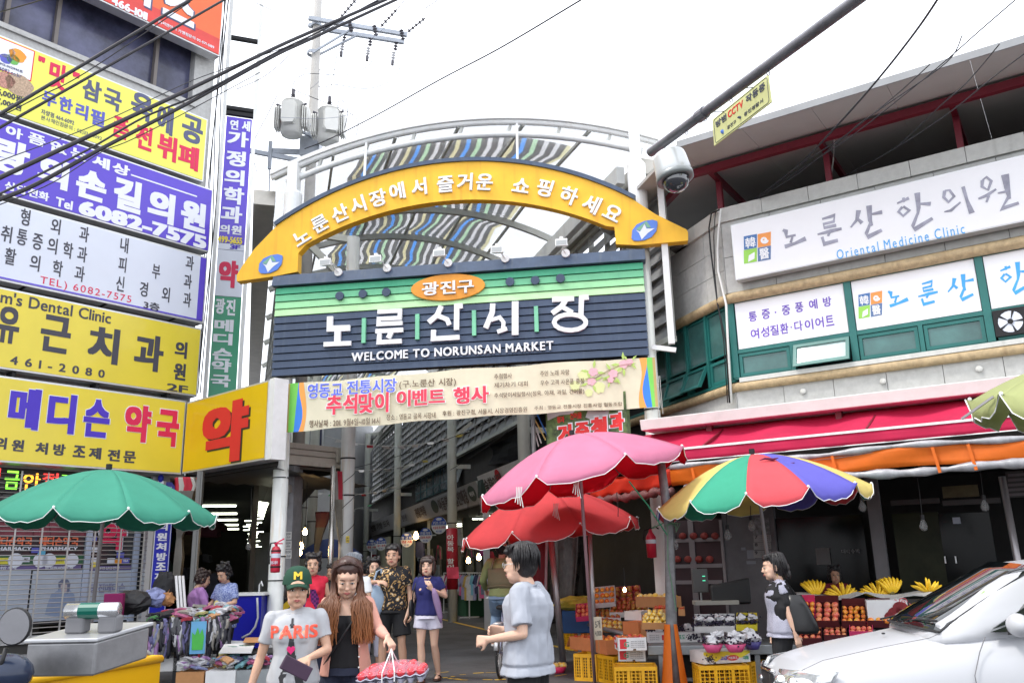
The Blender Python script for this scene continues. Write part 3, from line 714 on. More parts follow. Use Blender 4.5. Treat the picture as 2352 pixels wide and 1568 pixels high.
# round hanging shop signs
m_rb=mat('round sign blue',(.03,.08,.42),.4);m_rw=mat('round sign white',(.78,.78,.78),.4);m_rr=flat('round sign red',(.6,.05,.05))
FR=Face(T(.6,14).xy,108)
def rsign(uv,l,r,s1,s2,label):
 P0=FRS;F=Face(T(.6,l).xy,112);s,z=F.px(*uv)
 n=24;c=MB();c.pz([(s+r*cos(2*pi*i/n),z+r*sin(2*pi*i/n))for i in range(n)],F.P,-.03,0);o=c.bu('round_sign',m_rw);tag(o,label,'sign','round blue and white shop signs')
 c=MB();c.pz([(s+r*.97*cos(pi*i/12),z+r*.97*sin(pi*i/12)+.01)for i in range(13)],F.P,.001,.004);c.bu('blue_half',m_rb,o)
 c=MB();c.pz([(s+r*.4*cos(2*pi*i/12),z+r*.72+r*.16*sin(2*pi*i/12))for i in range(12)],F.P,.005,.007);c.bu('oval',m_rw,o)
 txt(F,(s-r*.8,z+r*.08),(s+r*.8,z+r*.48),s1,m_rw,o,.005,.002,.03,px=False)
 txt(F,(s-r*.8,z-r*.45),(s+r*.8,z-r*.1),s2,m_rr,o,.001,.002,.03,px=False)
 txt(F,(s-r*.4,z-r*.8),(s+r*.4,z-r*.58),'462-3162',m_rb,o,.001,.002,.01,px=False)
 c=MB();c.fb(F,s+r,s+r+.15,z-.02,z+.02,-.03,-.01);c.bu('bracket',m_colg,o)
 return o
rsign(S3(655,897),13.9,.27,'키즈코코','아동복.주니어복','nearest and highest round blue and white shop sign beside the column banner')
rsign(S3(476,1030),16.1,.25,'진웅의류','남성복.여성복','middle round blue and white shop sign above the hanging blue shirts')
o=rsign(S3(228,1090),19.8,.27,'빵 굼 터','참새','round blue and white shop sign with a black bird drawing, third from the banner')
rsign(S2(1455,1367),26.5,.29,'옷수선집','수선','small round shop sign right of its pair, far in the arcade')
rsign(S2(1333,1387),29.5,.3,'수예점','참새','small round shop sign left of its pair, far in the arcade')
rsign(S2(1143,1400),35.2,.35,'시장수선','수선','dim farthest round shop sign beside the near left column')
# red vertical banner wound round a column
m_redb=mat('red column banner',(.42,.015,.03),.45)
b=T(cw,11.5,0);a0=rdn(-90-65);c=MB();c.lathe([(.165,.9),(.165,2.62)],b,10,a0=rdn(-175),a1=rdn(-15));sb=c.bu('column_banner',m_redb,smooth=True)
sb.modifiers.new('thickness','SOLIDIFY').thickness=.006
tag(sb,'red vertical banner with white characters wrapped round the second right column','banner')
F=Face((b.x,b.y),100);s0,z1=F.px(*S3(762,1020),.175);s1,z0=F.px(*S3(855,1490),.175)
txt(F,(s0,z0),(s1,z1),'아동복 할인',m_rw,sb,.172,.004,.03,px=False,vert=True)
F=Face((b.x,b.y),100);s0,z1=F.px(*S3(760,1450),.22);s1,z0=F.px(*S3(915,1600),.22)
c=MB();c.slab([[F.P(s0+(s1-s0)*i/4+.02*j/3,z1-(z1-z0)*j/3,.24+.02*sin(i+j))for i in range(5)]for j in range(4)],.003);pp=tag(c.bu('price_notice',flat('pink paper',(.8,.08,.16))),'bright pink notice sheet tied below the red column banner','notice')
for k in range(6):txt(F,(s0+.04+.05*k,z0+.05),(s0+.07+.05*k,z1-.1),'가나다라',m_fink,pp,.27,.002,0,px=False,vert=True)if False else None
# kids clothes on a rail and on the wall
def shirt(mb,F,s,z,w,h,o,mi=0,sleeve=.16,th=.05):
 """a hanging top with shoulders, sleeves and neck"""
 P=[(s-w*.18,z),(s+w*.18,z),(s+w*.5,z-.06*h),(s+w*.5+sleeve,z-.45*h),(s+w*.5+sleeve*.5,z-.5*h),(s+w*.46,z-.28*h),(s+w*.48,z-h),(s-w*.48,z-h),(s-w*.46,z-.28*h),(s-w*.5-sleeve*.5,z-.5*h),(s-w*.5-sleeve,z-.45*h),(s-w*.5,z-.06*h)]
 mb.pz(P,lambda x,y,d:F.P(x,y,o+d+.02*sin(x*40)),0,th,mi)
cc={'sky':(.2,.5,.62),'pale':(.42,.47,.5),'grey':(.20,.19,.175),'pink':(.7,.13,.3),'white':(.7,.7,.7),'navy':(.04,.05,.12),'red':(.5,.04,.06),'blue':(.06,.2,.5),'khaki':(.35,.32,.24),'denim':(.12,.16,.25),'yellow':(.65,.45,.12),'magenta':(.5,.05,.25),'lilac':(.35,.35,.55)}
mcl={k:mat('cloth '+k,v,.85,var=.2,scale=9,bump=.2,bscale=30)for k,v in cc.items()}
FC=Face(T(-.9,0).xy,162.8)
def garment(F,uv,h,w,col,label,group,o=0.,sleeve=.16,pants=False,sc=None):
 s,z=F.px(*uv,o);c=MB();shirt(c,F,s,z,w,h,o,0,sleeve);g_=c.bu('hanging_garment',mcl[col]);tag(g_,label,'garment',group)
 c=MB();c.tube([F.P(s-w*.3,z-.02,o+.02),F.P(s,z+.05,o+.02),F.P(s,z+.12,o+.02),F.P(s+.03,z+.15,o+.02)],.008,5);c.tube([F.P(s+w*.3,z-.02,o+.02),F.P(s,z+.05,o+.02)],.008,5);c.bu('hanger',m_blk,g_)
 if sc:
  for sg in(-1,1):
   c=MB();c.pz([(s+sg*w*.5,z-.05*h),(s+sg*(w*.5+sleeve),z-.45*h),(s+sg*(w*.5+sleeve*.45),z-.5*h),(s+sg*w*.47,z-.26*h)],lambda x,y,d:F.P(x,y,o+d),.051,.06);c.bu('sleeve',mcl[sc],g_)
  c=MB();c.pz([(s-w*.2,z+.02),(s+w*.2,z+.02),(s+w*.12,z-.12),(s-w*.12,z-.12)],lambda x,y,d:F.P(x,y,o+d),.05,.08);c.bu('hood',mcl[sc],g_)
  txt(F,(s-w*.3,z-.42*h),(s+w*.3,z-.32*h),'GIRL',mcl['navy'],g_,o+.052,.003,.03,px=False)
 if pants:
  c=MB()
  for sg in(-1,1):c.pz([(s+sg*.02,z-h-.02),(s+sg*w*.42,z-h-.02),(s+sg*w*.46,z-h-.75),(s+sg*w*.12,z-h-.75)],lambda x,y,d:F.P(x,y,o+d),0,.05)
  c.bu('trousers',mcl[col],g_)
 return g_
gg='garments hanging in the clothes shop'
for c,k0,i,l in dim_:tag(c.bu('hanging_cloth',mcl[k0]),f'dim {k0} cloth hanging deep in the arcade','cloth',f'dim {k0} cloths hung deep in the arcade')
garment(FC,S3(408,1135),.9,.62,'sky','sky blue shirt hanging behind the pale shirt',gg,-.2)
garment(FC,S3(420,1190),1.2,.66,'pale','pale grey-blue long shirt hanging in front of the sky blue one',gg,.15)
garment(FC,S3(665,1170),1.1,.58,'grey','grey hooded track suit with pink sleeves left of the red column banner',gg,0,.2,True,'pink')
garment(FC,S3(940,1165),.95,.55,'grey','grey hooded suit hanging just right of the red column banner',gg,0,.18,True)
garment(FC,S3(1075,1165),.85,.55,'grey','grey sweatshirt suit with pink sleeves above the two light bulbs',gg,0,.18,True,'pink')
garment(FC,S3(1195,1175),.8,.5,'grey','plain dim grey suit hanging at the right end of the shirts',gg,0,.15,True)
garment(FC,S3(1250,1040),.6,.7,'magenta','dark magenta jacket hanging above the grey suits under the red umbrella',gg,.3)
garment(FC,S3(1360,1240),.5,.4,'red','dark red jacket hanging beside the square pale post',gg,.2)
rk=thing('clothes_rail','metal rail stand for kids clothes at the front of the shop','clothes rail',T(-.05,12,0))
FK=Face(T(-.1,0).xy,162.8)
c=MB();c.tube([FK.P(-16.4,1.33,0),FK.P(-9.2,1.33,0)],.02,8);c.bu('rail',m_steel,rk)
for s in(-16.4,-12.8,-9.2):
 c=MB();c.tube([FK.P(s,0.0,0),FK.P(s,1.33,0)],.02,8);c.bar(FK.P(s,.04,-.3),FK.P(s,.04,.3),.04);c.bu('post',m_steelw,rk)
kc=['white','red','magenta','white','navy','denim','khaki','pale','pink','pale','lilac','yellow','white','sky','lilac','navy','white','pink','denim','yellow','blue','white','grey','pink']
desc=['short','crumpled','striped looking','long','narrow','puffy']
for i,k in en(kc):
 s=-16.1+i*.29;z=1.28+rnd.uniform(-.02,.01);c=MB();h=rnd.uniform(.5,.75);w=rnd.uniform(.26,.36);rot=rnd.uniform(-.5,.5)
 F2=Face(FK.P(s,0,0).xy,162.8+rnd.uniform(-50,10));shirt(c,F2,0,z,w,h,0,0,.1,.04);g_=c.bu('kids_top',mcl[k])
 tag(g_,f'{k} kids top on the street rail'+(f' between {kc[i-1]} and {kc[i+1]}' if 0<i<len(kc)-1 else ' at its end')+(', far part' if i<8 else ', middle' if i<16 else ', near part'),'garment','kids clothes on the street rail')
 c=MB();c.tube([F2.P(-w*.3,z-.03,.02),F2.P(0,z+.03,.02),F2.P(0,z+.08,.02)],.006,5);c.bu('hanger',m_rw,g_)
c=MB();c.fb(FK,-16.2,-13.6,0.01,.75,-.8,-.1);tag(c.bu('green_chest',mat('green box',(.02,.09,.04),.6)),'low dark green chest behind the kids clothes rail','chest')
c=MB();c.fb(FK,-12.4,-8.8,0.01,.8,-1.1,-.35);tag(c.bu('brown_counter',mat('brown box',(.06,.04,.03),.6)),'dark brown shop counter behind the cyclist','counter')
# square post
c=MB();p=aty(*S3(1285,1200),22.2);c.bar((p.x,p.y,0),(p.x,p.y,2.85),.16,.16,up=(1,0,0));tag(c.bu('shop_post',mat('grey post',(.42,.43,.46),.5)),'square pale grey post of the clothes shop beside the cyclist','post')
for l,w in((14.6,-.1),(19,-.1),(24.5,-.1)):
 c=MB();q=T(w,l,0);c.bar(q,q+V3((0,0,3.25)),.1,.1,up=(1,0,0));tag(c.bu('shop_post',m_colg),{14.6:'thin cream shop post left of the grey and pink track suit',19:'thin cream shop post left of the hanging sky blue shirt',24.5:'thin cream shop post deepest in the arcade'}[l],'post')
m_bulb=mat('lit bulb',(1,.7,.35),.4,emis=(1,.62,.25),estr=38);m_gl=mat('clear bulb',(.5,.5,.5),.05,alpha=.22,var=0)
def bulb(p,label,lit=True,wire=.8,sc=1.0,long=False):
 o=MB();q=V3(p);r=.045*sc
 o.lathe([(0,q.z-r*1.3),(r*.7,q.z-r*1.05),(r,q.z-r*.2),(r*.8,q.z+r*.5),(r*.42,q.z+r*1.3),(r*.4,q.z+r*1.5)],(q.x,q.y,0),12)
 b_=o.bu('light_bulb',m_bulb if lit else m_gl,None,smooth=True);tag(b_,label,'light bulb','bare bulbs hung in the market')
 s=MB();s.lathe([(0,q.z+r*1.5),(r*.5,q.z+r*1.5),(r*.5,q.z+r*2.6),(0,q.z+r*2.7)],(q.x,q.y,0),10);s.bu('socket',m_blk,b_)
 s=MB();s.tube([q+V3((0,0,r*2.6)),q+V3((.01,0,wire*.5)),q+V3((0,0,wire))],.006,5);s.bu('cord',m_blk,b_)
 return b_
bulb(aty(*S3(1045,1362),23.5),'lit bulb lower left of the pair in front of the grey suits',wire=1.6,sc=1.3);bulb(aty(*S3(1183,1320),22.5),'lit bulb upper right of the pair in front of the grey suits',wire=1.4,sc=1.3)
bulb(aty(*S3(1540,1160),20),'long lit bulb by the yellow stickered column',wire=1.0,sc=1.3)
bulb(aty(*S2(452,1208),17.6),'highest of the three lit bulbs behind the concrete pillar',wire=1.3,sc=1.1);bulb(aty(*S2(398,1398),17.2),'middle one of the three lit bulbs behind the concrete pillar',wire=1.6,sc=1.1);bulb(aty(*S2(378,1480),16.9),'lowest of the three lit bulbs behind the concrete pillar',wire=1.8,sc=1.1)
bulb(aty(*S3(352,1038),33),'distant white lit lamp beside the round sign with the bird',wire=.5,sc=2.2)
# left row: dark shops, canopy, pillar, curtains
lrow=thing('left_shop_row','dark shop building row along the left side of the covered street','building',T(8,20,0))
FL=Face(T(6.2,0).xy,-17.2)
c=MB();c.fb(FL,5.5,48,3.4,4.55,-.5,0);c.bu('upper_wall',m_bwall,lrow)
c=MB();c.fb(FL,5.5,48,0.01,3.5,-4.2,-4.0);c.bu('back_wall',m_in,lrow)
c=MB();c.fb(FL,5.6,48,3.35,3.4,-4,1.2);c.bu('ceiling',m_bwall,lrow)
for i in range(6):
 c=MB();l=11+i*3.3;c.bar(T(6.8,l,3.25),T(8.0,l,3.25),.05);c.bu('fluorescent_tube',m_fl,lrow)
c=MB();c.box(-60,30,0,.2,0.01,12);m_end=c
ee=MB();F_=Face(T(3,52).xy,72.8);ee.fb(F_,-14,14,0.01,7.0,0,.3);ebl=ee.bu('far_building',mat('far facade',(.30,.29,.27),.8,var=.4,scale=1));tag(ebl,'dim building closing the view at the far end of the arcade','building')
for i in range(14):
 c=MB();s=rnd.uniform(-5,5);z=rnd.uniform(1.8,3.4);c.fb(F_,s,s+rnd.uniform(.3,.9),z,z+.06,.31,.36);tag(c.bu('added_glow_strip',m_fl,ebl))  # glowing strips added at random to brighten the far end
# concrete pillar
m_conc=mat('concrete',(.22,.22,.23),.85,var=.25,scale=3,bump=.4,bscale=40,dirt=.5,streakcol=(.34,.34,.35))
p0=aty(*S2(150,900),16.3);p1=aty(*S2(300,900),16.3)
FP=Face((p0.x,p0.y),98);wp=(p1-p0).length
pil=MB();pil.fb(FP,-.12,wp,0,3.45,-.42,0);pil=pil.bu('concrete_pillar',m_conc);tag(pil,'rough grey concrete pillar with peeling paper bills behind the fire extinguisher','pillar')
m_pap=mat('old paper',(.50,.50,.49),.8,var=.2,scale=12);m_ink=flat('ink',(.05,.05,.06))
for(a,b,s)in(((130,1018),(215,922),'일인력'),((160,1310),(275,1205),'신천인력'),((160,1430),(275,1325),'신천인력'),((160,1560),(275,1440),'신천인력')):
 (s0,z0),(s1,z1)=FP.px(*S2(*a),.01),FP.px(*S2(*b),.01)
 c=MB();c.slab([[FP.P(s0+(s1-s0)*i/3,z0+(z1-z0)*j/3,.006+.004*rnd.random())for i in range(4)]for j in range(4)],.003);o=c.bu('paper_bill',m_pap,pil)
 txt(FP,(s0+.02,z0+(z1-z0)*.55),(s1-.02,z1-.02),s,m_ink,o,.012,.002,.02,px=False);txt(FP,(s0+.02,z0+.02),(s1-.02,z0+.06),'010-9349',m_ink,o,.012,.002,0,px=False)
c=MB();c.fb(FP,-.1,wp+.06,.3,1.32,.004,.03);sb=c.bu('hazard_board',flat('hazard yellow',(.75,.50,.03)),pil)
c=MB()
for k in range(5):c.pz([(-.1,.25+.3*k-.1),(wp+.06,.25+.3*k+wp),(wp+.06,.40+.3*k+wp),(-.1,.40+.3*k-.1)],FP.P,.031,.034)
for v in range(len(c.v)):c.v[v]=(c.v[v][0],c.v[v][1],min(1.32,max(.3,c.v[v][2])))
c.bu('black_stripe',m_blk,sb)
# meter boxes on the pillar
c=MB();(s0,z1),(s1,z0)=FP.px(*S2(165,590),.05),FP.px(*S2(262,690),.05);c.fb(FP,s0,s1,z0,z1,.002,.12);c.fb(FP,s0-.05,s0+.1,z0-.25,z0-.03,.002,.1);tag(c.bu('junction_box',mat('old box',(.32,.30,.27),.7,var=.3,scale=8),pil))
# canopy in front of the left row
FCn=Face(aty(800,1050,17.35).xy,40)
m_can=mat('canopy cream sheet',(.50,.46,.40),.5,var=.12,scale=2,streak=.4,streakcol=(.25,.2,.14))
cn=thing('shop_canopy','weathered cream sheet metal canopy between the two near left columns','canopy',FCn.P(-.7,3.5,0))
for k in range(3):
 c=MB();z0=3.55+.115*k;c.fb(FCn,-1.75,-.12,z0,z0+.105,-.25,.012*k);c.bu('fascia_board',m_can,cn,bevel=.005)
c=MB();c.fb(FCn,-1.75,.02,3.46,3.54,-.3,.07);c.bu('drip_edge',m_can,cn,bevel=.005)
c=MB();c.fb(FCn,-.33,-.02,3.58,3.86,.03,.09);c.bu('end_cap',m_can,cn,bevel=.005)
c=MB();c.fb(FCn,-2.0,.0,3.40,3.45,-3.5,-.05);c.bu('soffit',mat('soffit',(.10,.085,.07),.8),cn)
# stainless pole
q=aty(*S2(808,1000),16.6);c=MB();c.lathe([(0,0),(.05,0),(.05,3.45),(0,3.45)],(q.x,q.y,0),14);o=c.bu('steel_pole',mat('stainless',(.5,.48,.45),.25,metal=.9),smooth=True);tag(o,'thin stainless steel pole left of the tied striped curtain','pole')
# tied clear curtain with red stripes
m_cur=mat('dusty clear curtain',(.36,.33,.27),.35,var=.25,scale=4,transl=.35);m_curw=mat('curtain white',(.62,.6,.55),.5,transl=.2);m_curr=mat('curtain red',(.62,.03,.06),.5,transl=.2)
def bundle(uvs,y,name,label,mats=(m_cur,m_curw,m_curr),topfrac=.3,ph=0.):
 """uvs: list of (left px, right px, v) outlines; a gathered hanging curtain"""
 rings=[];NN=28
 for(uvl,uvr)in uvs:
  a=aty(*uvl,y);b=aty(*uvr,y);cx=(a+b)/2;r=(b-a).length/2
  rings.append([V3((cx.x+r*cos(2*pi*j/NN)*(1+.18*sin(j*2.9+ph)),cx.y+min(r,.12)*sin(2*pi*j/NN)*(1+.5*sin(j*3.1)),cx.z))for j in range(NN)])
 R2=[]
 for i in range(len(rings)-1):
  for q_ in range(4):R2.append([rings[i][j]*(1-q_/4)+rings[i+1][j]*q_/4 for j in range(NN)])
 R2.append(rings[-1]);c=MB();c.loft(R2)
 K_=len(R2)
 for fi in range((K_-1)*NN):
  i,j=fi//NN,fi%NN
  if i<K_*topfrac:c.m[fi]=2 if(j//3)%2 else 1
 o=c.bu(name,list(mats),None,smooth=True);return tag(o,label,'curtain')
bundle([(S2(822,415),S2(978,415)),(S2(835,600),S2(985,600)),(S2(838,748),S2(985,748)),(S2(848,900),S2(985,900)),(S2(885,1250),S2(992,1250)),(S2(918,1420),S2(985,1420)),(S2(905,1560),S2(1000,1560)),(S2(900,1700),S2(1000,1700))],16.9,'tied_curtain','tied dusty curtain with red and white striped top beside the near left arcade column')
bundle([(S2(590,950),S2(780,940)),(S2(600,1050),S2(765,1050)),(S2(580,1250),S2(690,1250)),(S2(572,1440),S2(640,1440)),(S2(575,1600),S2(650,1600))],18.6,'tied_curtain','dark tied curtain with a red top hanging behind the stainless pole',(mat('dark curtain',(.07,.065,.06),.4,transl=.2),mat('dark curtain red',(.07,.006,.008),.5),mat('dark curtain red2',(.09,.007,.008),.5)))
# blue umbrella far left
def canopy_pts(R,H,n,sub=6,sag=.04,m=8):
 rows_=[]
 for j in range(m+1):
  t=j/m;z=H*(1-t*t*.75-t*.25);rw=[]
  for i in range(n*sub):
   a=2*pi*i/(n*sub);f=(i%sub)/sub;k=1-sag*4*f*(1-f)*t;rw.append(V3((R*t*k*cos(a),R*t*k*sin(a),z-sag*1.2*R*4*f*(1-f)*t*.35)))
  rows_.append(rw)
 return rows_
q=aty(*S2(770,1440),24)
c=MB();rr=canopy_pts(.95,.5,8);c.loft([[p+V3((q.x,q.y,q.z-.2))for p in r]for r in rr],cap=False);o=c.bu('parasol',mat('blue parasol cloth',(.05,.08,.25),.7,transl=.3),smooth=True);tag(o,'small dark blue parasol deep in the arcade behind the stainless pole','parasol')
c=MB();c.tube([(q.x,q.y,0),(q.x,q.y,q.z+.3)],.02,6);c.bu('pole',m_steel,o)
# bunting and wires across the arcade
m_f=[flat('flag '+k,v)for k,v in(('white',(.7,.7,.7)),('red',(.6,.08,.1)),('green',(.1,.35,.15)),('blue',(.15,.3,.6)),('yellow',(.7,.6,.15)))]
fi=0
for(l,z)in((9,5.0),(14,4.9),(20,4.6),(27,4.4)):
 st=MB();A=T(.8,l,z+.1);B=T(4.6,l+1,z+.05);st.tube([A.lerp(B,t)-V3((0,0,.35*4*t*(1-t)))for t in[k/10 for k in range(11)]],.006,4)
 so_=st.bu('bunting_line',m_cord);tag(so_,{9:'nearest thin line of small flags strung across the arcade',14:'second thin line of small flags across the arcade',20:'third line of small flags strung deeper in the arcade',27:'deepest line of small flags across the arcade'}[l],'bunting','flag lines across the arcade')
 for k in range(9):
  t=(k+.6)/9.6;p=A.lerp(B,t)-V3((0,0,.35*4*t*(1-t)));d=(B-A).normalized()*.09;dn=V3((rnd.uniform(-.1,.1),rnd.uniform(-.1,.1),-.07))
  c=MB();c.slab([[p-d,p+d],[p-d*.9+dn,p+d*.9+dn]],.004);c.bu('flag',m_f[(k*2+l)%5 if k%3==0 else 0],so_)
for a,b,zz in((T(-.0,5,5.35),T(4.6,3.6,5.2),.1),(T(.8,4.4,4.6),T(.8,21,4.6),.3),(T(.8,4.4,4.9),T(4.6,12,4.2),.2)):
 c=MB();c.tube([a.lerp(b,t)-V3((0,0,zz*4*t*(1-t)))for t in[k/12 for k in range(13)]],.008,5);tag(c.bu('arcade_cable',m_blk),{.1:'slack cable strung from the right beam to the near left arcade column',.3:'slack cable running along the right row of arcade columns',.2:'slack cable crossing the arcade diagonally to the far left'}[zz],'cable','cables between the arcade columns')
# drain pipe box beside the gate
dp=MB();dp.fb(GF,6.90,7.01,5.08,8.5,-.1,0);o=dp.bu('drain_pipe',m_white,bevel=.004);tag(o,'white square drain pipe hanging beside the right gate column','drain pipe')
c=MB();P=GF.P;c.bar(P(6.62,5.06,-.1),P(7.02,4.97,-.05),.06,.08);c.bu('foot_bracket',m_white,o)
# tie wires and stickers on the near left arcade column
cc_=T(4.65,3.6,0);c=MB()
for z0,z1 in((2.0,2.4),(2.5,2.95),(3.0,3.4)):c.tube([cc_+V3((.15*cos(t),.15*sin(t),z0+(z1-z0)*(t+3.2)/3.4))for t in[-3.3+.3*k for k in range(12)]],.006,5)
tag(c.bu('tie_wire',m_blk),'black wire wound round the near left arcade column','wire')
F=Face((cc_.x,cc_.y),104)
st=MB();(s0,z0),(s1,z1)=F.px(*S2(992,1350),.15),F.px(*S2(1038,1262),.15);st.fb(F,s0,s1,z0,z1,.148,.152);o=st.bu('sticker',flat('yellow sticker',(.72,.55,.05)));tag(o,'yellow and black sticker on the near left arcade column','sticker');txt(F,(s0+.01,z0+.01),(s1-.01,z1-.02),'화재',m_ink,o,.153,.001,.03,px=False,vert=True)
# low walls/ceiling of the dark hall behind the pharmacy corner
# ================================================================ left corner building with shop signs
LFp=V3((-6.3404,16.3173));LF=Face(LFp,40);YF=Face(LFp,131)
m_gran=mat('pale granite wall',(.46,.46,.45),.7,var=.15,scale=14,bump=.1,bscale=80,streak=.25,streakcol=(.3,.29,.27))
m_alu=mat('aluminium frame',(.62,.63,.64),.35,metal=.5,var=.08)
m_yp=mat('yellow sign sheet',(.76,.62,.05),.3,var=.06,scale=1.2,coat=.2)
m_yp2=mat('amber sign sheet',(.80,.52,.005),.3,var=.06,scale=1.2,coat=.2)
m_yl2=mat('lemon sign sheet',(.80,.80,.11),.3,var=.06,scale=1,coat=.2)
m_pur=mat('purple sign sheet',(.10,.055,.56),.3,var=.08,scale=1,coat=.2)
m_wsh=mat('white sign sheet',(.66,.70,.80),.3,var=.04,scale=1,coat=.2)
m_red=mat('orange red sign sheet',(.82,.15,.045),.35,var=.1,scale=2)
m_red2=mat('red sign strip',(.68,.06,.05),.35)
m_lw=flat('sign white',(.78,.80,.86));m_lg=flat('charcoal letters',(.055,.055,.075));m_lb=flat('blue violet letters',(.07,.035,.50));m_lr=flat('crimson letters',(.68,.02,.09));m_lr2=flat('bright red letters',(.74,.03,.03));m_lblk=flat('shadow black',(.03,.025,.02));m_lgy=flat('slate letters',(.09,.10,.19));m_lsb=flat('royal blue letters',(.10,.11,.50))
SG='stacked sign boxes of the left corner building'
def cct(F,K,cx,cy,w,h,s,m,parent,o=.004,bold=.02,ext=.004,dx=0,dz=0,gap=.08):
 a=F.px(*K(cx-w/2,cy),o)[0];b=F.px(*K(cx+w/2,cy),o)[0];z0=F.px(*K(cx,cy+h/2),o)[1];z1=F.px(*K(cx,cy-h/2),o)[1]
 g=w*0
 return txt(F,(a+dx,z0+dz),(b+dx,z1+dz),s,m,parent,o,ext,bold,px=False,gap=gap)
bld=thing('corner_building','pale granite corner building whose face is covered with stacked yellow purple and white signs','building',LF.P(-4,0,-4))
WO=-.38
zw0=LF.px(*K1(700,480),WO)[1];zw1=LF.px(*K1(1600,420),WO)[1]+.15;sw1=LF.px(*K1(1500,560),WO)[0]
c=MB()
c.fb(LF,-16,.28,3.3,zw0,-9,WO);c.fb(LF,-16,.28,zw1,17,-9,WO);c.fb(LF,sw1,.28,zw0,zw1,-9,WO);c.fb(LF,-16,-.2,zw0,zw1,-9,WO-.5)
c.bu('wall',m_gran,bld)
c=MB();c.fb(LF,-16,sw1+.08,zw0-.06,zw0+.04,WO-.25,WO+.05);c.bu('window_sill',m_gran,bld)
m_bg=mat('blue glass with painted clouds',(.085,.09,.16),.18,var=.9,scale=.8,spec=.45)  # mottled blue stands in for clouds mirrored in the panes
sx=[LF.px(*K1(x,y),WO-.15)[0]for x,y in((50,100),(428,250),(1195,500),(1485,600))]
sx=[sx[0]-1.5]+sx
for a,b in zip(sx,sx[1:]):
 c=MB();c.fb(LF,a-.035,a+.035,zw0,zw1,WO-.3,WO-.08);c.fb(LF,b-.03,b+.03,zw0,zw1,WO-.3,WO-.1);c.fb(LF,a+.036,b-.031,zw0+.04,zw0+.1,WO-.3,WO-.09);fr=c.bu('window',mat('bronze frame',(.16,.14,.13),.4),bld)
 c=MB();c.fb(LF,a+.036,b-.031,zw0+.1,zw1,WO-.22,WO-.2);c.bu('pane',m_bg,fr)
def signbox(tr,br,m,label,s_left=-6.3,depth=.26,name='sign_box',F=LF,z0=None,z1=None,sr=None):
 s1,zt_=F.px(*tr)if tr else(sr,z1);s2,zb_=F.px(*br)if br else(sr,z0)
 s1=s2 if s1 is None else s1;sr_=sr if sr is not None else(s1+s2)/2;zt_=z1 if z1 is not None else zt_;zb_=z0 if z0 is not None else zb_
 c=MB();c.fb(F,s_left,sr_,zb_,zt_,-depth,-.006);o=c.bu(name,m_alu,None,bevel=.008);tag(o,label,'sign',SG if F is LF else None)
 c=MB();c.fb(F,s_left+.03,sr_-.03,zb_+.035,zt_-.035,-.004,.003);c.bu('sign_face',m,o)
 o['s']=sr_
 return o,sr_,zb_,zt_
# pharmacy sign
ph_,*_r=signbox(None,None,m_yp,'lowest long yellow pharmacy sign with blue and red characters over the shutters',z0=3.33,z1=4.75,sr=0.0,depth=.36)
def outl(F,K,cx,cy,w,h,s,m,parent,mo,g=.035,o=.004,bold=.07):
 cct(F,K,cx,cy,w+14,h+14,s,mo,parent,o,bold,.003);cct(F,K,cx,cy,w,h,s,m,parent,o+.004,bold-.01,.004)
for s,cx,cy,w,h,m in(('메',212,605,272,360,m_lb),('디',535,648,245,345,m_lb),('슨',840,690,228,330,m_lb),('약',1195,735,228,322,m_lr),('국',1456,775,195,318,m_lr)):outl(LF,K3,cx,cy,w,h,s,m,ph_,m_lw)
for s,cx,cy in(('의',5,905),('원',155,925),('처',362,950),('방',515,962),('조',688,977),('제',825,993),('전',988,1010),('문',1125,1025)):cct(LF,K3,cx,cy,108,102,s,m_lg,ph_,bold=.05)
yk,*_r=signbox(None,None,m_yp2,'amber corner sign panel with one large red character above the dark market hall',s_left=.012,F=YF,z0=3.34,z1=4.72,sr=2.80,depth=.3)
cct(YF,K3,1968,830,395,515,'약',m_lblk,yk,.004,.07);cct(YF,K3,1953,815,395,520,'약',m_lr2,yk,.009,.07)
c=MB();c.fb(YF,2.80,2.95,3.34,4.74,-.3,-.02);c.bu('white_edge',m_white,yk)
# dental
dn,*_r=signbox(K2(1555,1228),K3(1715,520),m_yp,'yellow dental clinic sign with grey characters, second row from the bottom',z0=4.86)
cct(LF,K2,430,1065,870,92,"m's Dental Clinic",m_lg,dn,bold=.02)
for s,cx,cy,w,h in(('유',62,1200,180,285),('근',430,1272,235,285),('치',800,1355,240,280),('과',1150,1415,225,280),('의',1397,1392,95,130)):cct(LF,K2,cx,cy,w,h,s,m_lg,dn,bold=.05)
cct(LF,K3,1560,285,105,148,'원',m_lg,dn,bold=.05);cct(LF,K3,1540,428,185,62,'2F',m_lg,dn,bold=.03);cct(LF,K3,498,245,835,72,'461-2080',m_lg,dn,bold=.03,gap=.5)
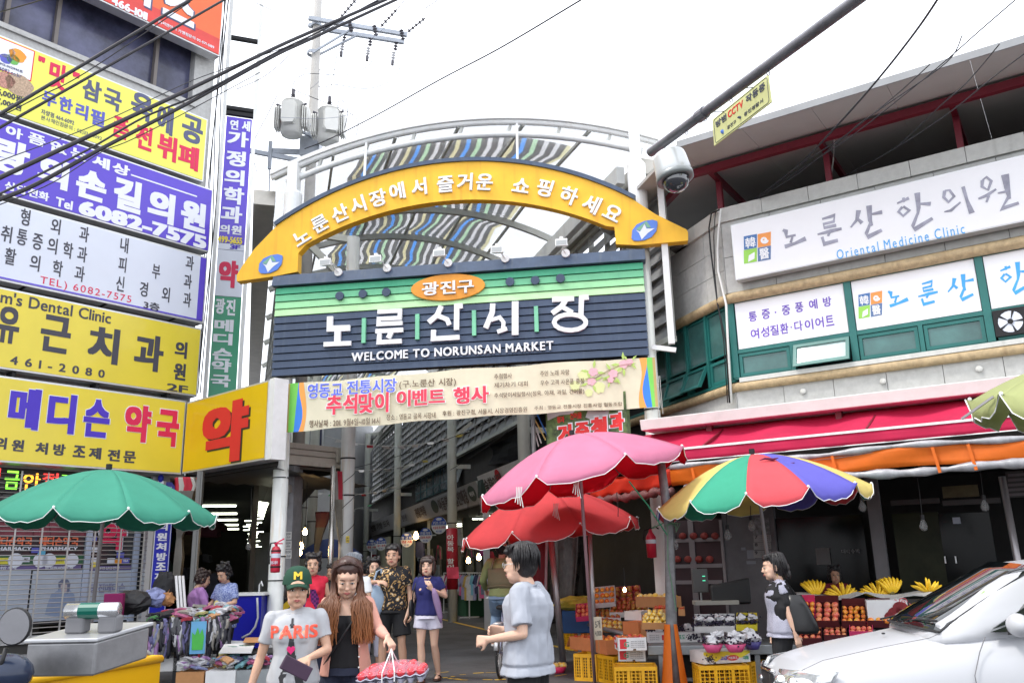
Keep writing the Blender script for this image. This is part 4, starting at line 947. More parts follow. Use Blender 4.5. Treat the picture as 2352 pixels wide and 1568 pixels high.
# white
wh,wsr,*_r=signbox(K2(1610,680),K2(1565,1190),m_wsh,'white clinic sign listing departments in grey characters with a red telephone number')
c=MB();c.fb(LF,wsr-.16,wsr-.032,_r[0]+.04,_r[1]-.04,.0035,.006);c.fb(LF,-6.2,wsr-.032,_r[0]+.04,_r[0]+.07,.0035,.006);c.bu('purple_edge',m_pur,wh)
for s,cx,cy,w,h in(('형',195,370,75,130),('외',430,440,75,120),('과',650,500,75,120),('취',50,500,85,130),('통',170,525,82,125),('증',290,560,80,125),('의',405,590,75,125),('학',525,625,78,125),('과',635,655,75,122),('활',80,672,88,130),('의',270,722,78,125),('학',445,765,78,125),('과',615,805,78,122),('내',960,585,62,118),('피',945,735,60,118),('신',928,882,62,118),('부',1205,790,62,112),('경',1110,925,62,115),('외',1280,965,60,115),('과',1465,722,62,112),('과',1450,865,60,112),('과',1445,1005,60,112)):cct(LF,K2,cx,cy,w,h,s,m_lg,wh,bold=.02)
cct(LF,K2,660,935,720,72,'TEL) 6082-7575',m_lr,wh,bold=.0,gap=.15);cct(LF,K2,1170,1055,125,62,'3층',m_lg,wh,bold=.03)
# purple
pu,*_r=signbox(K1(1655,1468),K2(1605,640),m_pur,'wide purple clinic sign with big white characters and telephone number')
for s,cx,cy in(('아',110,1025),('픔',283,1078),('없',452,1140),('는',612,1195),('세',780,1255),('상',935,1308)):cct(LF,K1,cx,cy,138,85,s,m_lw,pu,bold=.05)
for s,K,cx,cy,w,h in(('랑',K1,85,1212,290,265),('의',K1,412,1335,245,225),('손',K2,705,125,240,225),('길',K2,985,200,220,250),('의',K2,1245,290,210,240),('원',K2,1492,360,195,230)):cct(LF,K,cx,cy,w,h,s,m_lw,pu,bold=.07)
cct(LF,K2,208,170,355,68,'상담전화',m_lw,pu,bold=.045);cct(LF,K2,495,265,135,72,'Tel',m_lw,pu,bold=.045);cct(LF,K2,1098,428,1010,108,'6082-7575',m_lw,pu,bold=.07)
a,b=LF.px(*K2(1010,45)),LF.px(*K2(1520,210));c=MB();c.fb(LF,a[0],b[0],(a[1]+b[1])/2-.015,(a[1]+b[1])/2+.015,.004,.007);c.bu('underline',m_lw,pu)
# lemon
le,*_r=signbox(K1(1612,925),K1(1565,1405),m_yl2,'lemon yellow restaurant sign with grey blue and red characters under the windows')
for s,cx,cy,w,h,m in(('"',322,460,55,42,m_lr),('맛',448,590,145,205,m_lr),('"',588,580,55,42,m_lr),('삼',710,700,150,165,m_lgy),('국',870,772,140,160,m_lgy),('육',1095,825,172,205,m_lgy),('에',1275,925,130,220,m_lgy),('공',1485,1002,165,210,m_lgy),('무',382,768,118,110,m_lsb),('한',508,812,108,118,m_lsb),('리',632,862,100,118,m_lsb),('필',755,912,112,125,m_lsb),('품',930,988,132,165,m_lr),('전',1112,1062,130,190,m_lr),('뷔',1290,1140,152,195,m_lr),('페',1455,1212,160,185,m_lr)):cct(LF,K1,cx,cy,w,h,s,m,le,bold=.05)
cct(LF,K1,445,905,265,40,'자양점 464-6092',m_lgy,le,bold=.02);cct(LF,K1,550,990,488,40,'본사체인점문의 : 02)334-6092',m_lgy,le,bold=.0)
cct(LF,K1,75,738,200,58,'5,000원',m_lg,le,bold=.05);cct(LF,K1,70,805,200,55,'7,000원',m_lg,le,bold=.05)
a=LF.px(*K1(0,560))[0];b,z0=LF.px(*K1(232,622));z1=LF.px(*K1(255,400))[1]
c=MB();c.fb(LF,a-.9,b,z0,z1,.004,.007);bx=c.bu('white_card',m_lw,le);c=MB();c.fb(LF,a-.9,b+.02,z0-.02,z1+.02,.0035,.005);c.bu('card_border',m_lr2,le)
cct(LF,K1,80,560,180,30,'6092.co.kr',m_lgy,bx,.008);cct(LF,K1,80,520,200,20,'UM2-0021990호',m_lgy,bx,.008)
for(x,y,r,m)in((45,395,36,m_lw),(45,455,24,m_lsb),(135,430,34,m_orange),(100,460,26,mat('leaf',(.15,.45,.1))),(35,620,40,mat('food print',(.55,.28,.22),.6,var=.6,scale=40)),(150,660,55,mat('food print2',(.5,.36,.25),.6,var=.5,scale=40))):
 s,z=LF.px(*K1(x,y),.008);R=r*.0042;c=MB();c.pz([(s+R*cos(t)*(1+.1*sin(5*t)),z+R*.9*sin(t))for t in[2*pi*k/20 for k in range(20)]],LF.P,.0072,.011);c.bu('round_print',m,le)
# orange red sign at the top
rd,*_r=signbox(None,K1(1697,440),m_red,'orange red sign with white characters at the very top of the corner building',z1=15.2)
zb0=_r[1];c=MB();sr_=_r[0];c.fb(LF,-6.2,sr_-.04,zb0+.04,zb0+.42,.0035,.0065);c.bu('red_strip',m_red2,rd)
cct(LF,K1,1000,68,288,62,'466-1011',m_lw,rd,.008,.05);cct(LF,K1,1425,262,470,30,'(주)씨앤아이 가맹점문의 02-571-5189',m_lw,rd,.008,.02)
for s,cx,cy,w,h in(('스',1385,40,250,260),('치',1060,-90,230,220),('맥',780,-190,230,220)):
 cct(LF,K1,cx,cy,w+26,h+26,s,m_lgy,rd,.008,.07);cct(LF,K1,cx,cy,w,h,s,m_lw,rd,.014,.07)
# brackets between the signs
c=MB()
for s in(-.35,-1.7,-3.1,-4.4):
 for z in(4.80,6.42,7.96,9.5):c.fb(LF,s-.03,s+.03,z-.07,z+.07,-.3,-.05)
c.bu('sign_bracket',m_dark,bld)
# projecting vertical sign tower
VP_=aty(518,600,17.3);VF=Face(VP_.xy,70)
def vpx(K,x,y):return VF.px(*K(x,y))
vt=thing('sign_tower','tall narrow vertical sign tower with purple white and green panels beside the corner building','sign',VF.P(0,0,0))
sl_=(vpx(K1,1765,895)[0]+vpx(K2,1670,560)[0])/2;sr_=(vpx(K1,1960,925)[0]+vpx(K2,1875,580)[0])/2
zA=vpx(K1,1860,910)[1];zB=vpx(K2,1775,572)[1];zC=vpx(K2,1770,622)[1];zD=vpx(K2,1745,980)[1];zE=vpx(K3,1900,500)[1]-.4
c=MB();c.fb(VF,sl_-.1,sl_-.02,3.6,15.5,-.12,.02);c.bu('post',m_white,vt);c=MB();c.fb(VF,sr_+.02,sr_+.1,3.6,15.5,-.12,.02);c.bu('post',m_white,vt)
c=MB()
for z in(zA+.06,11.6,13.4):c.fb(VF,sl_-.02,sr_+.02,z,z+.08,-.1,0)
c.bu('crossbar',m_dark,vt)
m_vg=mat('green sign sheet',(.03,.30,.16),.3,var=.06)
for z0,z1,m,nm in((zB,zA,m_pur,'purple_panel'),(zC,zB,m_wsh,'floor_panel'),(zD,zC,m_wsh,'white_panel'),(zE,zD,m_vg,'green_panel')):
 c=MB();c.fb(VF,sl_,sr_,z0+.006,z1-.006,-.1,-.004);pn=c.bu(nm,m,vt)
 if nm=='purple_panel':
  for s,K,cx,cy,w,h in(('연',K1,1808,965,65,75),('세',K1,1900,975,65,80),('가',K1,1838,1075,165,120),('정',K1,1822,1225,150,120),('의',K1,1810,1370,155,120),('학',K2,1805,205,160,130),('과',K2,1788,348,165,130),('의',K2,1735,462,75,70),('원',K2,1825,470,80,70)):cct(VF,K,cx,cy,w,h,s,m_lw,pn,.0,.05)
  cct(VF,K2,1775,545,190,50,'499-5655',flat('yellow ink',(.85,.7,.05)),pn,.0,.05)
 if nm=='floor_panel':cct(VF,K2,1815,600,80,34,'3F',m_lb,pn,.0,.05)
 if nm=='white_panel':cct(VF,K2,1762,808,150,210,'약',m_lr,pn,.0,.07)
 if nm=='green_panel':
  for s,K,cx,cy,w,h in(('광',K2,1700,1055,75,120),('진',K2,1782,1065,70,125),('메',K2,1728,1205,150,95),('디',K2,1720,1310,150,90),('슨',K3,1930,135,170,105),('약',K3,1922,240,170,100),('국',K3,1915,365,172,105)):cct(VF,K,cx,cy,w,h,s,m_lw,pn,.0,.05)
# loose cables down the building corner
c=MB()
for k,(x0,x1)in en(((.32,.36),(.40,.34),(.36,.46),(.5,.42))):
 c.tube([LF.P(x0+(x1-x0)*t+.03*sin(9*t+k),15-10*t,-.3+.05*sin(7*t+k))for t in[q/20 for q in range(21)]],.012,5)
tag(c.bu('corner_cables',m_blk),'bundle of thin black cables running down the corner of the sign covered building','cable')
# small far roofs right of the tower
c=MB();F_=Face((-13,42),95);c.fb(F_,-2.5,4.6,0.01,9.2,-6,0);o=c.bu('far_house',mat('far house wall',(.55,.56,.58),.7,var=.2,scale=.6));tag(o,'pale distant house seen between the sign tower and the gate','building')
for i in range(2):
 for k in range(2):
  cc=MB();cc.fb(F_,.6+2*i,1.7+2*i,5.4+1.8*k,6.6+1.8*k,.005,.06);w_=cc.bu('window',m_alu,o);cc=MB();cc.fb(F_,.7+2*i,1.6+2*i,5.5+1.8*k,6.5+1.8*k,.061,.07);cc.bu('pane',m_bg,w_)
cc=MB();cc.fb(F_,3.0,3.7,9.2,10.3,-1,-.3);cc.lathe([(0,9.2),(.12,9.2),(.12,11),(0,11)],(F_.P(4.4,0,-1)),8);cc.bu('roof_flue',m_wsh,o)
# ---------------- ground floor: shutter, shop front, pilaster
SF=Face(LF.P(0,0,-.40).xy,40)
gf=thing('pharmacy_front','closed pharmacy shop front behind a see-through rod shutter','shop front',SF.P(-3,0,-.2))
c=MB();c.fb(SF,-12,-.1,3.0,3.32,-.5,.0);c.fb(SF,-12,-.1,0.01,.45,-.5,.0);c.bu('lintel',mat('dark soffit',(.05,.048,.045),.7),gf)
BW=Face(SF.P(0,0,-.30).xy,40)
def bx(K,x0,y0,x1,y1,m,nm,o=0.0,parent=gf,F=BW,th=.01):
 (s0,_),(s1,_)=F.px(*K(x0,(y0+y1)/2),o),F.px(*K(x1,(y0+y1)/2),o);z0=F.px(*K((x0+x1)/2,y1),o)[1];z1=F.px(*K((x0+x1)/2,y0),o)[1]
 c=MB();c.fb(F,s0,s1,z0,z1,o-th,o);return c.bu(nm,m,parent)
m_psl=mat('pale blue poster',(.42,.47,.56),.4,var=.12,scale=3);m_pm=mat('maroon display',(.16,.03,.05),.5,var=.4,scale=3);m_pw=mat('light post',(.42,.48,.62),.4)
bx(K4,-400,-60,1245,1060,mat('shop glass dark',(.035,.035,.04),.15,spec=.6),'glass',-.02)
bx(K4,-200,180,760,300,m_pm,'display',.0)
for i in range(5):
 for j in range(3):bx(K4,-20+i*150+5*j,185+38*j,120+i*150+5*j,218+38*j,mat('maroon box',(.22,.05,.07),.6,var=.3),'display_box',.012)
bx(K4,-200,385,700,425,m_blk,'dark_band',.004);bx(K4,-200,462,718,545,mat('green band',(.035,.12,.06),.4),'green_band',.008)
for x in(-60,450):o=bx(K4,x,485,x+150,540,flat('yellow label',(.65,.6,.06)),'yellow_label',.014);cct(BW,K4,x+75,508,110,16,'Natures Plus',m_lg,o,.016,0)
for x in(130,345,420,615):
 s,z=BW.px(*K4(x,508));c=MB();c.pz([(s+.12*cos(2*pi*k/14),z+.12*sin(2*pi*k/14))for k in range(14)],BW.P,.014,.02);c.bu('round_sticker',m_wsh,gf)
bx(K4,-200,555,700,592,mat('purple band',(.13,.1,.26),.4),'purple_band',.01);bx(K4,760,555,1130,592,mat('purple band',(.13,.1,.26),.4),'purple_band',.01)
cct(BW,K4,60,572,160,26,'처방조제',m_wsh,gf,.012,.02);cct(BW,K4,510,572,240,26,'병.의원처방조제',m_wsh,gf,.012,.02);cct(BW,K4,940,574,180,24,'한방상담환영',m_wsh,gf,.012,.02)
bx(K4,-200,595,245,1030,m_psl,'poster',.006);bx(K4,262,595,690,1025,m_psl,'poster',.006);bx(K4,752,595,1130,1030,m_psl,'poster',.006)
bx(K4,722,160,772,1030,m_pw,'shop_post',.04,th=.05);bx(K4,1142,160,1190,1030,m_pw,'shop_post',.04,th=.05)
for x in(110,510):cct(BW,K4,x,345,340,78,'메디슨약국',flat('orange ink',(.75,.16,.07)),gf,.012,.05);cct(BW,K4,x,407,320,32,'PHARMACY',m_wsh,gf,.012,.05)
cct(BW,K4,972,300,262,268,'약',m_wsh,gf,.01,.07);cct(BW,K4,972,300,238,250,'약',m_lr,gf,.02,.07)
cct(BW,K4,930,745,300,78,'광진메디슨',flat('faded violet',(.2,.2,.36)),gf,.01,.02)
for i,(x,y,m,s)in en(((805,320,m_lsb,'ADT'),(825,415,m_wsh,''),(820,505,m_wsh,''),(960,510,m_wsh,''),(1025,515,m_orange,''),(1085,510,m_lsb,'VISA'),(1040,462,m_lsb,''),(820,545,m_yp,''),(360,445,mat('cyan sticker',(.1,.4,.6)),''),(305,420,m_lsb,''),(225,500,m_wsh,'S'))):
 o=bx(K4,x-32,y-22,x+32,y+22,m,'sticker',.016+.001*i);
 if s:cct(BW,K4,x,y,44,22,s,m_wsh if m is not m_wsh else m_lg,o,.018+.001*i,.03)
# seated figure print on the poster
c=MB();m_fig=flat('figure print',(.13,.15,.24))
def bp(*q):return[BW.px(*K4(a,b))for a,b in q]
c.pz(bp((385,975),(410,880),(440,800),(500,765),(520,690),(575,672),(600,700),(598,760),(640,800),(665,1015),(560,1010),(430,985)),BW.P,.0065,.009);c.bu('figure_print',mat('figure blue print',(.25,.32,.48)),gf)
c=MB();c.pz(bp((505,760),(500,700),(530,672),(585,672),(606,710),(598,770),(575,800),(580,720),(540,712)),BW.P,.0095,.011);c.bu('hair_print',m_fig,gf)
c=MB();c.pz(bp((528,775),(520,720),(545,708),(578,716),(575,770),(552,790)),BW.P,.0097,.0115);c.bu('face_print',flat('face print',(.42,.36,.38)),gf)
# LED message board
led=bx(K3,-300,1125,690,1325,m_blk,'led_board',.0,F=Face(SF.P(0,0,.022).xy,40),th=.02);led.name='led_board'
lgm={'g':mat('green led',(.1,.3,.02),emis=(.25,.9,.05),estr=1.6),'o':mat('orange led',(.5,.2,.02),emis=(1,.4,.03),estr=1.8),'r':mat('red led',(.4,.02,.02),emis=(1,.05,.04),estr=1.6)}
LD=Face(SF.P(0,0,.022).xy,40)
for s,cx,w,k,y,h in(('금',105,130,'g',1225,160),('안',275,150,'o',1240,150),('전',440,140,'r',1210,90),('감',590,120,'g',1205,50),('녕',-60,120,'r',1190,140)):cct(LD,K3,cx,y,w,h,s,lgm[k],led,.004,.02)
# rod shutter
m_rod=mat('shutter rod',(.33,.32,.31),.35,metal=.5,var=.1);sh=thing('rod_shutter','closed metal rod roller shutter in front of the pharmacy windows','shutter',SF.P(-3,0.4,0))
s_r=SF.px(*K4(1238,600))[0]
for k in range(34):
 z=.62+k*.078
 c=MB();c.tube([SF.P(-7.5,z,.06),SF.P(s_r,z,.06)],.009,6);c.bu('rod',m_rod,sh)
sv_=[SF.px(*K4(x,600))[0]for x in(75,312,548,775,1000,1205)]
for s in[sv_[0]-.75,sv_[0]-1.5]+sv_:
 c=MB();c.fb(SF,s-.014,s+.014,.5,3.25,.070,.076);c.bu('link_strip',mat('zinc link',(.45,.45,.44),.4,metal=.5),sh)
c=MB();c.fb(SF,-7.5,s_r,.46,.58,-.0,.05);c.bu('bottom_bar',m_alu,sh);c=MB();c.fb(SF,s_r,s_r+.10,.3,3.3,-.1,.06);c.bu('guide',m_alu,sh)
c=MB();c.fb(SF,s_r+.10,s_r+.36,0.01,3.3,-.3,.05);tag(c.bu('granite_pilaster',mat('grey pilaster',(.27,.265,.26),.6,var=.1,scale=10)),'grey stone pilaster between the rod shutter and the blue vertical sign','pilaster')
c=MB();c.fb(SF,-12,s_r+.3,0.01,.3,.06,.55);tag(c.bu('shop_step',m_conc),'low concrete step in front of the pharmacy shutter','step')
# blue vertical sign
BV=Face(SF.P(s_r+.36,0,.08).xy,48)
bs_,z1=BV.px(*K4(1340,160));be_,_=BV.px(*K4(1488,170));c=MB();c.fb(BV,bs_,be_,.5,3.05,-.1,0);o=c.bu('vertical_sign',mat('deep blue sign',(.02,.03,.42),.3,var=.08));tag(o,'deep blue vertical sign with white characters beside the pharmacy shutter','sign')
for s_,e_ in((bs_+.01,bs_+.022),(be_-.022,be_-.01)):c=MB();c.fb(BV,s_,e_,.5,3.05,.001,.003);c.bu('border_line',m_wsh,o)
for s,cx,cy in(('의',1405,216),('원',1398,305),('처',1393,390),('방',1395,476),('조',1388,560),('제',1378,646)):cct(BV,K4,cx,cy,88,68,s,m_lw,o,.002,.05)
for s,cy in(('병',122),('방',40)):cct(BV,K4,1412,cy,88,68,s,m_lw,o,.002,.05)
OC=Face(SF.P(s_r+.2,0,.12).xy,40);s,z=OC.px(*K3(1460,1318));R=.16;c=MB();c.pz([(s+R*cos(pi/8+k*pi/4),z+R*1.1*sin(pi/8+k*pi/4))for k in range(8)],OC.P,-.02,0);o=c.bu('guard_plate',m_lsb);tag(o,'blue octagonal security company plate half hidden by the green parasol','sign');cct(OC,K3,1440,1288,100,18,'캡스경비구역',m_lw,o,.002,.02);c=MB();c.fb(OC,s-.08,s+.08,z-.05,z+.03,.001,.003);c.bu('white_field',m_lw,o)
c=MB();q=OC.P(*OC.px(*K3(1385,1212)),.05);c.ball(q,(.055,.055,.075));o=c.bu('alarm_lamp',flat('alarm blue',(.02,.03,.4)),smooth=True);tag(o,'small blue alarm lamp above the octagonal security plate','alarm lamp')
c=MB();c.box(q.x-.06,q.x+.06,q.y+.0,q.y+.12,q.z-.16,q.z-.05);c.bu('lamp_base',m_wsh,o)
# rolled striped awning cloth and grey tied curtain at the hall mouth
bundle([(S1(470,235),S1(700,235)),(S1(472,350),S1(735,320)),(S1(480,440),S1(690,455)),(S1(500,600),S1(670,600)),(S1(480,800),S1(600,800)),(S1(480,930),S1(545,930)),(S1(455,1150),S1(560,1150)),(S1(430,1480),S1(520,1480))],15.9,'tied_curtain','grey tied curtain with red and white striped top at the mouth of the dark hall',(mat('grey hall curtain',(.20,.185,.16),.5,var=.2,transl=.15),m_curw,m_curr),.2,1.)
a=aty(*S1(715,600),15.6);c=MB();c.bar((a.x,a.y,0),(a.x,a.y,3.3),.07,.07);c.bar((a.x+.06,a.y,0),(a.x+.06,a.y,3.3),.03,.09);tag(c.bu('hall_post',mat('grey hall post',(.14,.14,.135),.4,metal=.4)),'square grey metal post at the mouth of the dark market hall','post')
# ---------------- the dark market hall behind
hall=thing('market_hall','dark covered market hall with rows of fluorescent tubes behind the amber corner sign','building',(-5.8,24,0))
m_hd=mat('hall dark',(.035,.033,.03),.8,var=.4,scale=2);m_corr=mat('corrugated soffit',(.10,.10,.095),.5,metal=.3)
HF=Face((-5.9,16.9),3)
HX=Face(YF.P(0,0,-.4).xy,131)
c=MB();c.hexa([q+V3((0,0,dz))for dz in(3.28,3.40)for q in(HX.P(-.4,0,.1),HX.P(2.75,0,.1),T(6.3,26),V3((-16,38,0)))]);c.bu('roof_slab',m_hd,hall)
c=MB()
for k in range(9):e_=2.5-.2*k;c.add([HX.P(-.4,3.275,-.4*k),HX.P(e_,3.275,-.4*k),HX.P(e_,3.235,-.4*k-.2),HX.P(-.4,3.235,-.4*k-.2)],[(0,1,2,3)]);c.add([HX.P(-.4,3.235,-.4*k-.2),HX.P(e_,3.235,-.4*k-.2),HX.P(e_,3.275,-.4*k-.4),HX.P(-.4,3.275,-.4*k-.4)],[(0,1,2,3)])
c.bu('corrugated_ceiling',m_corr,hall)['kind']='stuff'
c=MB();c.box(-19,-11.6,38,38.3,0.01,5.0);c.bu('end_wall',m_hd,hall)
c=MB();c.fb(LF,1.4,3.2,0.01,3.3,-7.8,-7.6);c.bu('side_wall',m_hd,hall)
c=MB();c.bar(T(6.35,5,1.64),T(6.35,26,1.64),.1,3.27);c.bu('divider_wall',m_hd,hall)
c=MB();c.box(-14,-4.7,17.2,17.22,3.24,3.3)
for k in range(9):
 p=aty(*K4(2252-2*k,5+15*k),17.6+k*1.2);cc=MB();cc.bar(p+V3((-.03,0,0)),p+V3((.04,.4,0)),.022);cc.bu('fluorescent_tube',m_fl,hall)
for k in range(16):
 p=aty(*K4(2195+rnd.uniform(-90,60)*(1-k/26),150+k*16),20+k*1.0);cc=MB();w=rnd.uniform(.06,.2);cc.bar(p+V3((-w,0,0)),p+V3((w,0,0)),.022);cc.bu('fluorescent_tube',m_fl,hall)
for k in range(26):
 y=rnd.uniform(18,26);x=rnd.uniform(-8.5,-6.1)-(y-18)*.3;cc=MB();z=rnd.uniform(.3,2.6);s_=rnd.uniform(.12,.4)
 cc.hexa([(x-s_+rnd.uniform(-.1,.1),y,z),(x+s_,y,z-.05),(x+s_,y+.3,z),(x-s_,y+.3,z),(x-s_*.7,y,z+s_*rnd.uniform(.8,2)),(x+s_*.6,y,z+s_*1.4),(x+s_*.6,y+.3,z+s_*1.3),(x-s_*.7,y+.3,z+s_*1.2)])
 cc.bu('stored_bundle',mat('bundle%d'%(k%5),[(.10,.07,.05),(.07,.07,.09),(.05,.09,.06),(.12,.11,.10),(.12,.03,.04)][k%5],.8,var=.4,scale=6),hall,bevel=.03)
bulb(aty(*K4(2147,388),16.6),'unlit clear bulb hanging in the dark hall left of the gate column',lit=False,wire=1.1,sc=1.2)
# sink counter, blue panel
cq0=aty(*K4(1985,800),14.9);cq1=aty(*K4(2262,805),14.9);CFt=Face(cq0.xy,90);wd=cq1.x-cq0.x
ct=MB();ct.fb(CFt,0,wd,.25,cq0.z-.03,-.8,0);ct=ct.bu('fish_counter',mat('royal blue panel',(.01,.012,.33),.35,var=.1));tag(ct,'royal blue panelled counter with white rim beside the gate column','counter')
c=MB();c.fb(CFt,-.03,wd+.05,cq0.z-.03,cq0.z+.01,-.83,.03);c.bu('rim',m_white,ct);c=MB();c.tube([CFt.P(wd*.8,cq0.z+.01,-.2),CFt.P(wd*.8,cq0.z+.14,-.2),CFt.P(wd*.87,cq0.z+.19,-.18),CFt.P(wd*.93,cq0.z+.12,-.15)],.014,8);c.bu('tap',m_alu,ct)
c=MB();hp=[aty(*K4(*q),14.82)for q in((2222,830),(2225,900),(2228,1000),(2205,1080),(2160,1140),(2090,1175))];c.tube(hp,.018,8);o=c.bu('drain_hose',mat('hose white',(.55,.56,.6),.5),ct,smooth=True)
c=MB();c.box(cq0.x+.1,cq0.x+wd-.1,15.0,15.6,.0,.25);c.bu('base',m_dark,ct)
# fire extinguisher on the left gate column
def lathe_c(c,prof,x,y,n=14,mi=0):return c.lathe(prof,(x,y,0),n,mi)
q=aty(*Q1(358,1400),14.68);c=MB();lathe_c(c,[(0,q.z-.24),(.075,q.z-.235),(.08,q.z-.2),(.08,q.z+.12),(.06,q.z+.17),(.025,q.z+.19),(.022,q.z+.22),(0,q.z+.22)],q.x,q.y);fe=c.bu('fire_extinguisher',mat('extinguisher red',(.55,.02,.05),.3,var=.1,coat=.3),smooth=True);tag(fe,'red fire extinguisher strapped to the left gate column','fire extinguisher')
c=MB();c.box(q.x-.03,q.x+.10,q.y-.03,q.y+.03,q.z+.221,q.z+.24);c.bar((q.x,q.y,q.z+.24),(q.x+.13,q.y,q.z+.31),.02);c.bu('handle',m_lr,fe)
c=MB();c.tube([(q.x,q.y,q.z+.25),(q.x-.09,q.y,q.z+.24),(q.x-.115,q.y,q.z+.1),(q.x-.10,q.y,q.z-.1)],.013,6);c.bu('hose',m_blk,fe)
c=MB();lathe_c(c,[(.0815,q.z+.0),(.0815,q.z+.07)],q.x,q.y);c.bu('label',m_wsh,fe);Fe=Face((q.x,q.y),90);txt(Fe,(-.06,q.z-.1),(.06,q.z-.05),'영동교골목',m_wsh,fe,.083,.002,.03,px=False)
c=MB();lathe_c(c,[(.083,q.z-.16),(.083,q.z-.13)],q.x,q.y);lathe_c(c,[(.083,q.z+.1),(.083,q.z+.125)],q.x,q.y);c.bar((q.x,q.y+.08,q.z-.15),(q.x-.05,q.y+.2,q.z-.15),.02);c.bu('strap',m_dark,fe)
# ================================================================ right building: clinic over fruit shop
RP=aty(1690,875,13.5);RF=Face(RP.xy,123.5);R2=Face(RP.xy,160)
m_st=mat('clinic stone wall',(.56,.56,.53),.75,var=.1,scale=12,bump=.12,bscale=90,streak=.3,streakcol=(.33,.33,.30))
m_st2=mat('clinic granite slab',(.50,.50,.48),.75,var=.14,scale=10,bump=.12,bscale=90,dirt=.25,streakcol=(.36,.36,.33))
m_tan=mat('tan round moulding',(.47,.35,.20),.6,var=.3,scale=12,streak=.5,streakcol=(.2,.12,.05),bump=.2,bscale=40,stretch=(1,1,1))
m_tfr=mat('teal green window frame',(.02,.15,.135),.4,var=.12);m_tgl=mat('green tinted glass',(.06,.16,.15),.08,var=.35,scale=1.5,spec=.6)
cb=thing('clinic_building','two storey stone clinic building with rounded corner green windows and red steel roof frame','building',RF.P(4,0,-4))
SE=9.0
def ring_seg(F,s0,s1,z0,z1,o0,o1,m,nm,par_=cb,bev=0):
 c=MB();c.fb(F,s0,s1,z0,z1,o0,o1);return c.bu(nm,m,par_,bevel=bev)
# slabs of the walls, built one by one with recessed joints
def slabs(F,s0,s1,z0,z1,w,o,par_=cb,m=m_st2,hrow=None):
 n=max(1,int(round((s1-s0)/w)));rows_=hrow or 1
 for r in range(rows_):
  for i in range(n):
   a=s0+(s1-s0)*i/n;b=s0+(s1-s0)*(i+1)/n;za=z0+(z1-z0)*r/rows_;zc=z0+(z1-z0)*(r+1)/rows_;j=rnd.uniform(-.003,.003)
   c=MB();c.fb(F,a+.004,b-.004,za+.004,zc-.004,o-.05,o+j);c.bu('stone_slab',m,par_)
ring_seg(RF,.0,SE,3.62,4.3,-.4,-.03,m_dark,'wall_core');slabs(RF,.0,SE,3.62,4.12,.78,0.02)
ring_seg(R2,-5,-.0,3.62,4.3,-.4,-.03,m_dark,'wall_core');slabs(R2,-2.6,-.0,3.62,4.12,.65,0.02)
ring_seg(RF,.0,SE,5.74,7.0,-.4,-.03,m_dark,'wall_core');slabs(RF,.0,SE,5.76,7.0,.80,0.02,hrow=2)
ring_seg(R2,-5,-.0,5.74,7.0,-.4,-.03,m_dark,'wall_core');slabs(R2,-4.5,-.0,5.76,7.0,.55,0.02,hrow=3)
for F,a,b in((RF,-.03,SE),(R2,-4.6,.03)):
 n=int((b-a)/.72)
 for i in range(n):
  c=MB();c.fb(F,a+(b-a)*i/n+.004,a+(b-a)*(i+1)/n-.004,7.0,7.25,-.5,.07);c.bu('parapet_stone',m_st,cb)
for z,r in((5.66,.085),(4.18,.075)):
 c=MB();c.tube([R2.P(-4.6,z,.05),R2.P(-.12,z,.05),RF.P(.12,z,.05)+V3((-.01,0,0)),RF.P(SE,z,.05)],r,10);c.bu('round_moulding',m_tan,cb,smooth=True)
c=MB();c.fb(RF,0.1,SE,4.24,4.31,-.05,.12);c.bu('window_sill',m_st,cb)
# stains / fixings under the moulding
for s in(1.05,2.2,3.45):
 c=MB();q=RF.P(s,3.98,.035);c.lathe([(0,.0),(.045,.0),(.045,.02),(.02,.03),(0,.03)],(0,0,0),12);c.v=[(q.x+RF.d.x*x+RF.n.x*z,q.y+RF.d.y*x+RF.n.y*z,q.z+y)for x,y,z in c.v];c.bu('wall_plug',m_st,cb)
# windows
def win(F,s0,s1,z0,z1,nm='window',fw=.05,o=.0,glass=None,tilt=0,par_=cb):
 c=MB()
 P=lambda s,z,oo:F.P(s,z,oo+(tilt*(z1-z)if tilt else 0))
 def bb(a,b,c0,c1,o0,o1):c.hexa([P(a,c0,o1),P(b,c0,o1),P(b,c0,o0),P(a,c0,o0),P(a,c1,o1),P(b,c1,o1),P(b,c1,o0),P(a,c1,o0)])
 bb(s0,s1,z0,z0+fw,o-.06,o);bb(s0,s1,z1-fw,z1,o-.06,o);bb(s0,s0+fw,z0+fw+.001,z1-fw-.001,o-.06,o);bb(s1-fw,s1,z0+fw+.001,z1-fw-.001,o-.06,o)
 fr=c.bu(nm,m_tfr,par_)
 c=MB();bb(s0+fw+.001,s1-fw-.001,z0+fw+.001,z1-fw-.001,o-.04,o-.03);c.bu('pane',glass or m_tgl,fr);return fr
zb,zm,zt2=4.31,4.76,5.58
c=MB();c.fb(RF,.02,SE,zb,5.62,-.5,-.12);c.fb(R2,-4.6,-.02,zb,5.62,-.5,-.12);c.bu('window_backing',m_dark,cb)
c=MB();c.fb(RF,0,SE,zt2,5.62,-.1,.02);c.fb(RF,0,SE,zb,zb+.03,-.1,.02);c.fb(RF,0,SE,zm-.03,zm+.03,-.1,.015)
for s in(.03,1.87,3.66,5.5,7.3,8.95):c.fb(RF,s-.05,s+.05,zb+.03,zt2,-.1,.03)
for s in(.94,2.79,4.6,6.4,8.1):c.fb(RF,s-.03,s+.03,zb+.03,zm-.03,-.1,.02)
c.bu('window_mullion',m_tfr,cb)['kind']='stuff'
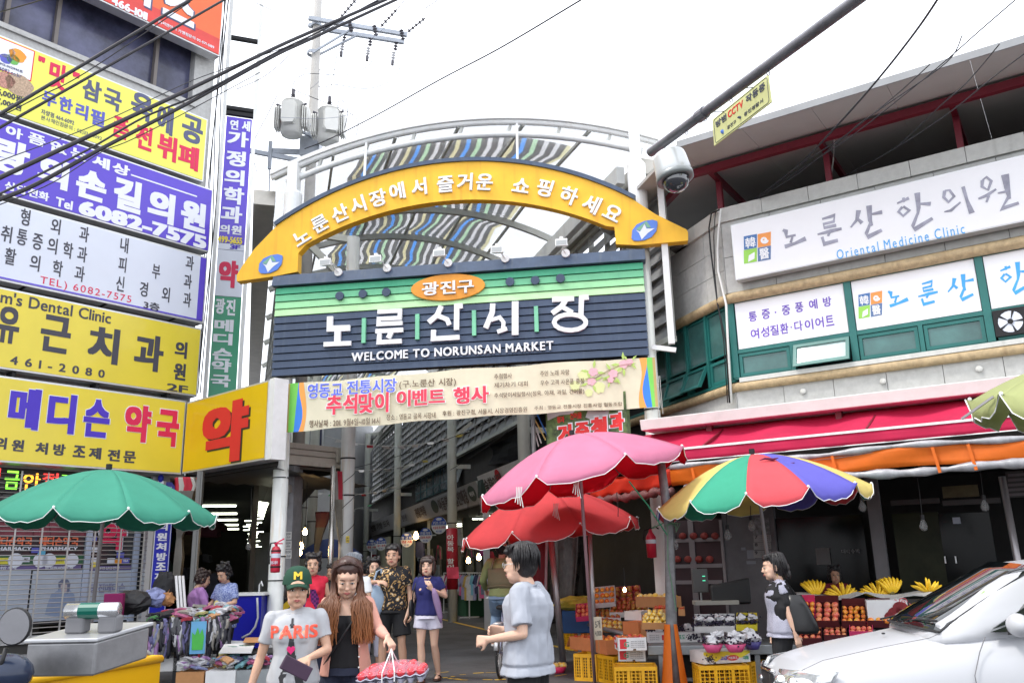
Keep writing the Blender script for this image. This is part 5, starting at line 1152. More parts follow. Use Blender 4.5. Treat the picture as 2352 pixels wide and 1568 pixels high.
for k,(a,b)in en(((.09,.90),(.98,1.81),(1.93,2.75),(2.83,3.60),(4.64,5.44),(5.56,6.36),(6.44,7.2))):
 if k==1:win(RF,a,b,zb+.04,zm-.04,'open_window',o=.05,tilt=.45,glass=mat('pale reflecting glass',(.45,.58,.56),.05,spec=.8))
 else:win(RF,a,b,zb+.04,zm-.04,'window',o=.0)
# extractor fan
fx=ring_seg(RF,3.74,4.5,zb+.04,zm-.04,-.08,.0,m_tfr,'fan_panel');s0,zf=RF.px(*Q8(2275,510));c=MB();c.fb(RF,s0-.2,s0+.2,zf-.17,zf+.2,.001,.05);fn=c.bu('extractor_fan',m_dark,cb)
c=MB();n=20;c.pz([(s0+.15*cos(2*pi*k/n),zf+.015+.15*sin(2*pi*k/n))for k in range(n)],RF.P,.051,.054);c.bu('fan_disc',m_wsh,fn)
for k in range(5):
 a=2*pi*k/5;c=MB();c.pz([(s0+.02*cos(a),zf+.015+.02*sin(a)),(s0+.15*cos(a-.12),zf+.015+.15*sin(a-.12)),(s0+.15*cos(a+.1),zf+.015+.15*sin(a+.1))],RF.P,.055,.06);c.bu('blade',m_dark,fn)
c=MB();c.pz([(s0+.035*cos(2*pi*k/12),zf+.015+.035*sin(2*pi*k/12))for k in range(12)],RF.P,.061,.075);c.bu('hub',m_dark,fn)
# left rounded side windows
c=MB();c.fb(R2,-4.6,0,zt2,5.62,-.1,.02);c.fb(R2,-4.6,0,zb-.03,zb+.02,-.1,.02)
for s in(-.06,-.72,-1.4,-2.1,-2.8):c.fb(R2,s-.03,s+.03,zb+.02,zt2,-.1,.03)
c.bu('window_mullion',m_tfr,cb)['kind']='stuff'
for a,b,t in((-.69,-.09,0),(-1.37,-.75,.5),(-2.07,-1.43,.35),(-2.77,-2.13,0)):
 win(R2,a,b,zb+.03,zm-.04,'open_window' if t else 'window',o=.0 if not t else.04,tilt=t);win(R2,a,b,zm+.02,zt2-.02,'window',fw=.03)
# sign panels in the upper window row
m_vw=mat('bright white sign',(.86,.86,.88),.4,var=.02);m_vio=flat('violet letters',(.17,.09,.50));m_skyb=flat('sky blue letters',(.06,.38,.80));m_gry=mat('brushed grey letters',(.34,.34,.42),.4,var=.35,scale=6)
def panel(s0,s1,label):
 c=MB();c.fb(RF,s0,s1,zm+.04,zt2-.01,-.08,.005);o=c.bu('window_sign',m_vw);return tag(o,label,'sign','white sign panels in the upper clinic windows')
p1=panel(.10,1.81,'white window sign panel with two lines of violet characters');p2=panel(1.93,3.60,'white window sign panel with square crest and blue brush characters');p3=panel(3.72,5.44,'white window sign panel at the right edge with partly cut blue brush characters')
RS=RF
def ct2(K,cx,cy,w,h,s,m,parent,o=.006,bold=.02,F=RF,**k):return cct(F,K,cx,cy,w,h,s,m,parent,o,bold,.004,**k)
for s,cx,cy in(('통',747,470),('증',825,455),('·',882,445),('중',944,432),('풍',1022,415),('예',1105,398),('방',1188,382)):ct2(Q8,cx,cy,50 if s!='·' else 10,58 if s!='·' else 10,s,m_vio,p1)
for s,cx,cy in(('여',760,572),('성',820,560),('질',876,550),('환',934,540),('·',975,533),('다',1018,525),('이',1080,517),('어',1142,505),('트',1203,494)):ct2(Q8,cx,cy,50 if s!='·' else 9,62 if s!='·' else 9,s,m_vio,p1)
def brush(K,segs,m,parent,o,w):
 mb=MB();e=0
 for pts in segs:
  P=[V3(RF.px(*K(*p[:2]),o))for p in pts];k=(V3(RF.px(*K(pts[0][0]+10,pts[0][1]),o))-P[0]).length/10
  L_,R_=[],[]
  for i,p in en(P):
   d=(P[min(i+1,len(P)-1)]-P[max(i-1,0)]).normalized();nn=V3((-d.y,d.x));ww=(pts[i][2]if len(pts[i])>2 else w)*k*.82
   L_.append(p+nn*ww);R_.append(p-nn*ww)
  for i in range(len(P)-1):
   if(L_[i]-R_[i]).length<1e-6 and(L_[i+1]-R_[i+1]).length<1e-6:continue
   mb.pz([tuple(L_[i]),tuple(L_[i+1]),tuple(R_[i+1]),tuple(R_[i])],RF.P,o,o+.004+e)
  e+=.0006
 return mb.bu('brush_letter',m,parent)
def crest(K,x0,y0,s,parent,o):
# four colour square crest with two Chinese characters, a swirl and a leaf
 mc=[flat('crest blue',(.07,.18,.42)),flat('crest orange',(.85,.32,.08)),flat('crest green',(.32,.66,.1)),flat('crest grey blue',(.12,.2,.38))]
 h=s/2;sk=-.16
 for i,(a,b,m)in en(((0,0,mc[0]),(1,0,mc[1]),(0,1,mc[2]),(1,1,mc[3]))):
  q=[(x0+a*h+2,y0+b*h+sk*a*h+2),(x0+(a+1)*h-2,y0+b*h+sk*(a+1)*h),(x0+(a+1)*h-3,y0+(b+1)*h+sk*(a+1)*h-2),(x0+a*h+4,y0+(b+1)*h+sk*a*h-1)]
  c=MB();c.pz([RF.px(*K(*p),o)for p in q],RF.P,o,o+.003);c.bu('crest_square',m,parent)
 cct(RF,K,x0+h*.5,y0+h*.45,h*.75,h*.75,'韓',m_vw,parent,o+.004,.02,.002);cct(RF,K,x0+h*1.5,y0+h*1.25,h*.7,h*.8,'醫',m_vw,parent,o+.004,.02,.002)
 c=MB();cx,cy=x0+h*1.5,y0+h*.28
 pts=[(cx+h*.26*(1-t*.75)*cos(t*9),cy+h*.24*(1-t*.75)*sin(t*9))for t in[k/14 for k in range(15)]]
 brush(K,[[(a,b,h*.09)for a,b in pts]],m_vw,parent,o+.004,5)
 brush(K,[[(x0+h*.35,y0+h*1.85,1),(x0+h*.6,y0+h*1.5,h*.3),(x0+h*.8,y0+h*1.15,1)]],m_vw,parent,o+.004,5)
crest(Q8,1370,340,145,p2,.006)
def hangul_no(x,y,k):return[[(x,y,8*k),(x+16*k,y+6*k,14*k),(x+20*k,y+36*k,9*k),(x+66*k,y+26*k,7*k)],[(x+50*k,y+34*k,6*k),(x+40*k,y+66*k,8*k)],[(x+10*k,y+86*k,13*k),(x+60*k,y+70*k,9*k),(x+118*k,y+44*k,15*k)]]
def hangul_run(x,y,k):return[[(x+10*k,y+10*k,6*k),(x+70*k,y-8*k,12*k),(x+66*k,y+22*k,9*k),(x+16*k,y+34*k,8*k),(x+20*k,y+52*k,9*k),(x+78*k,y+40*k,10*k)],[(x-12*k,y+84*k,5*k),(x+50*k,y+68*k,12*k),(x+104*k,y+56*k,8*k)],[(x+50*k,y+66*k,8*k),(x+38*k,y+92*k,7*k)],[(x+10*k,y+96*k,8*k),(x+20*k,y+130*k,14*k),(x+86*k,y+112*k,10*k)]]
def hangul_san(x,y,k):return[[(x+34*k,y+14*k,14*k),(x+26*k,y+58*k,9*k),(x-2*k,y+92*k,5*k)],[(x+26*k,y+50*k,6*k),(x+50*k,y+72*k,11*k)],[(x+82*k,y-8*k,16*k),(x+86*k,y+60*k,11*k),(x+96*k,y+84*k,6*k)],[(x+90*k,y+32*k,5*k),(x+142*k,y+22*k,12*k)],[(x+88*k,y+72*k,7*k),(x+70*k,y+118*k,10*k),(x+76*k,y+136*k,14*k),(x+140*k,y+104*k,9*k)]]
def hangul_han(x,y,k):return[[(x+6*k,y+28*k,5*k),(x+60*k,y+4*k,10*k)],[(x+34*k,y+2*k,8*k),(x+38*k,y+22*k,6*k)],[(x+30*k,y+44*k,8*k),(x+12*k,y+66*k,9*k),(x+34*k,y+86*k,8*k),(x+62*k,y+60*k,10*k),(x+34*k,y+42*k,7*k)],[(x+98*k,y-20*k,16*k),(x+104*k,y+50*k,11*k),(x+100*k,y+80*k,6*k)],[(x+106*k,y+30*k,5*k),(x+160*k,y+30*k,12*k)],[(x+100*k,y+74*k,7*k),(x+78*k,y+130*k,10*k),(x+84*k,y+148*k,14*k),(x+168*k,y+96*k,9*k)]]
brush(Q8,hangul_no(1548,322,1.0),m_skyb,p2,.006,12);brush(Q8,hangul_run(1738,268,1.0),m_skyb,p2,.006,12);brush(Q8,hangul_san(1905,228,1.05),m_skyb,p2,.006,12)
brush(Q8,hangul_han(2205,170,1.1),m_skyb,p3,.006,12)
# the big white sign
a0,zt3=RF.px(*Q7(530,1172),.25);a1,zb3=RF.px(*Q8(652,275),.25)
c=MB();c.fb(RF,(a0+a1)/2,8.6,5.88,zt3-.03,.06,.246);o=c.bu('clinic_sign',m_alu,bevel=.006);tag(o,'huge bright white clinic sign with grey brush characters and small blue English line','sign');c=MB();c.fb(RF,(a0+a1)/2+.02,8.58,5.9,zt3-.05,.247,.252);c.bu('sign_face',m_vw,o)
BO=.254
crest(Q7,618,1250,172,o,BO)
brush(Q7,hangul_no(862,1212,1.2),m_gry,o,BO,12);brush(Q7,hangul_run(1092,1132,1.28),m_gry,o,BO,12);brush(Q7,hangul_san(1284,1072,1.35),m_gry,o,BO,12);brush(Q7,hangul_han(1560,1010,1.35),m_gry,o,BO,12)
ui=[[(1862,970,14),(1856,1010,12),(1886,1040,12),(1920,1005,12),(1892,966,10),(1862,970,8)],[(1860,1100,5),(1900,1092,12),(1960,1040,6)],[(1975,945,14),(2000,1030,12),(2030,1108,22)]]
won=[[(2095,905,14),(2092,945,12),(2130,965,12),(2150,910,12),(2120,885,10),(2095,905,8)],[(2070,1020,8),(2120,1000,14),(2180,960,8)],[(2135,1000,10),(2120,1040,8)],[(2235,870,30),(2248,950,22),(2262,1020,12)],[(2190,985,6),(2240,975,10)],[(2255,1010,12),(2215,1080,26),(2320,1045,12)]]
brush(Q7,ui,m_gry,o,BO,12);brush(Q7,won,m_gry,o,BO,12)
a=RF.px(*Q7(1196,1375),BO);b=RF.px(*Q7(1980,1180),BO);txt(RF,(a[0],a[1]-.05),(b[0],a[1]+.10),'Oriental Medicine Clinic',m_skyb,o,BO,.003,0.0,px=False,gap=.22)
# roof canopy with red steel frame
m_und=mat('roof underside sheet',(.44,.43,.41),.55,var=.06,scale=1.5);m_rst=mat('dark red steel',(.17,.012,.025),.45,var=.15,scale=4);m_edge=mat('grey roof edge',(.32,.33,.34),.5)
CFc=Face(aty(*Q7(210,700),12.5).xy,123.5)
oo=(CFc.p-RF.p).dot(RF.n);so_=(CFc.p-RF.p).dot(RF.d)
rf=thing('canopy_roof','wide overhanging sheet metal roof on dark red steel frame above the clinic','roof',RF.P(4,8,0))
UP=7.93
for i in range(10):
 a=so_+1.05*i;b=a+1.045
 c=MB();P=RF.P;c.hexa([P(a,UP,oo),P(b,UP,oo),P(b,UP+.35,-5.5),P(a,UP+.35,-5.5),P(a,UP+.05,oo),P(b,UP+.05,oo),P(b,UP+.42,-5.5),P(a,UP+.42,-5.5)]);c.bu('roof_panel',m_und,rf)
c=MB();P=RF.P;c.hexa([P(so_-2.8,UP+.12,oo-2.6),P(so_-.005,UP,oo),P(so_-.005,UP+.35,-5.5),P(so_-2.8,UP+.35,-5.5),P(so_-2.8,UP+.19,oo-2.6),P(so_-.005,UP+.05,oo),P(so_-.005,UP+.42,-5.5),P(so_-2.8,UP+.42,-5.5)]);c.bu('roof_panel',m_und,rf)
c=MB();c.fb(RF,so_,so_+10.6,UP-.02,UP+.09,oo,oo+.03);c.bu('roof_edge',m_edge,rf)
def upx(x,y,o):s,z=RF.px(*Q7(x,y),o);return s,z
ob=.35;sA=upx(300,805,ob)[0];zbm=UP+.02
c=MB();c.bar(P(sA,UP-.06,ob),P(SE,UP-.06,ob),.1,.12);c.bu('front_beam',m_rst,rf)
c=MB();c.bar(P(sA-.02,UP-.06,ob),R2.P(-3.8,UP+.0,-.1),.1,.12);c.bu('front_beam',m_rst,rf)
c=MB();c.bar(P(0.3,UP-.1,-2.2),P(SE,UP-.1,-2.2),.1,.12);c.bu('rear_beam',m_rst,rf)
for x,y in((480,1070),(1150,905),(1960,690),(2900,500)):
 s,z=RF.px(*Q7(x,y),-.2);c=MB();c.bar(P(s,7.2,-.2),P(s,UP+.0,-.2),.09,.09,up=RF.n.to_3d());c.bar(P(s,UP-.02,-2.2),P(s,UP-.02,ob),.08,.1);c.bu('post',m_rst,rf)
c=MB();c.fb(RF,-1.5,SE,7.0,8.1,-5.4,-5.2);c.fb(RF,-1.2,SE,7.0,7.05,-5.2,-.6);c.bu('rear_wall',m_bwall,rf)
# ---------------- ground floor shop
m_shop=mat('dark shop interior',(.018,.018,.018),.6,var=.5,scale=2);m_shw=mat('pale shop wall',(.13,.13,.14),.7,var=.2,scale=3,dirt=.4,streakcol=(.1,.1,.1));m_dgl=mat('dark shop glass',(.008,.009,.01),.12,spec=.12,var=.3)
shp=thing('fruit_shop','dark open fruit shop under the clinic with glass doors and hung calendar','shop',RF.P(4,0,-2))
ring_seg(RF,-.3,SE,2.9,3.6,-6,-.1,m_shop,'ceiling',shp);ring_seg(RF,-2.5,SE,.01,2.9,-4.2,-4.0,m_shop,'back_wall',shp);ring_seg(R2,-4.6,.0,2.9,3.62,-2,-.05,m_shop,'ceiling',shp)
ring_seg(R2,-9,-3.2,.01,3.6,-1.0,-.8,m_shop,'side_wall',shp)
SHF=Face(RF.P(0,0,-1.4).xy,123.5)
def sbx(K,x0,y0,x1,y1,m,nm,o=0.,th=.03,parent=shp,F=SHF,zmin=None,zmax=None):
 s0=F.px(*K(x0,(y0+y1)/2),o)[0];s1=F.px(*K(x1,(y0+y1)/2),o)[0];z0=F.px(*K((x0+x1)/2,y1),o)[1];z1=F.px(*K((x0+x1)/2,y0),o)[1]
 if zmin is not None:z0=zmin
 if zmax is not None:z1=zmax
 c=MB();c.fb(F,s0,s1,max(z0,.01),z1,o-th,o);return c.bu(nm,m,parent)
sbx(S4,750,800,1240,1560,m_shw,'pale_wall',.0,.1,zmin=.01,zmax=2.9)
# cold display cabinet with pinkish shelves
cab=sbx(S4,205,890,750,1560,mat('cabinet dark',(.05,.03,.035),.4),'display_cabinet',.02,.5,zmin=.3);
m_cf=mat('cabinet frame',(.24,.22,.23),.5)
for a,b in((205,225),(430,480),(725,750)):sbx(S4,a,890,b,1560,m_cf,'upright',.05,.025,parent=cab,zmin=.3)
for y in(1060,1300,1450):sbx(S4,230,y,728,y+35,m_cf,'shelf',.052,.03,parent=cab)
for i in range(9):q=SHF.P(*SHF.px(*S4(270+50*i,1040+(i%2)*215),.03),.06);c=MB();c.ball(q,(.07,.05,.06));c.bu('wrapped_fruit',mat('reddish pack',(.30,.05,.04),.5,var=.4),cab)
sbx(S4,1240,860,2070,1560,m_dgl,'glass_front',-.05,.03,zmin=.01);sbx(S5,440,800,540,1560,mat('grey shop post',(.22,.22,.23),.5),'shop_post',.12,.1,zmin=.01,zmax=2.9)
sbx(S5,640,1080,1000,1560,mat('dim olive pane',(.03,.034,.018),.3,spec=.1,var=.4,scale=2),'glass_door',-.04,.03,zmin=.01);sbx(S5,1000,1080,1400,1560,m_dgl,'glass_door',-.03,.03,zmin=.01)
for x in(1022,1104):sbx(S5,x-5,1415,x+5,1470,m_alu,'door_handle',.03,.03)
for x0,x1 in((600,980),(1000,1450)):sbx(S5,x0,975,x1,1015,mat('dim rail',(.06,.055,.055),.4),'door_rail',.0,.04)
sbx(S5,1000,870,1280,960,mat('dim warm pane',(.12,.10,.04),.4,var=.5,scale=3),'transom',-.02,.02);sbx(S5,1080,1115,1140,1165,m_psl,'sticker',.0,.01)
sbx(S5,1500,760,1640,960,mat('grey louvre',(.10,.10,.10),.5),'vent_louvre',.0,.05)
for k in range(5):sbx(S5,1505,775+38*k,1700,795+38*k,m_cf,'vent_slat',.03,.02)
sbx(S5,25,1350,135,1480,mat('grey notice',(.10,.10,.10),.5),'notice',-.02,.02)
# calendar
cal=sbx(S4,1010,870,1165,1025,mat('calendar picture',(.18,.19,.2),.5,var=.7,scale=14),'calendar_picture',.015,.01)
for k,y in en((1030,1100,1175)):
 o=sbx(S4,1020,y,1180,y+65,mat('calendar page',(.25,.25,.25),.6),'calendar_page',.014,.01)
 cct(SHF,S4,1045,y+20,26,30,str(7+k),m_ink,o,.016,.04)
 for r in range(3):cct(SHF,S4,1125,y+12+r*18,90,10,'1 2 3 4 5 6 7',m_ink,o,.016,.0)
for(x0,y0,x1,y1)in((960,1170,1030,1250),(955,1270,1040,1300),(905,1145,945,1172),(110,1170,160,1240)):sbx(S4,x0,y0,x1,y1,m_psl if x0<200 else mat('dim paper',(.2,.21,.24),.6),'paper',.012,.01)
cct(SHF,S4,1920,1180,170,40,'대박수박',mat('dim chalk',(.22,.22,.22)),shp,.01,.0)
# second extinguisher on the pale wall
q=aty(*S4(72,1110),13.72);c=MB();lathe_c(c,[(0,q.z-.22),(.075,q.z-.21),(.08,q.z+.1),(.03,q.z+.18),(.02,q.z+.22),(0,q.z+.22)],q.x,q.y);fe=c.bu('fire_extinguisher',MATS['extinguisher red'],smooth=True);tag(fe,'shaded red fire extinguisher on the right gate column under the awning','fire extinguisher')
c=MB();c.tube([(q.x,q.y,q.z+.22),(q.x+.08,q.y,q.z+.26),(q.x+.13,q.y,q.z+.22)],.012,6);c.tube([(q.x,q.y,q.z+.23),(q.x-.1,q.y,q.z+.2),(q.x-.12,q.y,q.z+.05)],.012,6);c.bu('hose',m_blk,fe);c=MB();lathe_c(c,[(.082,q.z+.0),(.082,q.z+.06)],q.x,q.y);c.bu('label',m_wsh,fe)
# white gutter and awnings
GG=Face((2.0102,13.3),123.5)
m_gw=mat('white gutter',(.78,.78,.75),.45,var=.08,dirt=.3,streakcol=(.5,.48,.42))
c=MB();P=GG.P;c.hexa([P(-.02,3.50,.02),P(9,3.46,.02),P(9,3.46,-.7),P(-.02,3.50,-.7),P(-.02,3.66,.06),P(9,3.63,.06),P(9,3.63,-.7),P(-.02,3.66,-.7)]);gt=c.bu('white_gutter',m_gw,bevel=.01);tag(gt,'long white metal gutter box over the red awning','gutter')
for s in(1.0,2.9,4.7):
 c=MB();c.fb(GG,s-.04,s+.04,3.3,3.5,-.3,-.2);c.bu('bracket',m_rst,gt)
m_pink=mat('crimson awning cloth',(.66,.025,.10),.75,var=.12,scale=2,transl=.35,bump=.1,bscale=10);m_orn=mat('orange awning cloth',(.78,.17,.01),.6,var=.15,scale=1.5,transl=.3,bump=.15,bscale=8);m_plas=mat('rolled clear plastic',(.33,.33,.35),.25,var=.35,scale=7,bump=.5,bscale=14)
aw=thing('crimson_awning','long crimson cloth awning with white edge rail over the fruit stalls','awning',GG.P(3,3,0))
OW=.62
def GZ(K,x,y,o):return GG.px(*K(x,y),o)
zr0=GZ(S5,0,480,OW)[1];zv0=GZ(S5,0,585,OW)[1];sl0=GZ(S6,1610,172,OW)[0]
N_=60
def awp(t,q):
 s=sl0+(9-sl0)*t;z=3.48+(zr0-3.48)*q-.05*sin(pi*q)*(1.2+sin(s*5.2));return GG.P(s,z,-.35+(OW+.35)*q)
c=MB();c.slab([[awp(i/N_,j/8)for i in range(N_+1)]for j in range(9)],.004);c.bu('cloth',m_pink,aw,smooth=True)
c=MB();c.bar(GG.P(sl0,zr0-.012,OW+.01),GG.P(9,zr0-.012,OW+.01),.03,.03);c.bu('edge_rail',m_white,aw)
c=MB();c.slab([[GG.P(sl0+(9-sl0)*i/N_,zr0-.03+(zv0-zr0+.03)*j/3,OW+.01+.015*sin(i*1.3)*j/3)for i in range(N_+1)]for j in range(4)],.004);c.bu('valance',m_pink,aw,smooth=True)
c=MB();c.bar(GG.P(sl0,zv0-.005,OW+.01),GG.P(9,zv0-.005,OW+.01),.012,.012);c.bu('hem',m_white,aw)
for s in(1.2,3.4,5.2):c=MB();c.bar(GG.P(s,3.42,-.3),GG.P(s,zr0-.01,OW),.025,.04);c.bu('arm',m_rst,aw)
ow=thing('orange_awning','orange tarpaulin awning with rolled clear plastic curtain under the crimson awning','awning',GG.P(3,2.8,0))
OO=.75;so0=GZ(S4,250,420,OO)[0];zo1=GZ(S5,600,605,OO)[1];zo0=GZ(S5,600,745,OO)[1]
c=MB();c.slab([[GG.P(so0+(9-so0)*i/N_,zo1+.03+.02*sin(i*.35)+(zo0-zo1-.03)*j/4,OO+.02*sin(i*.6+j))for i in range(N_+1)]for j in range(5)],.005);c.bu('front_cloth',m_orn,ow,smooth=True)
c=MB();c.slab([[GG.P(so0+(9-so0)*i/N_,zo1+.02+.10*(1-j/3)+.02*sin(i*.35)+.035*sin(i*.22+1),OO-1.4*(1-j/3))for i in range(N_+1)]for j in range(4)],.005);c.bu('top_cloth',m_plas,ow,smooth=True)
c=MB();c.tube([GG.P(so0+(9-so0)*i/N_,zo1+.035+.02*sin(i*.35),OO+.0)for i in range(N_+1)],[.035+.012*sin(i*1.1)for i in range(N_+1)],8);c.bu('plastic_edge',m_plas,ow,smooth=True)
c=MB();c.tube([GG.P(so0+.2+(8.8-so0)*i/N_,zo0-.05+.012*sin(i*.5),OO+.01)for i in range(N_+1)],[.05+.014*sin(i*1.7)+.008*sin(i*.7)for i in range(N_+1)],10);c.bu('rolled_plastic',m_plas,ow,smooth=True)
for x in(170,955,1235):s=GZ(S5,x,680,OO)[0];c=MB();c.bar(GG.P(s-.02,zo1,OO+.035),GG.P(s+.03,zo0-.09,OO+.07),.035,.008,up=GG.n.to_3d());c.bu('strap',m_orn,ow)
for x in(470,):s=GZ(S4,x,400,OO)[0];c=MB();c.bar(GG.P(s-.02,zo1,OO+.035),GG.P(s+.03,zo0-.05,OO+.07),.035,.008,up=GG.n.to_3d());c.bu('strap',m_orn,ow)
# corner flap and side awning towards the arcade
SD=Face(GG.P(so0,0,OO).xy,150)
m_orr=mat('red-lit orange side awning',(.62,.035,.012),.65,var=.2,scale=2,transl=.35,bump=.2,bscale=8)  # reddish light on the orange cloth put into its base colour
sa=thing('side_awning','reddish lit orange tarpaulin awning with rolled plastic on the arcade side of the fruit stall','awning',SD.P(-1,2.6,0))
a=SD.px(*S6(1340,800))[0]
c=MB();NN_=30;c.slab([[SD.P(a*(1-i/NN_),zo1+.02-.03*(1-i/NN_)+(zo0-zo1-.02)*j/4+.02*sin(i*1.1)*j/4,.02*sin(i*.9+j))for i in range(NN_+1)]for j in range(5)],.005);c.bu('side_cloth',m_orr,sa,smooth=True)
c=MB();c.tube([SD.P(a*(1-i/NN_),zo0-.07+.015*sin(i*.8),.0)for i in range(NN_+1)],[.06+.02*sin(i*1.9)for i in range(NN_+1)],9);c.bu('rolled_plastic',mat('red-lit rolled plastic',(.16,.07,.07),.25,var=.4,scale=6,bump=.4,bscale=14),sa,smooth=True)  # same reddish light put into the clear plastic colour
c=MB();c.slab([[SD.P(a*(1-i/8),zo1+.02+.1*(1-j/2),-.9*(1-j/2))for i in range(9)]for j in range(3)],.005);c.bu('top_cloth',m_orr,sa)
# stall posts
m_wrap=mat('post wrapped in grey plastic',(.16,.16,.165),.35,var=.4,scale=9,bump=.5,bscale=20);m_pole=mat('thin galvanised pole',(.35,.33,.34),.35,metal=.6)
p=aty(*S4(255,1200),10.6);qb=aty(*Q5(1040,1400),10.6);wp_=thing('wrapped_post','thick post wrapped in grey plastic with orange cloth at its foot','post',(p.x,p.y,0))
c=MB();top=V3((p.x-.05,p.y,2.75));c.tube([(qb.x+.02,qb.y,0),(qb.x,qb.y,.6),(p.x,p.y,1.9),top],[.075,.07,.058,.05],12);c.bu('wrap',m_wrap,wp_,smooth=True)
for sg in(-1,1):
 a_=rdn(-30 if sg>0 else 210);c=MB();c.lathe([(.075,.80),(.10,.55),(.135,.25),(.17,.0)],(qb.x,qb.y,0),8,a0=a_-.75,a1=a_+.75);c.bu('foot_cloth',m_orn,wp_,smooth=True)
c=MB()
for k in range(5):c.tube([(p.x-.07+.02*k,p.y-.07,1.92+.01*k),(p.x+.03*k,p.y-.09,1.95),(p.x+.07,p.y-.05,1.93-.02*k)],.006,4)
c.tube([(p.x-.03,p.y-.08,1.95),(p.x-.06,p.y-.1,1.5),(p.x+.0,p.y-.1,.95)],.006,4);c.tube([(p.x-.22,p.y-.08,1.9),(p.x-.08,p.y-.09,1.96)],.008,4);c.bu('green_twine',mat('green twine',(.10,.20,.12),.6),wp_)
for(K,x0,y0,x1,y1,Y,r,lb)in((S6,1320,860,1350,1480,12.4,.03,'thin upright pole behind the pink parasol pole'),(S5,1460,800,1575,1420,11.2,.045,'shiny leaning metal pole behind the white car'),(S6,790,1030,850,1480,13.6,.025,'leaning pole of the red parasol'),(S6,940,1020,985,1480,13.8,.05,'plastic sheeted stall post left of the dark shop')):
 a=aty(*K(x0,y0),Y);b=aty(*K(x1,y1),Y);d=(b-a)/(b.z-a.z);g0=b-d*b.z
 if 'parasol.' in lb+'.':continue
 c=MB();c.tube([a,g0],r,8);tag(c.bu('stall_pole',m_pole,smooth=True),lb,'pole')
# red curtain at the arcade side + sheeted plastic
bundle([(S6(740,1040),S6(915,1040)),(S6(745,1300),S6(905,1300)),(S6(750,1600),S6(880,1600)),(S6(750,1900),S6(870,1900))],14.2,'red_curtain','dark crimson gathered curtain at the arcade edge of the fruit stall',(mat('crimson curtain',(.30,.008,.025),.5,var=.2),)*3,0)
bundle([(S6(930,1000),S6(1240,1000)),(S6(950,1300),S6(1230,1300)),(S6(960,1600),S6(1200,1600)),(S6(960,1900),S6(1180,1900))],15.0,'plastic_curtain','murky clear plastic curtain hanging behind the red parasol pole',(mat('murky plastic',(.07,.06,.055),.25,var=.6,scale=5),)*3,0,2.)
# fruit shop printed sign above the stall
GS=Face(aty(*Q2(1300,200),14.6).xy,118)
(s0,zz0),(s1,zz1)=GS.px(*Q2(1300,340)),GS.px(*Q2(1880,40));c=MB();c.fb(GS,s0,s1+.3,zz0-.2,zz1+.3,-.15,0)
m_gs=mat('leafy printed sign',(.10,.16,.045),.4,var=.9,scale=7);gs=c.bu('fruit_sign',m_gs);tag(gs,'green leafy fruit shop sign with fat red white-edged characters above the pink parasol','sign')
c=MB();c.pz([GS.px(*Q2(*q_))for q_ in((1310,130),(1302,40),(1560,40),(1540,70),(1420,80))],GS.P,.001,.003);c.pz([GS.px(*Q2(*q_))for q_ in((1660,100),(1680,40),(1880,40),(1860,110),(1740,130))],GS.P,.001,.003);c.bu('pale_print',mat('pale sky print',(.5,.5,.52),.5),gs)
for s,cx,cy,w,h in(('거',1468,250,130,170),('주',1630,220,130,150),('청',1785,190,150,190),('과',1950,140,130,170)):
 cct(GS,Q2,cx,cy,w+22,h+22,s,m_lw,gs,.004,.1,.004);cct(GS,Q2,cx,cy,w,h,s,m_lr2,gs,.01,.08,.004)
cct(GS,Q2,1430,120,70,60,'청과',m_lr2,gs,.006,.03);cct(GS,Q2,1570,85,110,60,'건어물',m_lr2,gs,.006,.03)
# blue/yellow/white pipes bundle and thin steel pipe beside
c=MB();a=aty(*Q2(1172,70),14.9);b=aty(*Q2(1180,400),14.9);c.tube([a+V3((0,0,.5)),(b.x,b.y,0)],.04,8);tag(c.bu('steel_downpipe',m_pole,smooth=True),'thin steel pipe right of the arcade column above the pink parasol','pipe')
for k,(x0,x1,m)in en(((1205,1310,m_bblu),(1190,1290,m_byel),(1195,1250,m_white),(1190,1225,m_white))):
 c=MB();c.bar(aty(*Q2(x0,60+60*k),15.0),aty(*Q2(x1,280+30*k),15.0),.05,.02);o=c.bu('coloured_strip',m);tag(o,['blue','yellow','upper white','lower white'][k]+' slanting strip between the steel pipe and the leafy fruit sign','strip')
c=MB();c.fb(Face(T(-.3,3.4).xy,110),-.2,3,3.0,5.3,-.3,-.1);tag(c.bu('dark_hoarding',m_blk),'black hoarding behind the leafy fruit sign','hoarding')
for(K,x,y,Y,w,lb)in((S4,782,1035,11.6,.7,'clear bulb hanging before the pale shop wall'),(S4,1003,950,11.8,.5,'clear bulb hanging beside the calendar'),(S4,2028,770,11.4,.5,'clear bulb right of the rainbow parasol'),(S5,855,1180,11.2,.9,'clear bulb before the glass door'),(S5,1328,1030,11,.7,'clear bulb near the shiny leaning pole'),(S4,288,1120,10.7,.5,'clear bulb tied to the wrapped post'),(S6,1612,1020,12.4,.5,'opaque bulb in the dark stall behind the pink parasol pole')):
 bulb(aty(*K(x,y),Y),lb,lit=False,wire=w,sc=1.15)
bulb(aty(*Q5(520,1580-1580+578),12.5),'small lit lamp over the tomato racks',wire=.3,sc=.5)
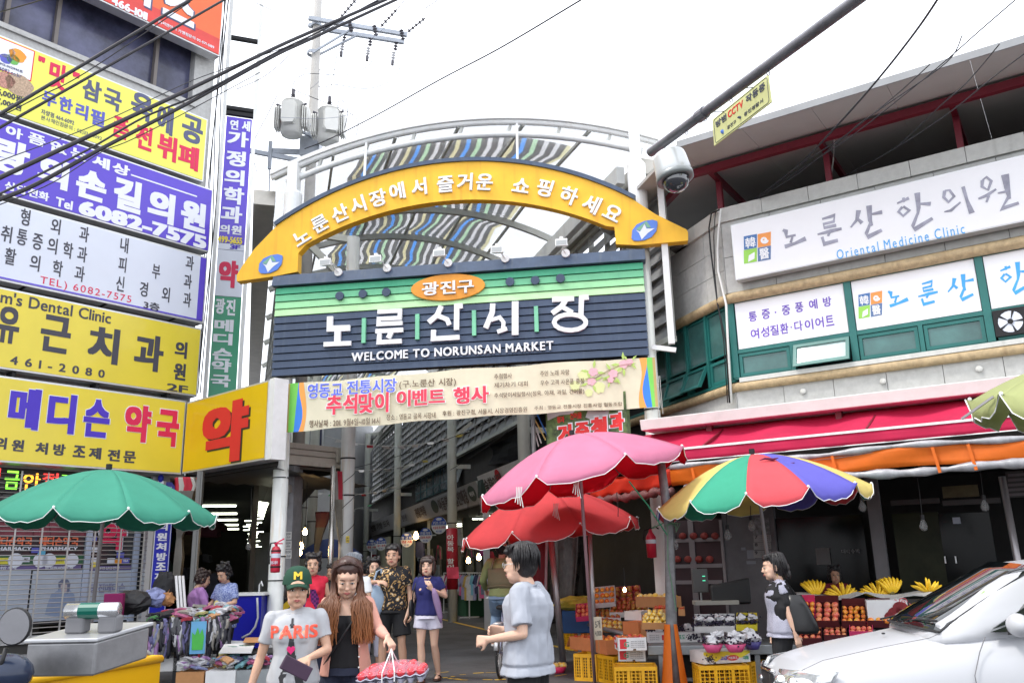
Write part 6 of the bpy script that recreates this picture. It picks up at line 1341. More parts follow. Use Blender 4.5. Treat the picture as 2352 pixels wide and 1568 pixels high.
# cables tied at the corner of the clinic
for k,(pts,r,m,lb)in en((([(480,1080),(465,1200),(458,1330),(462,1465)],.02,m_cord,'thick white cable down the rounded clinic corner'),([(475,1085),(420,1110),(405,1200),(415,1330),(432,1465)],.015,m_blk,'black cable down the rounded clinic corner'),([(445,1100),(435,1250),(440,1465)],.008,m_blk,'hair thin cable down the rounded clinic corner'))):
 P_=[R2.P(*R2.px(*Q7(*q_),.12),.12)for q_ in pts];P_+=[R2.P(*R2.px(*Q8(*q_),.12),.12)for q_ in((590+(-50 if k else 0),400),(600-12*k,620),(622-12*k,980))]
 c=MB();c.tube(P_,r,6);tag(c.bu('wall_cable',m,smooth=True),lb,'cable')
# ================================================================ utility pole, transformers, wires, CCTV
m_pc2=mat('concrete pole',(.55,.53,.50),.7,var=.08,scale=4);m_galv=mat('galvanised steel',(.36,.39,.44),.45,metal=.3,var=.12,scale=8);m_tr=mat('transformer paint',(.66,.66,.63),.45,var=.06,scale=5,dirt=.2,streakcol=(.5,.48,.42));m_ins=mat('insulator',(.09,.085,.10),.25);m_insw=mat('white insulator',(.6,.6,.62),.3)
PY=20.0
def k5(x,y,Y=PY):return aty(*K5(x,y),Y)
up_=thing('utility_pole','tall pale utility pole with steel crossarms and insulators behind the gate','utility pole',(k5(690,1400).x,PY,0))
a=k5(752,0);b=k5(690,1400);d=(a-b)/(a.z-b.z);g0=b-d*b.z;tp=a+d*2
c=MB();c.tube([g0,b,a,tp],[.15,.13,.105,.10],16);c.bu('pole',m_pc2,up_,smooth=True)
c=MB();c.bar(k5(665,170,19.75),k5(1575,325,19.75),.09,.11);c.bu('crossarm',m_galv,up_);c=MB();c.bar(k5(885,288,20.25),k5(1548,392,20.25),.09,.11);c.bar(k5(665,235,20.25),k5(890,290,20.25),.09,.11);c.bu('crossarm',m_galv,up_)
c=MB();c.bar(k5(700,490,19.8),k5(1130,228,19.8),.04,.05);c.bu('brace',m_galv,up_);c=MB();c.bar(k5(745,515,20.2),k5(1100,335,20.2),.04,.05);c.bu('brace',m_galv,up_)
for y in(495,240,1250,1330):
 p=k5(700 if y>400 else 735,y);c=MB();c.lathe([(.12,p.z-.04),(.15,p.z-.04),(.15,p.z+.04),(.12,p.z+.04)],(p.x,p.y,0),12);c.bu('clamp',m_galv,up_)
for x0,x1,y in((597,650,632),(730,785,648),(720,775,800)):c=MB();c.bar(k5(x0,y),k5(x1,y+3),.018);c.bu('step_bolt',m_ins,up_)
def insul(x0,y0,x1,y1,Y,m1,m2,n=5):
 a,b=k5(x0,y0,Y),k5(x1,y1,Y);c=MB();c.tube([a,b],.02,6);k=9
 for i in range(n):
  t=(i+.5)/n;q=a.lerp(b,t);dd=(b-a).normalized()*.02;c.tube([q-dd,q,q+dd],[.03,.06,.03],10)
 return c.bu('insulator',m1,up_)
for x0,y0,x1,y1 in((1100,0,960,165),(1480,90,1330,250),(1740,170,1580,300)):insul(x0,y0,x1,y1,19.7,m_ins,m_ins)
for x,y in((1050,250),(1280,285),(1530,325)):insul(x-10,y-50,x+10,y+50,19.7,m_ins,m_ins,4)
for x,y in((990,380),(1230,420),(1465,460)):
 insul(x+10,y-70,x,y+10,20.25,m_ins,m_ins,3);insul(x-10,y+20,x-20,y+90,20.25,m_insw,m_insw,3);c=MB();c.bar(k5(x-22,y+100,20.25),k5(x-26,y+145,20.25),.07);c.bu('drop_fuse',m_ins,up_)
# lower arm to the left
c=MB();c.bar(k5(0,1375,19.6),k5(590,1490,19.9),.09,.11);c.bu('crossarm',m_galv,up_);c=MB();c.bar(k5(312,1310,19.7),k5(300,1568,19.7),.09,.07,up=(0,1,0));c.bar(k5(300,1400,19.8),k5(600,1410,20),.09,.13);c.bar(k5(300,1568,19.7),aty(617,575,19.7),.03);c.bu('side_bracket',m_galv,up_)
q=k5(40,1340,19.6);c=MB();c.lathe([(0,q.z-.06),(.09,q.z-.05),(.06,q.z),(.08,q.z+.02),(.04,q.z+.07),(0,q.z+.08)],(q.x,q.y,0),12);c.bu('green_insulator',mat('green insulator',(.03,.12,.08),.2),up_)
c=MB();c.fb(Face(k5(650,1400).xy,90),-.15,.35,k5(650,1460).z,k5(650,1290).z,-.2,.2);c.bu('fixing_bracket',m_galv,up_)
def transformer(x,y,yaw,label,txs):
 p=k5(x,y,19.3);t=thing('pole_transformer',label,'transformer',p,'transformers on the utility pole')
 h=.86;r=.27;c=MB();c.lathe([(0,p.z-h/2),(r*.9,p.z-h/2),(r*.92,p.z-h/2+.05),(r,p.z-h/2+.06),(r,p.z+h/2),(r+.015,p.z+h/2+.01),(r*.9,p.z+h/2+.06),(0,p.z+h/2+.09)],(p.x,p.y,0),24);o=c.bu('tank',m_tr,t);o.data.polygons.foreach_set('use_smooth',[True]*len(o.data.polygons))
 for a in(yaw,yaw+pi*.62,yaw+pi,yaw-pi*.5):
  if a==yaw-pi*.5:pass
  dx,dy=cos(a),sin(a)
  for k in range(3):
   c=MB();off=r+.02+.05*k;w=.19-.01*k;q=V3((p.x+dx*off,p.y+dy*off,p.z+.02));tx=V3((-dy,dx,0));n_=V3((dx,dy,0))
   pl=[(-w*.75,-.3),(-w,-.22),(-w,.24),(-w*.75,.3),(w*.75,.3),(w,.24),(w,-.22),(w*.75,-.3)]
   c.pz(pl,lambda u_,v_,d_:q+tx*u_+V3((0,0,v_))+n_*d_,0,.025);c.bu('cooling_fin',m_tr,t,bevel=.006)
 c=MB();b_=V3((p.x+.0,p.y,p.z+h/2+.06));c.tube([b_,b_+V3((0,0,.12))],.035,8)
 for k in range(3):c.tube([b_+V3((0,0,.08+.05*k)),b_+V3((0,0,.10+.05*k)),b_+V3((0,0,.12+.05*k))],[.03,.06,.03],10)
 c.tube([b_+V3((0,0,.2)),b_+V3((0,0,.36))],.045,8);c.bu('bushing',m_ins,t)
 for sx_ in(-1,1):
  c=MB();q=V3((p.x+sx_*.28,p.y-.08,p.z+h/2-.1));c.tube([q,q+V3((sx_*.1,-.05,.04))],[.04,.03],8);c.bu('low_bushing',m_ins,t)
 Ft=Face((p.x,p.y-r-.012),90);
 for s,x0,x1,z0,z1 in txs:txt(Ft,(x0,z0+p.z),(x1,z1+p.z),s,mat('faded red',(.55,.12,.12)),t,0,.004,0.0,px=False)
 c=MB();c.bar((p.x,p.y,p.z+.1),(b.x+.1,PY-.1,p.z+.1),.06);c.bar((p.x,p.y,p.z-.2),(b.x+.1,PY-.1,p.z-.2),.06);c.bu('hanger',m_galv,t)
transformer(510,1110,0,'left grey transformer can on the utility pole with faint red lettering',[('100LT',-.2,.04,-.12,.0),('HX0N-20415',-.2,.06,-.22,-.18),('상',-.12,-.04,.16,.3)])
transformer(850,1180,pi,'right grey transformer can on the utility pole with a small white plate',[('100',.05,.2,-.2,-.08)])
def cable(pts,r,label,name='overhead_cable',m=None,group='overhead cables',n=24,smooth=True):
 """pts: (u, v, depth) sight points; a smooth catenary-like curve through them"""
 P_=[aty(u,v,y)for u,v,y in pts];out=[]
 k=len(P_)
 for i in range(k-1):
  p0=P_[max(i-1,0)];p1=P_[i];p2=P_[i+1];p3=P_[min(i+2,k-1)]
  for j in range(6):
   t=j/6;out.append(.5*((2*p1)+(p2-p0)*t+(2*p0-5*p1+4*p2-p3)*t*t+(3*p1-p0-3*p2+p3)*t**3))
 out.append(P_[-1]);c=MB();c.tube(out,r,6);o=c.bu(name,m or m_cab,None,smooth=True);return tag(o,label,'cable',group)
m_cab=mat('black cable',(.012,.012,.018),.5,var=0)
cable([(-60,436,8),(0,408,8.3),(232,300,9.3),(431,207,10.2),(622,115,11),(718,72,11.5),(890,-2,12.3),(960,-32,12.6)],.026,'upper thick black cable of the heavy pair crossing the signs at upper left')
cable([(-60,485,8),(0,458,8.3),(86,422,8.7),(232,342,9.3),(431,238,10.2),(622,133,11),(718,88,11.5),(905,2,12.3),(980,-32,12.6)],.024,'lower thick black cable of the heavy pair crossing the signs at upper left')
cable([(-60,470,8),(0,445,8.2),(200,345,9.2),(330,270,9.8),(460,215,10.3),(640,118,11.1),(740,70,11.6),(870,0,12.2),(930,-25,12.5)],.014,'middle black cable wound between the heavy pair at upper left')
cable([(-60,300,7),(0,262,7.2),(200,143,7.8),(437,0,8.5),(500,-38,8.7)],.018,'steep thick cable at far upper left, the higher of two')
cable([(-60,330,7),(0,293,7.2),(240,157,7.9),(515,0,8.8),(580,-38,9)],.014,'steep thick cable at far upper left, the lower of two')
cable([(-60,290,7),(0,268,7.2),(90,222,7.5),(200,165,7.8),(437,5,8.5)],.006,'thin wire twisted round the steep cable at far upper left')
cable([(-60,395,8),(0,370,8.2),(232,282,9.3),(431,190,10.2),(540,150,10.6),(718,85,11.5),(800,40,12)],.006,'thin wire just above the heavy pair')
cable([(0,470,8.3),(120,420,8.9),(232,350,9.4),(300,322,9.6),(420,262,10.1),(600,165,11)],.006,'thin wire just below the heavy pair')
cable([(0,28,12),(70,8,11.5),(120,-8,11)],.01,'short thin wire before the top left window')
cable([(590,8,16),(650,35,18),(708,58,19.8)],.008,'thin wire from the sign tower to the pole top')
cable([(544,205,14),(600,180,15),(640,150,16),(680,112,17)],.008,'thin drooping wire below the heavy pair')
cable([(700,342,17),(760,318,16.5),(870,262,15),(1011,183,13.5),(1150,110,12),(1335,0,10.5),(1400,-38,10)],.012,'dark cable rising from the transformers to the top centre')
m_thin=mat('thin pale wire',(.25,.27,.35),.5,var=0)
cable([(700,215,20),(850,92,18),(960,0,17),(1000,-38,16.5)],.005,'hair thin pale wire right of the utility pole',m=m_thin);cable([(640,270,18),(810,262,17),(1011,140,15),(1250,0,13)],.005,'hair thin pale wire parallel to the rising dark cable',m=m_thin)
for q,lb in(([(976,20,19.7),(1005,0,19),(1030,-30,18)],'right'),([(912,22,19.7),(930,0,19.3),(950,-30,18)],'middle')):cable(q,.01,f'line wire leaving the {lb} insulator of the crossarm')
for k,pts in en(([(672,206,19.3),(678,185,19.4),(705,170,19.5),(760,172,20),(810,170,20.2),(850,148,20.3),(850,135,20.3),(842,133,20.3)],[(748,212,19.3),(752,196,19.4),(775,195,19.6),(840,204,20),(890,190,20.2),(916,165,20.3),(914,148,20.3),(905,143,20.3)],[(755,225,19.3),(765,180,20),(770,150,20.3),(775,125,20.3),(784,122,20.3)],[(636,220,19.4),(612,268,19.5),(590,310,19.6),(580,350,19.6),(590,395,19.6)],[(675,207,19.3),(720,225,19.2),(800,258,19.2),(822,280,19.2),(818,312,19.3)],[(775,245,19.2),(780,230,19.2),(795,240,19.2),(798,265,19.2),(790,300,19.2)])):
 cable(pts,.009,['jumper wire looping from the left transformer to the middle fuse','jumper wire looping from the right transformer to the right fuse','jumper wire dropping from the left fuse to the right transformer','wire hanging from the left transformer to the lower arm','wire from the left bushing over the right transformer','small loop of wire right of the right transformer'][k],'jumper_wire',group='jumper wires of the transformers')
# right hand wires to the clinic roof
q7=lambda x,y,Y:(*Q7(x,y),Y)
cable([q7(670,1035,13.2),q7(960,810,12),q7(1180,585,11),q7(1330,420,10.3),q7(1480,245,9.6),q7(1615,75,9),q7(1730,-80,8.4),q7(1830,-230,8)],.014,'thickest dark wire fanning from the clinic parapet to the top edge',group='wires fanning from the clinic parapet')
for k,pts in en(([q7(672,1035,13.2),q7(900,880,12.3),q7(1240,665,11),q7(1560,420,10),q7(1870,165,9),q7(2080,-20,8.4),q7(2300,-210,8)],[q7(672,1036,13.2),q7(960,860,12),q7(1300,590,11),q7(1560,380,10),q7(1770,190,9.4)],[q7(1205,895,13),q7(1310,845,12.5),q7(1600,680,11),q7(1900,480,10),q7(2160,270,9),q7(2400,90,8.4)],[q7(1300,848,12.5),q7(1560,700,11.2),q7(1830,450,10),q7(2000,300,9.2),q7(2200,65,8.5)],[q7(672,1034,13.2),q7(940,830,12),q7(1230,640,11),q7(1330,560,10.5),q7(1500,440,10),q7(1870,180,9),q7(1970,10,8.6)])):
 cable(pts,.007,['second wire of the parapet fan, curving to the upper right','short faint wire inside the parapet fan','lowest wire of the fan reaching the right edge','faint wire just above the lowest one of the fan','wire hugging the second wire of the parapet fan'][k],group='wires fanning from the clinic parapet')
cable([q7(1168,410,12),q7(1178,600,12.4),q7(1175,760,12.8),q7(1158,890,13.2)],.01,'single cream cord hanging from the canopy roof to the parapet',m=m_cord,group='wires fanning from the clinic parapet')
# CCTV arm, dome and hanging notice
m_arm=mat('galvanised arm',(.20,.20,.22),.4,metal=.5,var=.3,scale=6)
A=aty(*K7(1880,400),7.4);B=aty(*Q7(1035,0),5.6);dB=(B-A).normalized();B2=B+dB*3
ar=thing('camera_arm','long grey steel arm reaching in from the upper right and holding the dome camera','pole arm',A)
c=MB();c.tube([A-dB*.05,A,A.lerp(B2,.5),B2],.045,14);c.bu('arm_tube',m_arm,ar,smooth=True)
c=MB();q=A.lerp(B,.36);c.tube([q-dB*.05,q+dB*.05],.056,14);c.bu('coupling',m_arm,ar)
for t in(-.02,.2,.33,.5,.72):
 q=A.lerp(B,t+.05)-V3((0,0,.045));c=MB();c.tube([q+V3((.012*cos(k*.9),0,-.02+.02*sin(k*.9)))for k in range(8)],.004,5);c.bu('ring',m_arm,ar)
cm_=K7(2035,545);q=aty(*cm_,7.25);R_=.165
dc=thing('dome_camera','silver dome surveillance camera hanging from the end of the steel arm','camera',q)
ax=V3((.16,-.1,-1)).normalized();X_=ax.cross(V3((0,1,0))).normalized();Y_=X_.cross(ax)
def tilt_lathe(prof,n=28):
 c=MB();c.lathe(prof,(0,0,0),n);c.v=[tuple(q+X_*x+Y_*y-ax*z)for x,y,z in c.v];return c
c=tilt_lathe([(0,.18),(.05,.18),(.11,.165),(.145,.14),(.155,.10),(R_,-.03),(R_+.002,-.09),(R_-.012,-.105),(.14,-.11)]);c.bu('housing',mat('camera housing',(.58,.60,.60),.3,metal=.25,var=.05),dc,smooth=True)
c=tilt_lathe([(R_+.001,-.075),(R_+.008,-.08),(R_+.006,-.125),(.125,-.13),(.122,-.11)]);c.bu('collar',mat('collar grey',(.28,.30,.30),.35,metal=.3),dc,smooth=True)
c=tilt_lathe([(.122,-.12),(.12,-.155),(.10,-.20),(.06,-.232),(0,-.245)]);c.bu('dome',mat('smoked dome',(.02,.022,.03),.05,spec=.9,var=0,coat=1.),dc,smooth=True)
c=MB();c.tube([q-ax*.17,A+V3((.06,0,-.02))],.022,8);c.bu('stem',m_arm,dc)
sa_=aty(*Q7(428,530),6.95);sb_=aty(*Q7(768,255),6.25);HFc=Face(sa_.xy,math.degrees(atan2(sb_.x-sa_.x,sb_.y-sa_.y)))
corn=[HFc.px(*Q7(*k))for k in((437,693),(790,422),(768,255),(425,533))]
m_cs=mat('pale yellow notice',(.66,.68,.32),.4,var=.05);c=MB();c.pz(corn,HFc.P,-.012,0);cs=c.bu('cctv_notice',m_cs);tag(cs,'pale yellow surveillance notice board hanging tilted from the steel arm','sign')
u_=(V3(corn[1])-V3(corn[0]));L_=u_.length;u_.normalize();h_=V3(corn[3])-V3(corn[0]);
def skew_txt(s,x0,y0,x1,y1,m,bold=.03):
 v,f=layout(s,bold);a0,a1,b0,b1=v[:,0].min(),v[:,0].max(),v[:,1].min(),v[:,1].max();mb=MB();c0=V3(corn[0])
 for p in v:
  X=x0+(p[0]-a0)/(a1-a0)*(x1-x0);Y=y0+(p[1]-b0)/(b1-b0)*(y1-y0);w_=c0+u_*L_*X+h_*Y;mb.v.append(tuple(HFc.P(w_.x,w_.y,.001+.002*(p[2]+.5))))
 mb.f=f;mb.m=[0]*len(f);return mb.bu('lettering',m,cs)
m_n1=flat('notice slate',(.07,.08,.12))
skew_txt('방범',.06,.58,.26,.84,m_n1);skew_txt('CCTV',.29,.58,.56,.84,m_lr2);skew_txt('작동중',.61,.58,.93,.86,m_n1);skew_txt('광진구',.26,.2,.42,.34,m_n1,.01);skew_txt('광진경찰서',.56,.2,.88,.34,m_n1,.01)
c=MB();c0=V3(corn[0])
def rp(x,y):w_=c0+u_*L_*x+h_*y;return HFc.P(w_.x,w_.y,.002)
bp_=[rp(.03,.1),rp(.05,.05),rp(.95,.05),rp(.97,.1),rp(.97,.9),rp(.95,.95),rp(.05,.95),rp(.03,.9),rp(.03,.1)]
c.tube(bp_,.0025,4);c.bu('border_line',m_n1,cs);c=MB();e_=V3((rp(.18,.26)));c.ball(e_,(.022,.01,.022));c.bu('small_emblem',m_blue,cs);c=MB();c.ball(rp(.5,.28),(.03,.006,.014));c.bu('small_emblem',m_n1,cs)
for t in(.22,.74):
 t0=rp(t,.97);s_=A.lerp(B,0);k=(t0-A).dot(dB);t1=A+dB*k;c=MB();c.tube([t0,(t0+t1)/2+V3((.01,0,0)),t1],.004,5);c.bu('tie',m_blk,cs)
# ================================================================ parasols
def parasol(name,label,C,R,H,cols,n,tilt,foot,rot=0.,drop=.13,pr=.022,polem=None,inner=None,scal=.55,droop=0.):
 t=thing(name,label,'parasol',foot,'street parasols')
 TM=Matrix.Translation(C)@Matrix.Rotation(tilt[1],4,'Y')@Matrix.Rotation(tilt[0],4,'X')
 def S(t_,a,k):
  e=4*k*(1-k);r=R*t_*(1-.035*e*t_);z=H*(1-t_**1.75)-.06*e*t_*t_*R*.6
  return V3((r*cos(a),r*sin(a),z))
 sub=8;rim=[]
 for i in range(n):
  a0=rot+2*pi*i/n;rows_=[]
  for j in range(9):
   t_=max(.015,j/8);rows_.append([TM@S(t_,a0+2*pi/n*k/sub,k/sub)for k in range(sub+1)])
  for q in(1,2):
   rw=[]
   for k in range(sub+1):
    e=min(1.,1.25*sin(pi*k/sub)**.5)*(1+.10*sin(k*2.7+i));p=S(1,a0+2*pi/n*k/sub,k/sub);w=.012*sin(k*2.4+i*2+q);out=V3((p.x,p.y,0)).normalized()
    rw.append(TM@(p+out*(.02*q+w))-V3((0,0,drop*e*q/2+.004*q)))
   rows_.append(rw)
  rim+=rows_[-1][:-1]if i<n-1 else rows_[-1]
  c=MB();c.slab(rows_,.003);nf=len(c.f)//2
  if inner:
   for q in range((len(rows_)-1)*sub,2*(len(rows_)-1)*sub):c.m[q]=1
  c.bu('canopy_panel',[cols[i%len(cols)],inner]if inner else cols[i%len(cols)],t,smooth=True)
  c=MB();c.tube([TM@(S(q/6*.97+.02,a0,0)-V3((0,0,.02)))for q in range(7)],.008,5);c.bu('rib',m_pole,t)
  c=MB();p=TM@S(1.0,a0,0);c.ball(p+(p-C).normalized()*.02,.016,6,k=4);c.bu('rib_tip',m_white,t)
 c=MB();c.tube(rim+[rim[0]],.0048,5);c.bu('white_piping',m_white,t)
 c=MB();top=TM@V3((0,0,H+.04));mid=TM@V3((0,0,H-.35));c.tube([top,mid,foot],pr,10);c.bu('pole',polem or m_pole,t,smooth=True)
 c=MB();c.tube([top-V3((0,0,.03)),top+V3((0,0,.03))],.035,10);c.bu('cap',m_dark,t)
 return t
def cloth(n,c,tl=.45):return mat(n,c,.8,var=.08,scale=3,transl=tl,bump=.12,bscale=12)
m_pk=cloth('faded pink canopy',(.72,.25,.40),.35);m_rd=cloth('red canopy',(.82,.11,.12),.55);m_gn=cloth('green canopy',(.06,.33,.23),.3)
m_uy=cloth('parasol yellow',(.80,.66,.22),.3);m_ug=cloth('parasol green',(.05,.38,.24),.25);m_ur=cloth('parasol red',(.74,.10,.12),.3);m_ub=cloth('parasol blue',(.14,.13,.55),.25)
m_pkp=mat('pinkish pole',(.42,.27,.30),.4,metal=.3)
C=aty(1338,1088,10.9);ft=aty(*Q4(2003,1545),11.6);ft.z=0
parasol('pink_parasol','large faded pink parasol with glowing red underside tilted over the fruit stall',C,1.32,.50,[m_pk],8,(.0,-.21),ft,rot=.30,drop=.12,polem=m_pkp,inner=cloth('backlit red underside',(.80,.02,.04),.6))  # no lining: backlit glow of the same cloth put into the underside colour
C=aty(1262,1212,13.2);ft=aty(*S6(855,1490),13.3);ft.z=0
parasol('red_parasol','lower red parasol with white piping partly under the pink one',C,1.34,.6,[m_rd],9,(.03,-.10),ft,rot=.1,drop=.13,polem=m_pkp)
C=aty(1745,1141,10.6);ft=aty(*S4(1150,1215),10.8);ft=C+(ft-C)*(C.z/(C.z-ft.z));ft.z=0
rb=parasol('rainbow_parasol','multicoloured parasol of yellow green red and blue panels with torn blue panel',C,1.26,.52,[m_uy,m_ug,m_ur,m_ub],12,(.0,-.08),ft,rot=rdn(180+8),drop=.12)
C=aty(238,1180,10.3);ft=V3((C.x-.04,C.y,0))
parasol('green_parasol','wide sea green parasol with white piping over the left street stall',C,1.25,.52,[m_gn],11,(.0,.02),ft,rot=.2,drop=.10)
C=aty(2520,950,6.0);ft=V3((C.x+.1,C.y+.2,0))
pg=parasol('pale_parasol','pale yellow green parasol edge hanging in at the far right',C,.78,.4,[cloth('pale green canopy',(.42,.46,.20),.3)],8,(.15,.2),ft,rot=.25,drop=.14)
c=MB();c.bar(aty(*S5(1150,357),6.1),aty(*S5(1395,185),5.9),.015);c.bu('loose_rib',m_pole,pg)
# torn shreds of the blue panel
c=MB()
for k,(x0,y0,x1,y1)in en(((1075,340,1250,318),(1120,395,1400,362),(1200,540,1450,505),(1260,575,1680,545))):
 a,b=aty(*S4(x0,y0),10.02+.0*k),aty(*S4(x1,y1),9.95);c.tube([a,a.lerp(b,.3)+V3((0,0,.012)),a.lerp(b,.7)-V3((0,0,.01)),b],[.004,.014,.018,.004],5)
c.bu('torn_slit',mat('slit dark',(.10,.01,.05),.8),rb)
c=MB();tw=aty(*S6(1715,565),9.9);c.tube([tw,aty(*S6(1900,800),10.2),aty(*S6(2085,1085),10.45)],.009,5);tag(c.bu('green_guy_rope',mat('green rope',(.03,.22,.12),.6)),'green rope from the pink parasol rim to the wrapped post','rope')
c=MB()
for x,y,d in((1200,530,10),(640,620,9),(1000,780,30)):
 for k in range(4):a=aty(*S6(x,y),9.75 if d<20 else 12);c.tube([a+V3((.02*k-.03,0,0)),a+V3((.015*k-.03,0,-.09)),a+V3((.03*k-.05,-.01,-.17-.02*k))],.005,4)
tag(c.bu('frayed_tie',m_cord),'frayed white tie strings hanging from the pink parasol rim','string')
# ================================================================ fruit stall goods
m_cry=mat('yellow crate plastic',(.74,.38,.01),.45,var=.15,scale=6,dirt=.3,streakcol=(.4,.2,.03));m_cro=mat('orange crate plastic',(.66,.20,.02),.45,var=.15);m_card=mat('brown carton',(.45,.22,.09),.8,var=.12,scale=8);m_cardo=mat('orange carton',(.62,.22,.08),.75,var=.1,scale=6);m_cw=mat('white carton',(.68,.68,.68),.6,var=.06,scale=8);m_cyel=flat('carton yellow',(.75,.62,.05));m_cred=flat('carton red',(.62,.03,.04))
m_tbl=mat('grey steel table',(.28,.30,.31),.4,metal=.4,var=.15,scale=6)
class Fr:
 def __init__(s,A,B):s.A=V3(A);s.x=(V3(B)-s.A);s.x.z=0;s.w=s.x.length;s.x.normalize();s.y=V3((-s.x.y,s.x.x,0));s.z=V3((0,0,1))
 def P(s,x,y,z):return s.A+s.x*x+s.y*y+s.z*z
 def box(s,c,x0,x1,y0,y1,z0,z1):return c.hexa([s.P(x0,y0,z0),s.P(x1,y0,z0),s.P(x1,y1,z0),s.P(x0,y1,z0),s.P(x0,y0,z1),s.P(x1,y0,z1),s.P(x1,y1,z1),s.P(x0,y1,z1)])
 def face(s):return Face(s.A.xy,math.degrees(atan2(s.x.x,s.x.y)))
def crate(K,x0,y0,x1,y1,zb,h,d,label,m=None,yaw=0.,lid=False,stamp=None):
 A,B=atz(*K(x0,y0),zb+h),atz(*K(x1,y1),zb+h);A.z=B.z=zb;f=Fr(A,B);w=f.w;m=m or m_cry
 if yaw:
  B2=A+V3((cos(yaw)*w,sin(yaw)*w,0));f=Fr(A,B2)
 t=thing('fruit_crate',label,'crate',f.P(w/2,d/2,0),'plastic fruit crates')
 def side(g,W):
  c=MB();nx=10;nz=7
  for i in range(nx+1):g.box(c,W*i/nx-.006*(i>0),W*i/nx+.006*(i<nx),0,.008,.05,h-.04)
  for k in range(nz+1):z=.04+(h-.08)*k/nz;g.box(c,0,W,.001,.007,z-.004,z+.005)
  g.box(c,0,W,-.004,.014,0,.04);g.box(c,0,W,-.008,.016,h-.045,h)
  for i in(0,.33,.67,1):x=W*i;g.box(c,max(0,x-.016),min(W,x+.016),-.006,.012,.03,h-.03)
  return c
 side(f,w).bu('side_lattice',m,t)
 g2=Fr(f.P(w,0,0),f.P(w,d,0));g2.A=f.P(w,0,0);side(g2,d).bu('side_lattice',m,t)
 g3=Fr(f.P(0,d,0),f.P(0,0,0));side(g3,d).bu('side_lattice',m,t)
 g4=Fr(f.P(w,d,0),f.P(0,d,0));side(g4,w).bu('side_lattice',m,t)
 c=MB();f.box(c,.01,w-.01,.01,d-.01,.01,.03);c.bu('base',m,t)
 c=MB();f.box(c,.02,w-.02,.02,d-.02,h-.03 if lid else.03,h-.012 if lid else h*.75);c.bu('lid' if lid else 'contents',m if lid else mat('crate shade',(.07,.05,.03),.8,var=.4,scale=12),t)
 if stamp:Ff=f.face();txt(Ff,(w*.4,h*.3),(w*.62,h*.6),stamp,mat('stamp green',(.05,.2,.12)),t,.012,.002,.03,px=False)if False else None
 return t
fm={}
def fmesh(name,m,r,kind='round'):
 if name in fm:return fm[name]
 c=MB()
 if kind=='round':c.ball((0,0,0),(r,r,r*.9),10,k=6)
 elif kind=='banana':pts=[V3((0,r*7.5*sin(a),r*7.5*(1-cos(a))))for a in[rdn(q)for q in(-10,8,28,50,70,84)]];c.tube(pts,[r*.35,r*.9,r,r,r*.8,r*.25],7)
 me=c.mesh(name,m,True);fm[name]=me;return me
def put(me,nm,p,parent,rot=None,sc=1.):
 o=bpy.data.objects.new(nm,me);COL.objects.link(o);o.location=p;o.rotation_euler=rot or(rnd.uniform(0,6),rnd.uniform(0,.6),rnd.uniform(0,6));o.scale=(sc,)*3
 o.parent=parent;o.matrix_parent_inverse=wm(parent).inverted();return o
def fruitmat(n,c1,c2,sc=12):
 m=mat(n,c1,.3,var=0,coat=.1);t=m.node_tree;b=t.nodes['Principled BSDF'];nz=t.nodes.new('ShaderNodeTexNoise');nz.inputs['Scale'].default_value=sc;x=t.nodes.new('ShaderNodeMix');x.data_type='RGBA';x.inputs[6].default_value=(*c1,1);x.inputs[7].default_value=(*c2,1)
 tc=t.nodes.new('ShaderNodeTexCoord');oi=t.nodes.new('ShaderNodeObjectInfo');ad=t.nodes.new('ShaderNodeVectorMath');t.links.new(tc.outputs['Object'],ad.inputs[0]);t.links.new(oi.outputs['Random'],ad.inputs[1]);t.links.new(ad.outputs[0],nz.inputs[0]);r=t.nodes.new('ShaderNodeMapRange');r.inputs[1].default_value=.4;r.inputs[2].default_value=.6;t.links.new(nz.outputs[0],r.inputs[0]);t.links.new(r.outputs[0],x.inputs[0]);t.links.new(x.outputs[2],b.inputs['Base Color']);return m
FR_={'apple':(fruitmat('apple skin',(.40,.05,.025),(.42,.22,.04)),.042),'tomato':(fruitmat('tomato skin',(.60,.045,.03),(.5,.12,.03)),.042),'peach':(fruitmat('peach skin',(.78,.30,.12),(.68,.12,.09)),.042),'nect':(fruitmat('yellow peach skin',(.85,.42,.05),(.80,.20,.04)),.042),'melon':(fruitmat('oriental melon skin',(.82,.50,.02),(.75,.62,.3),20),.05),'grape':(fruitmat('grape skin',(.012,.012,.03),(.03,.02,.05)),.014),'plum':(fruitmat('red plum skin',(.55,.03,.04),(.6,.2,.05)),.035)}
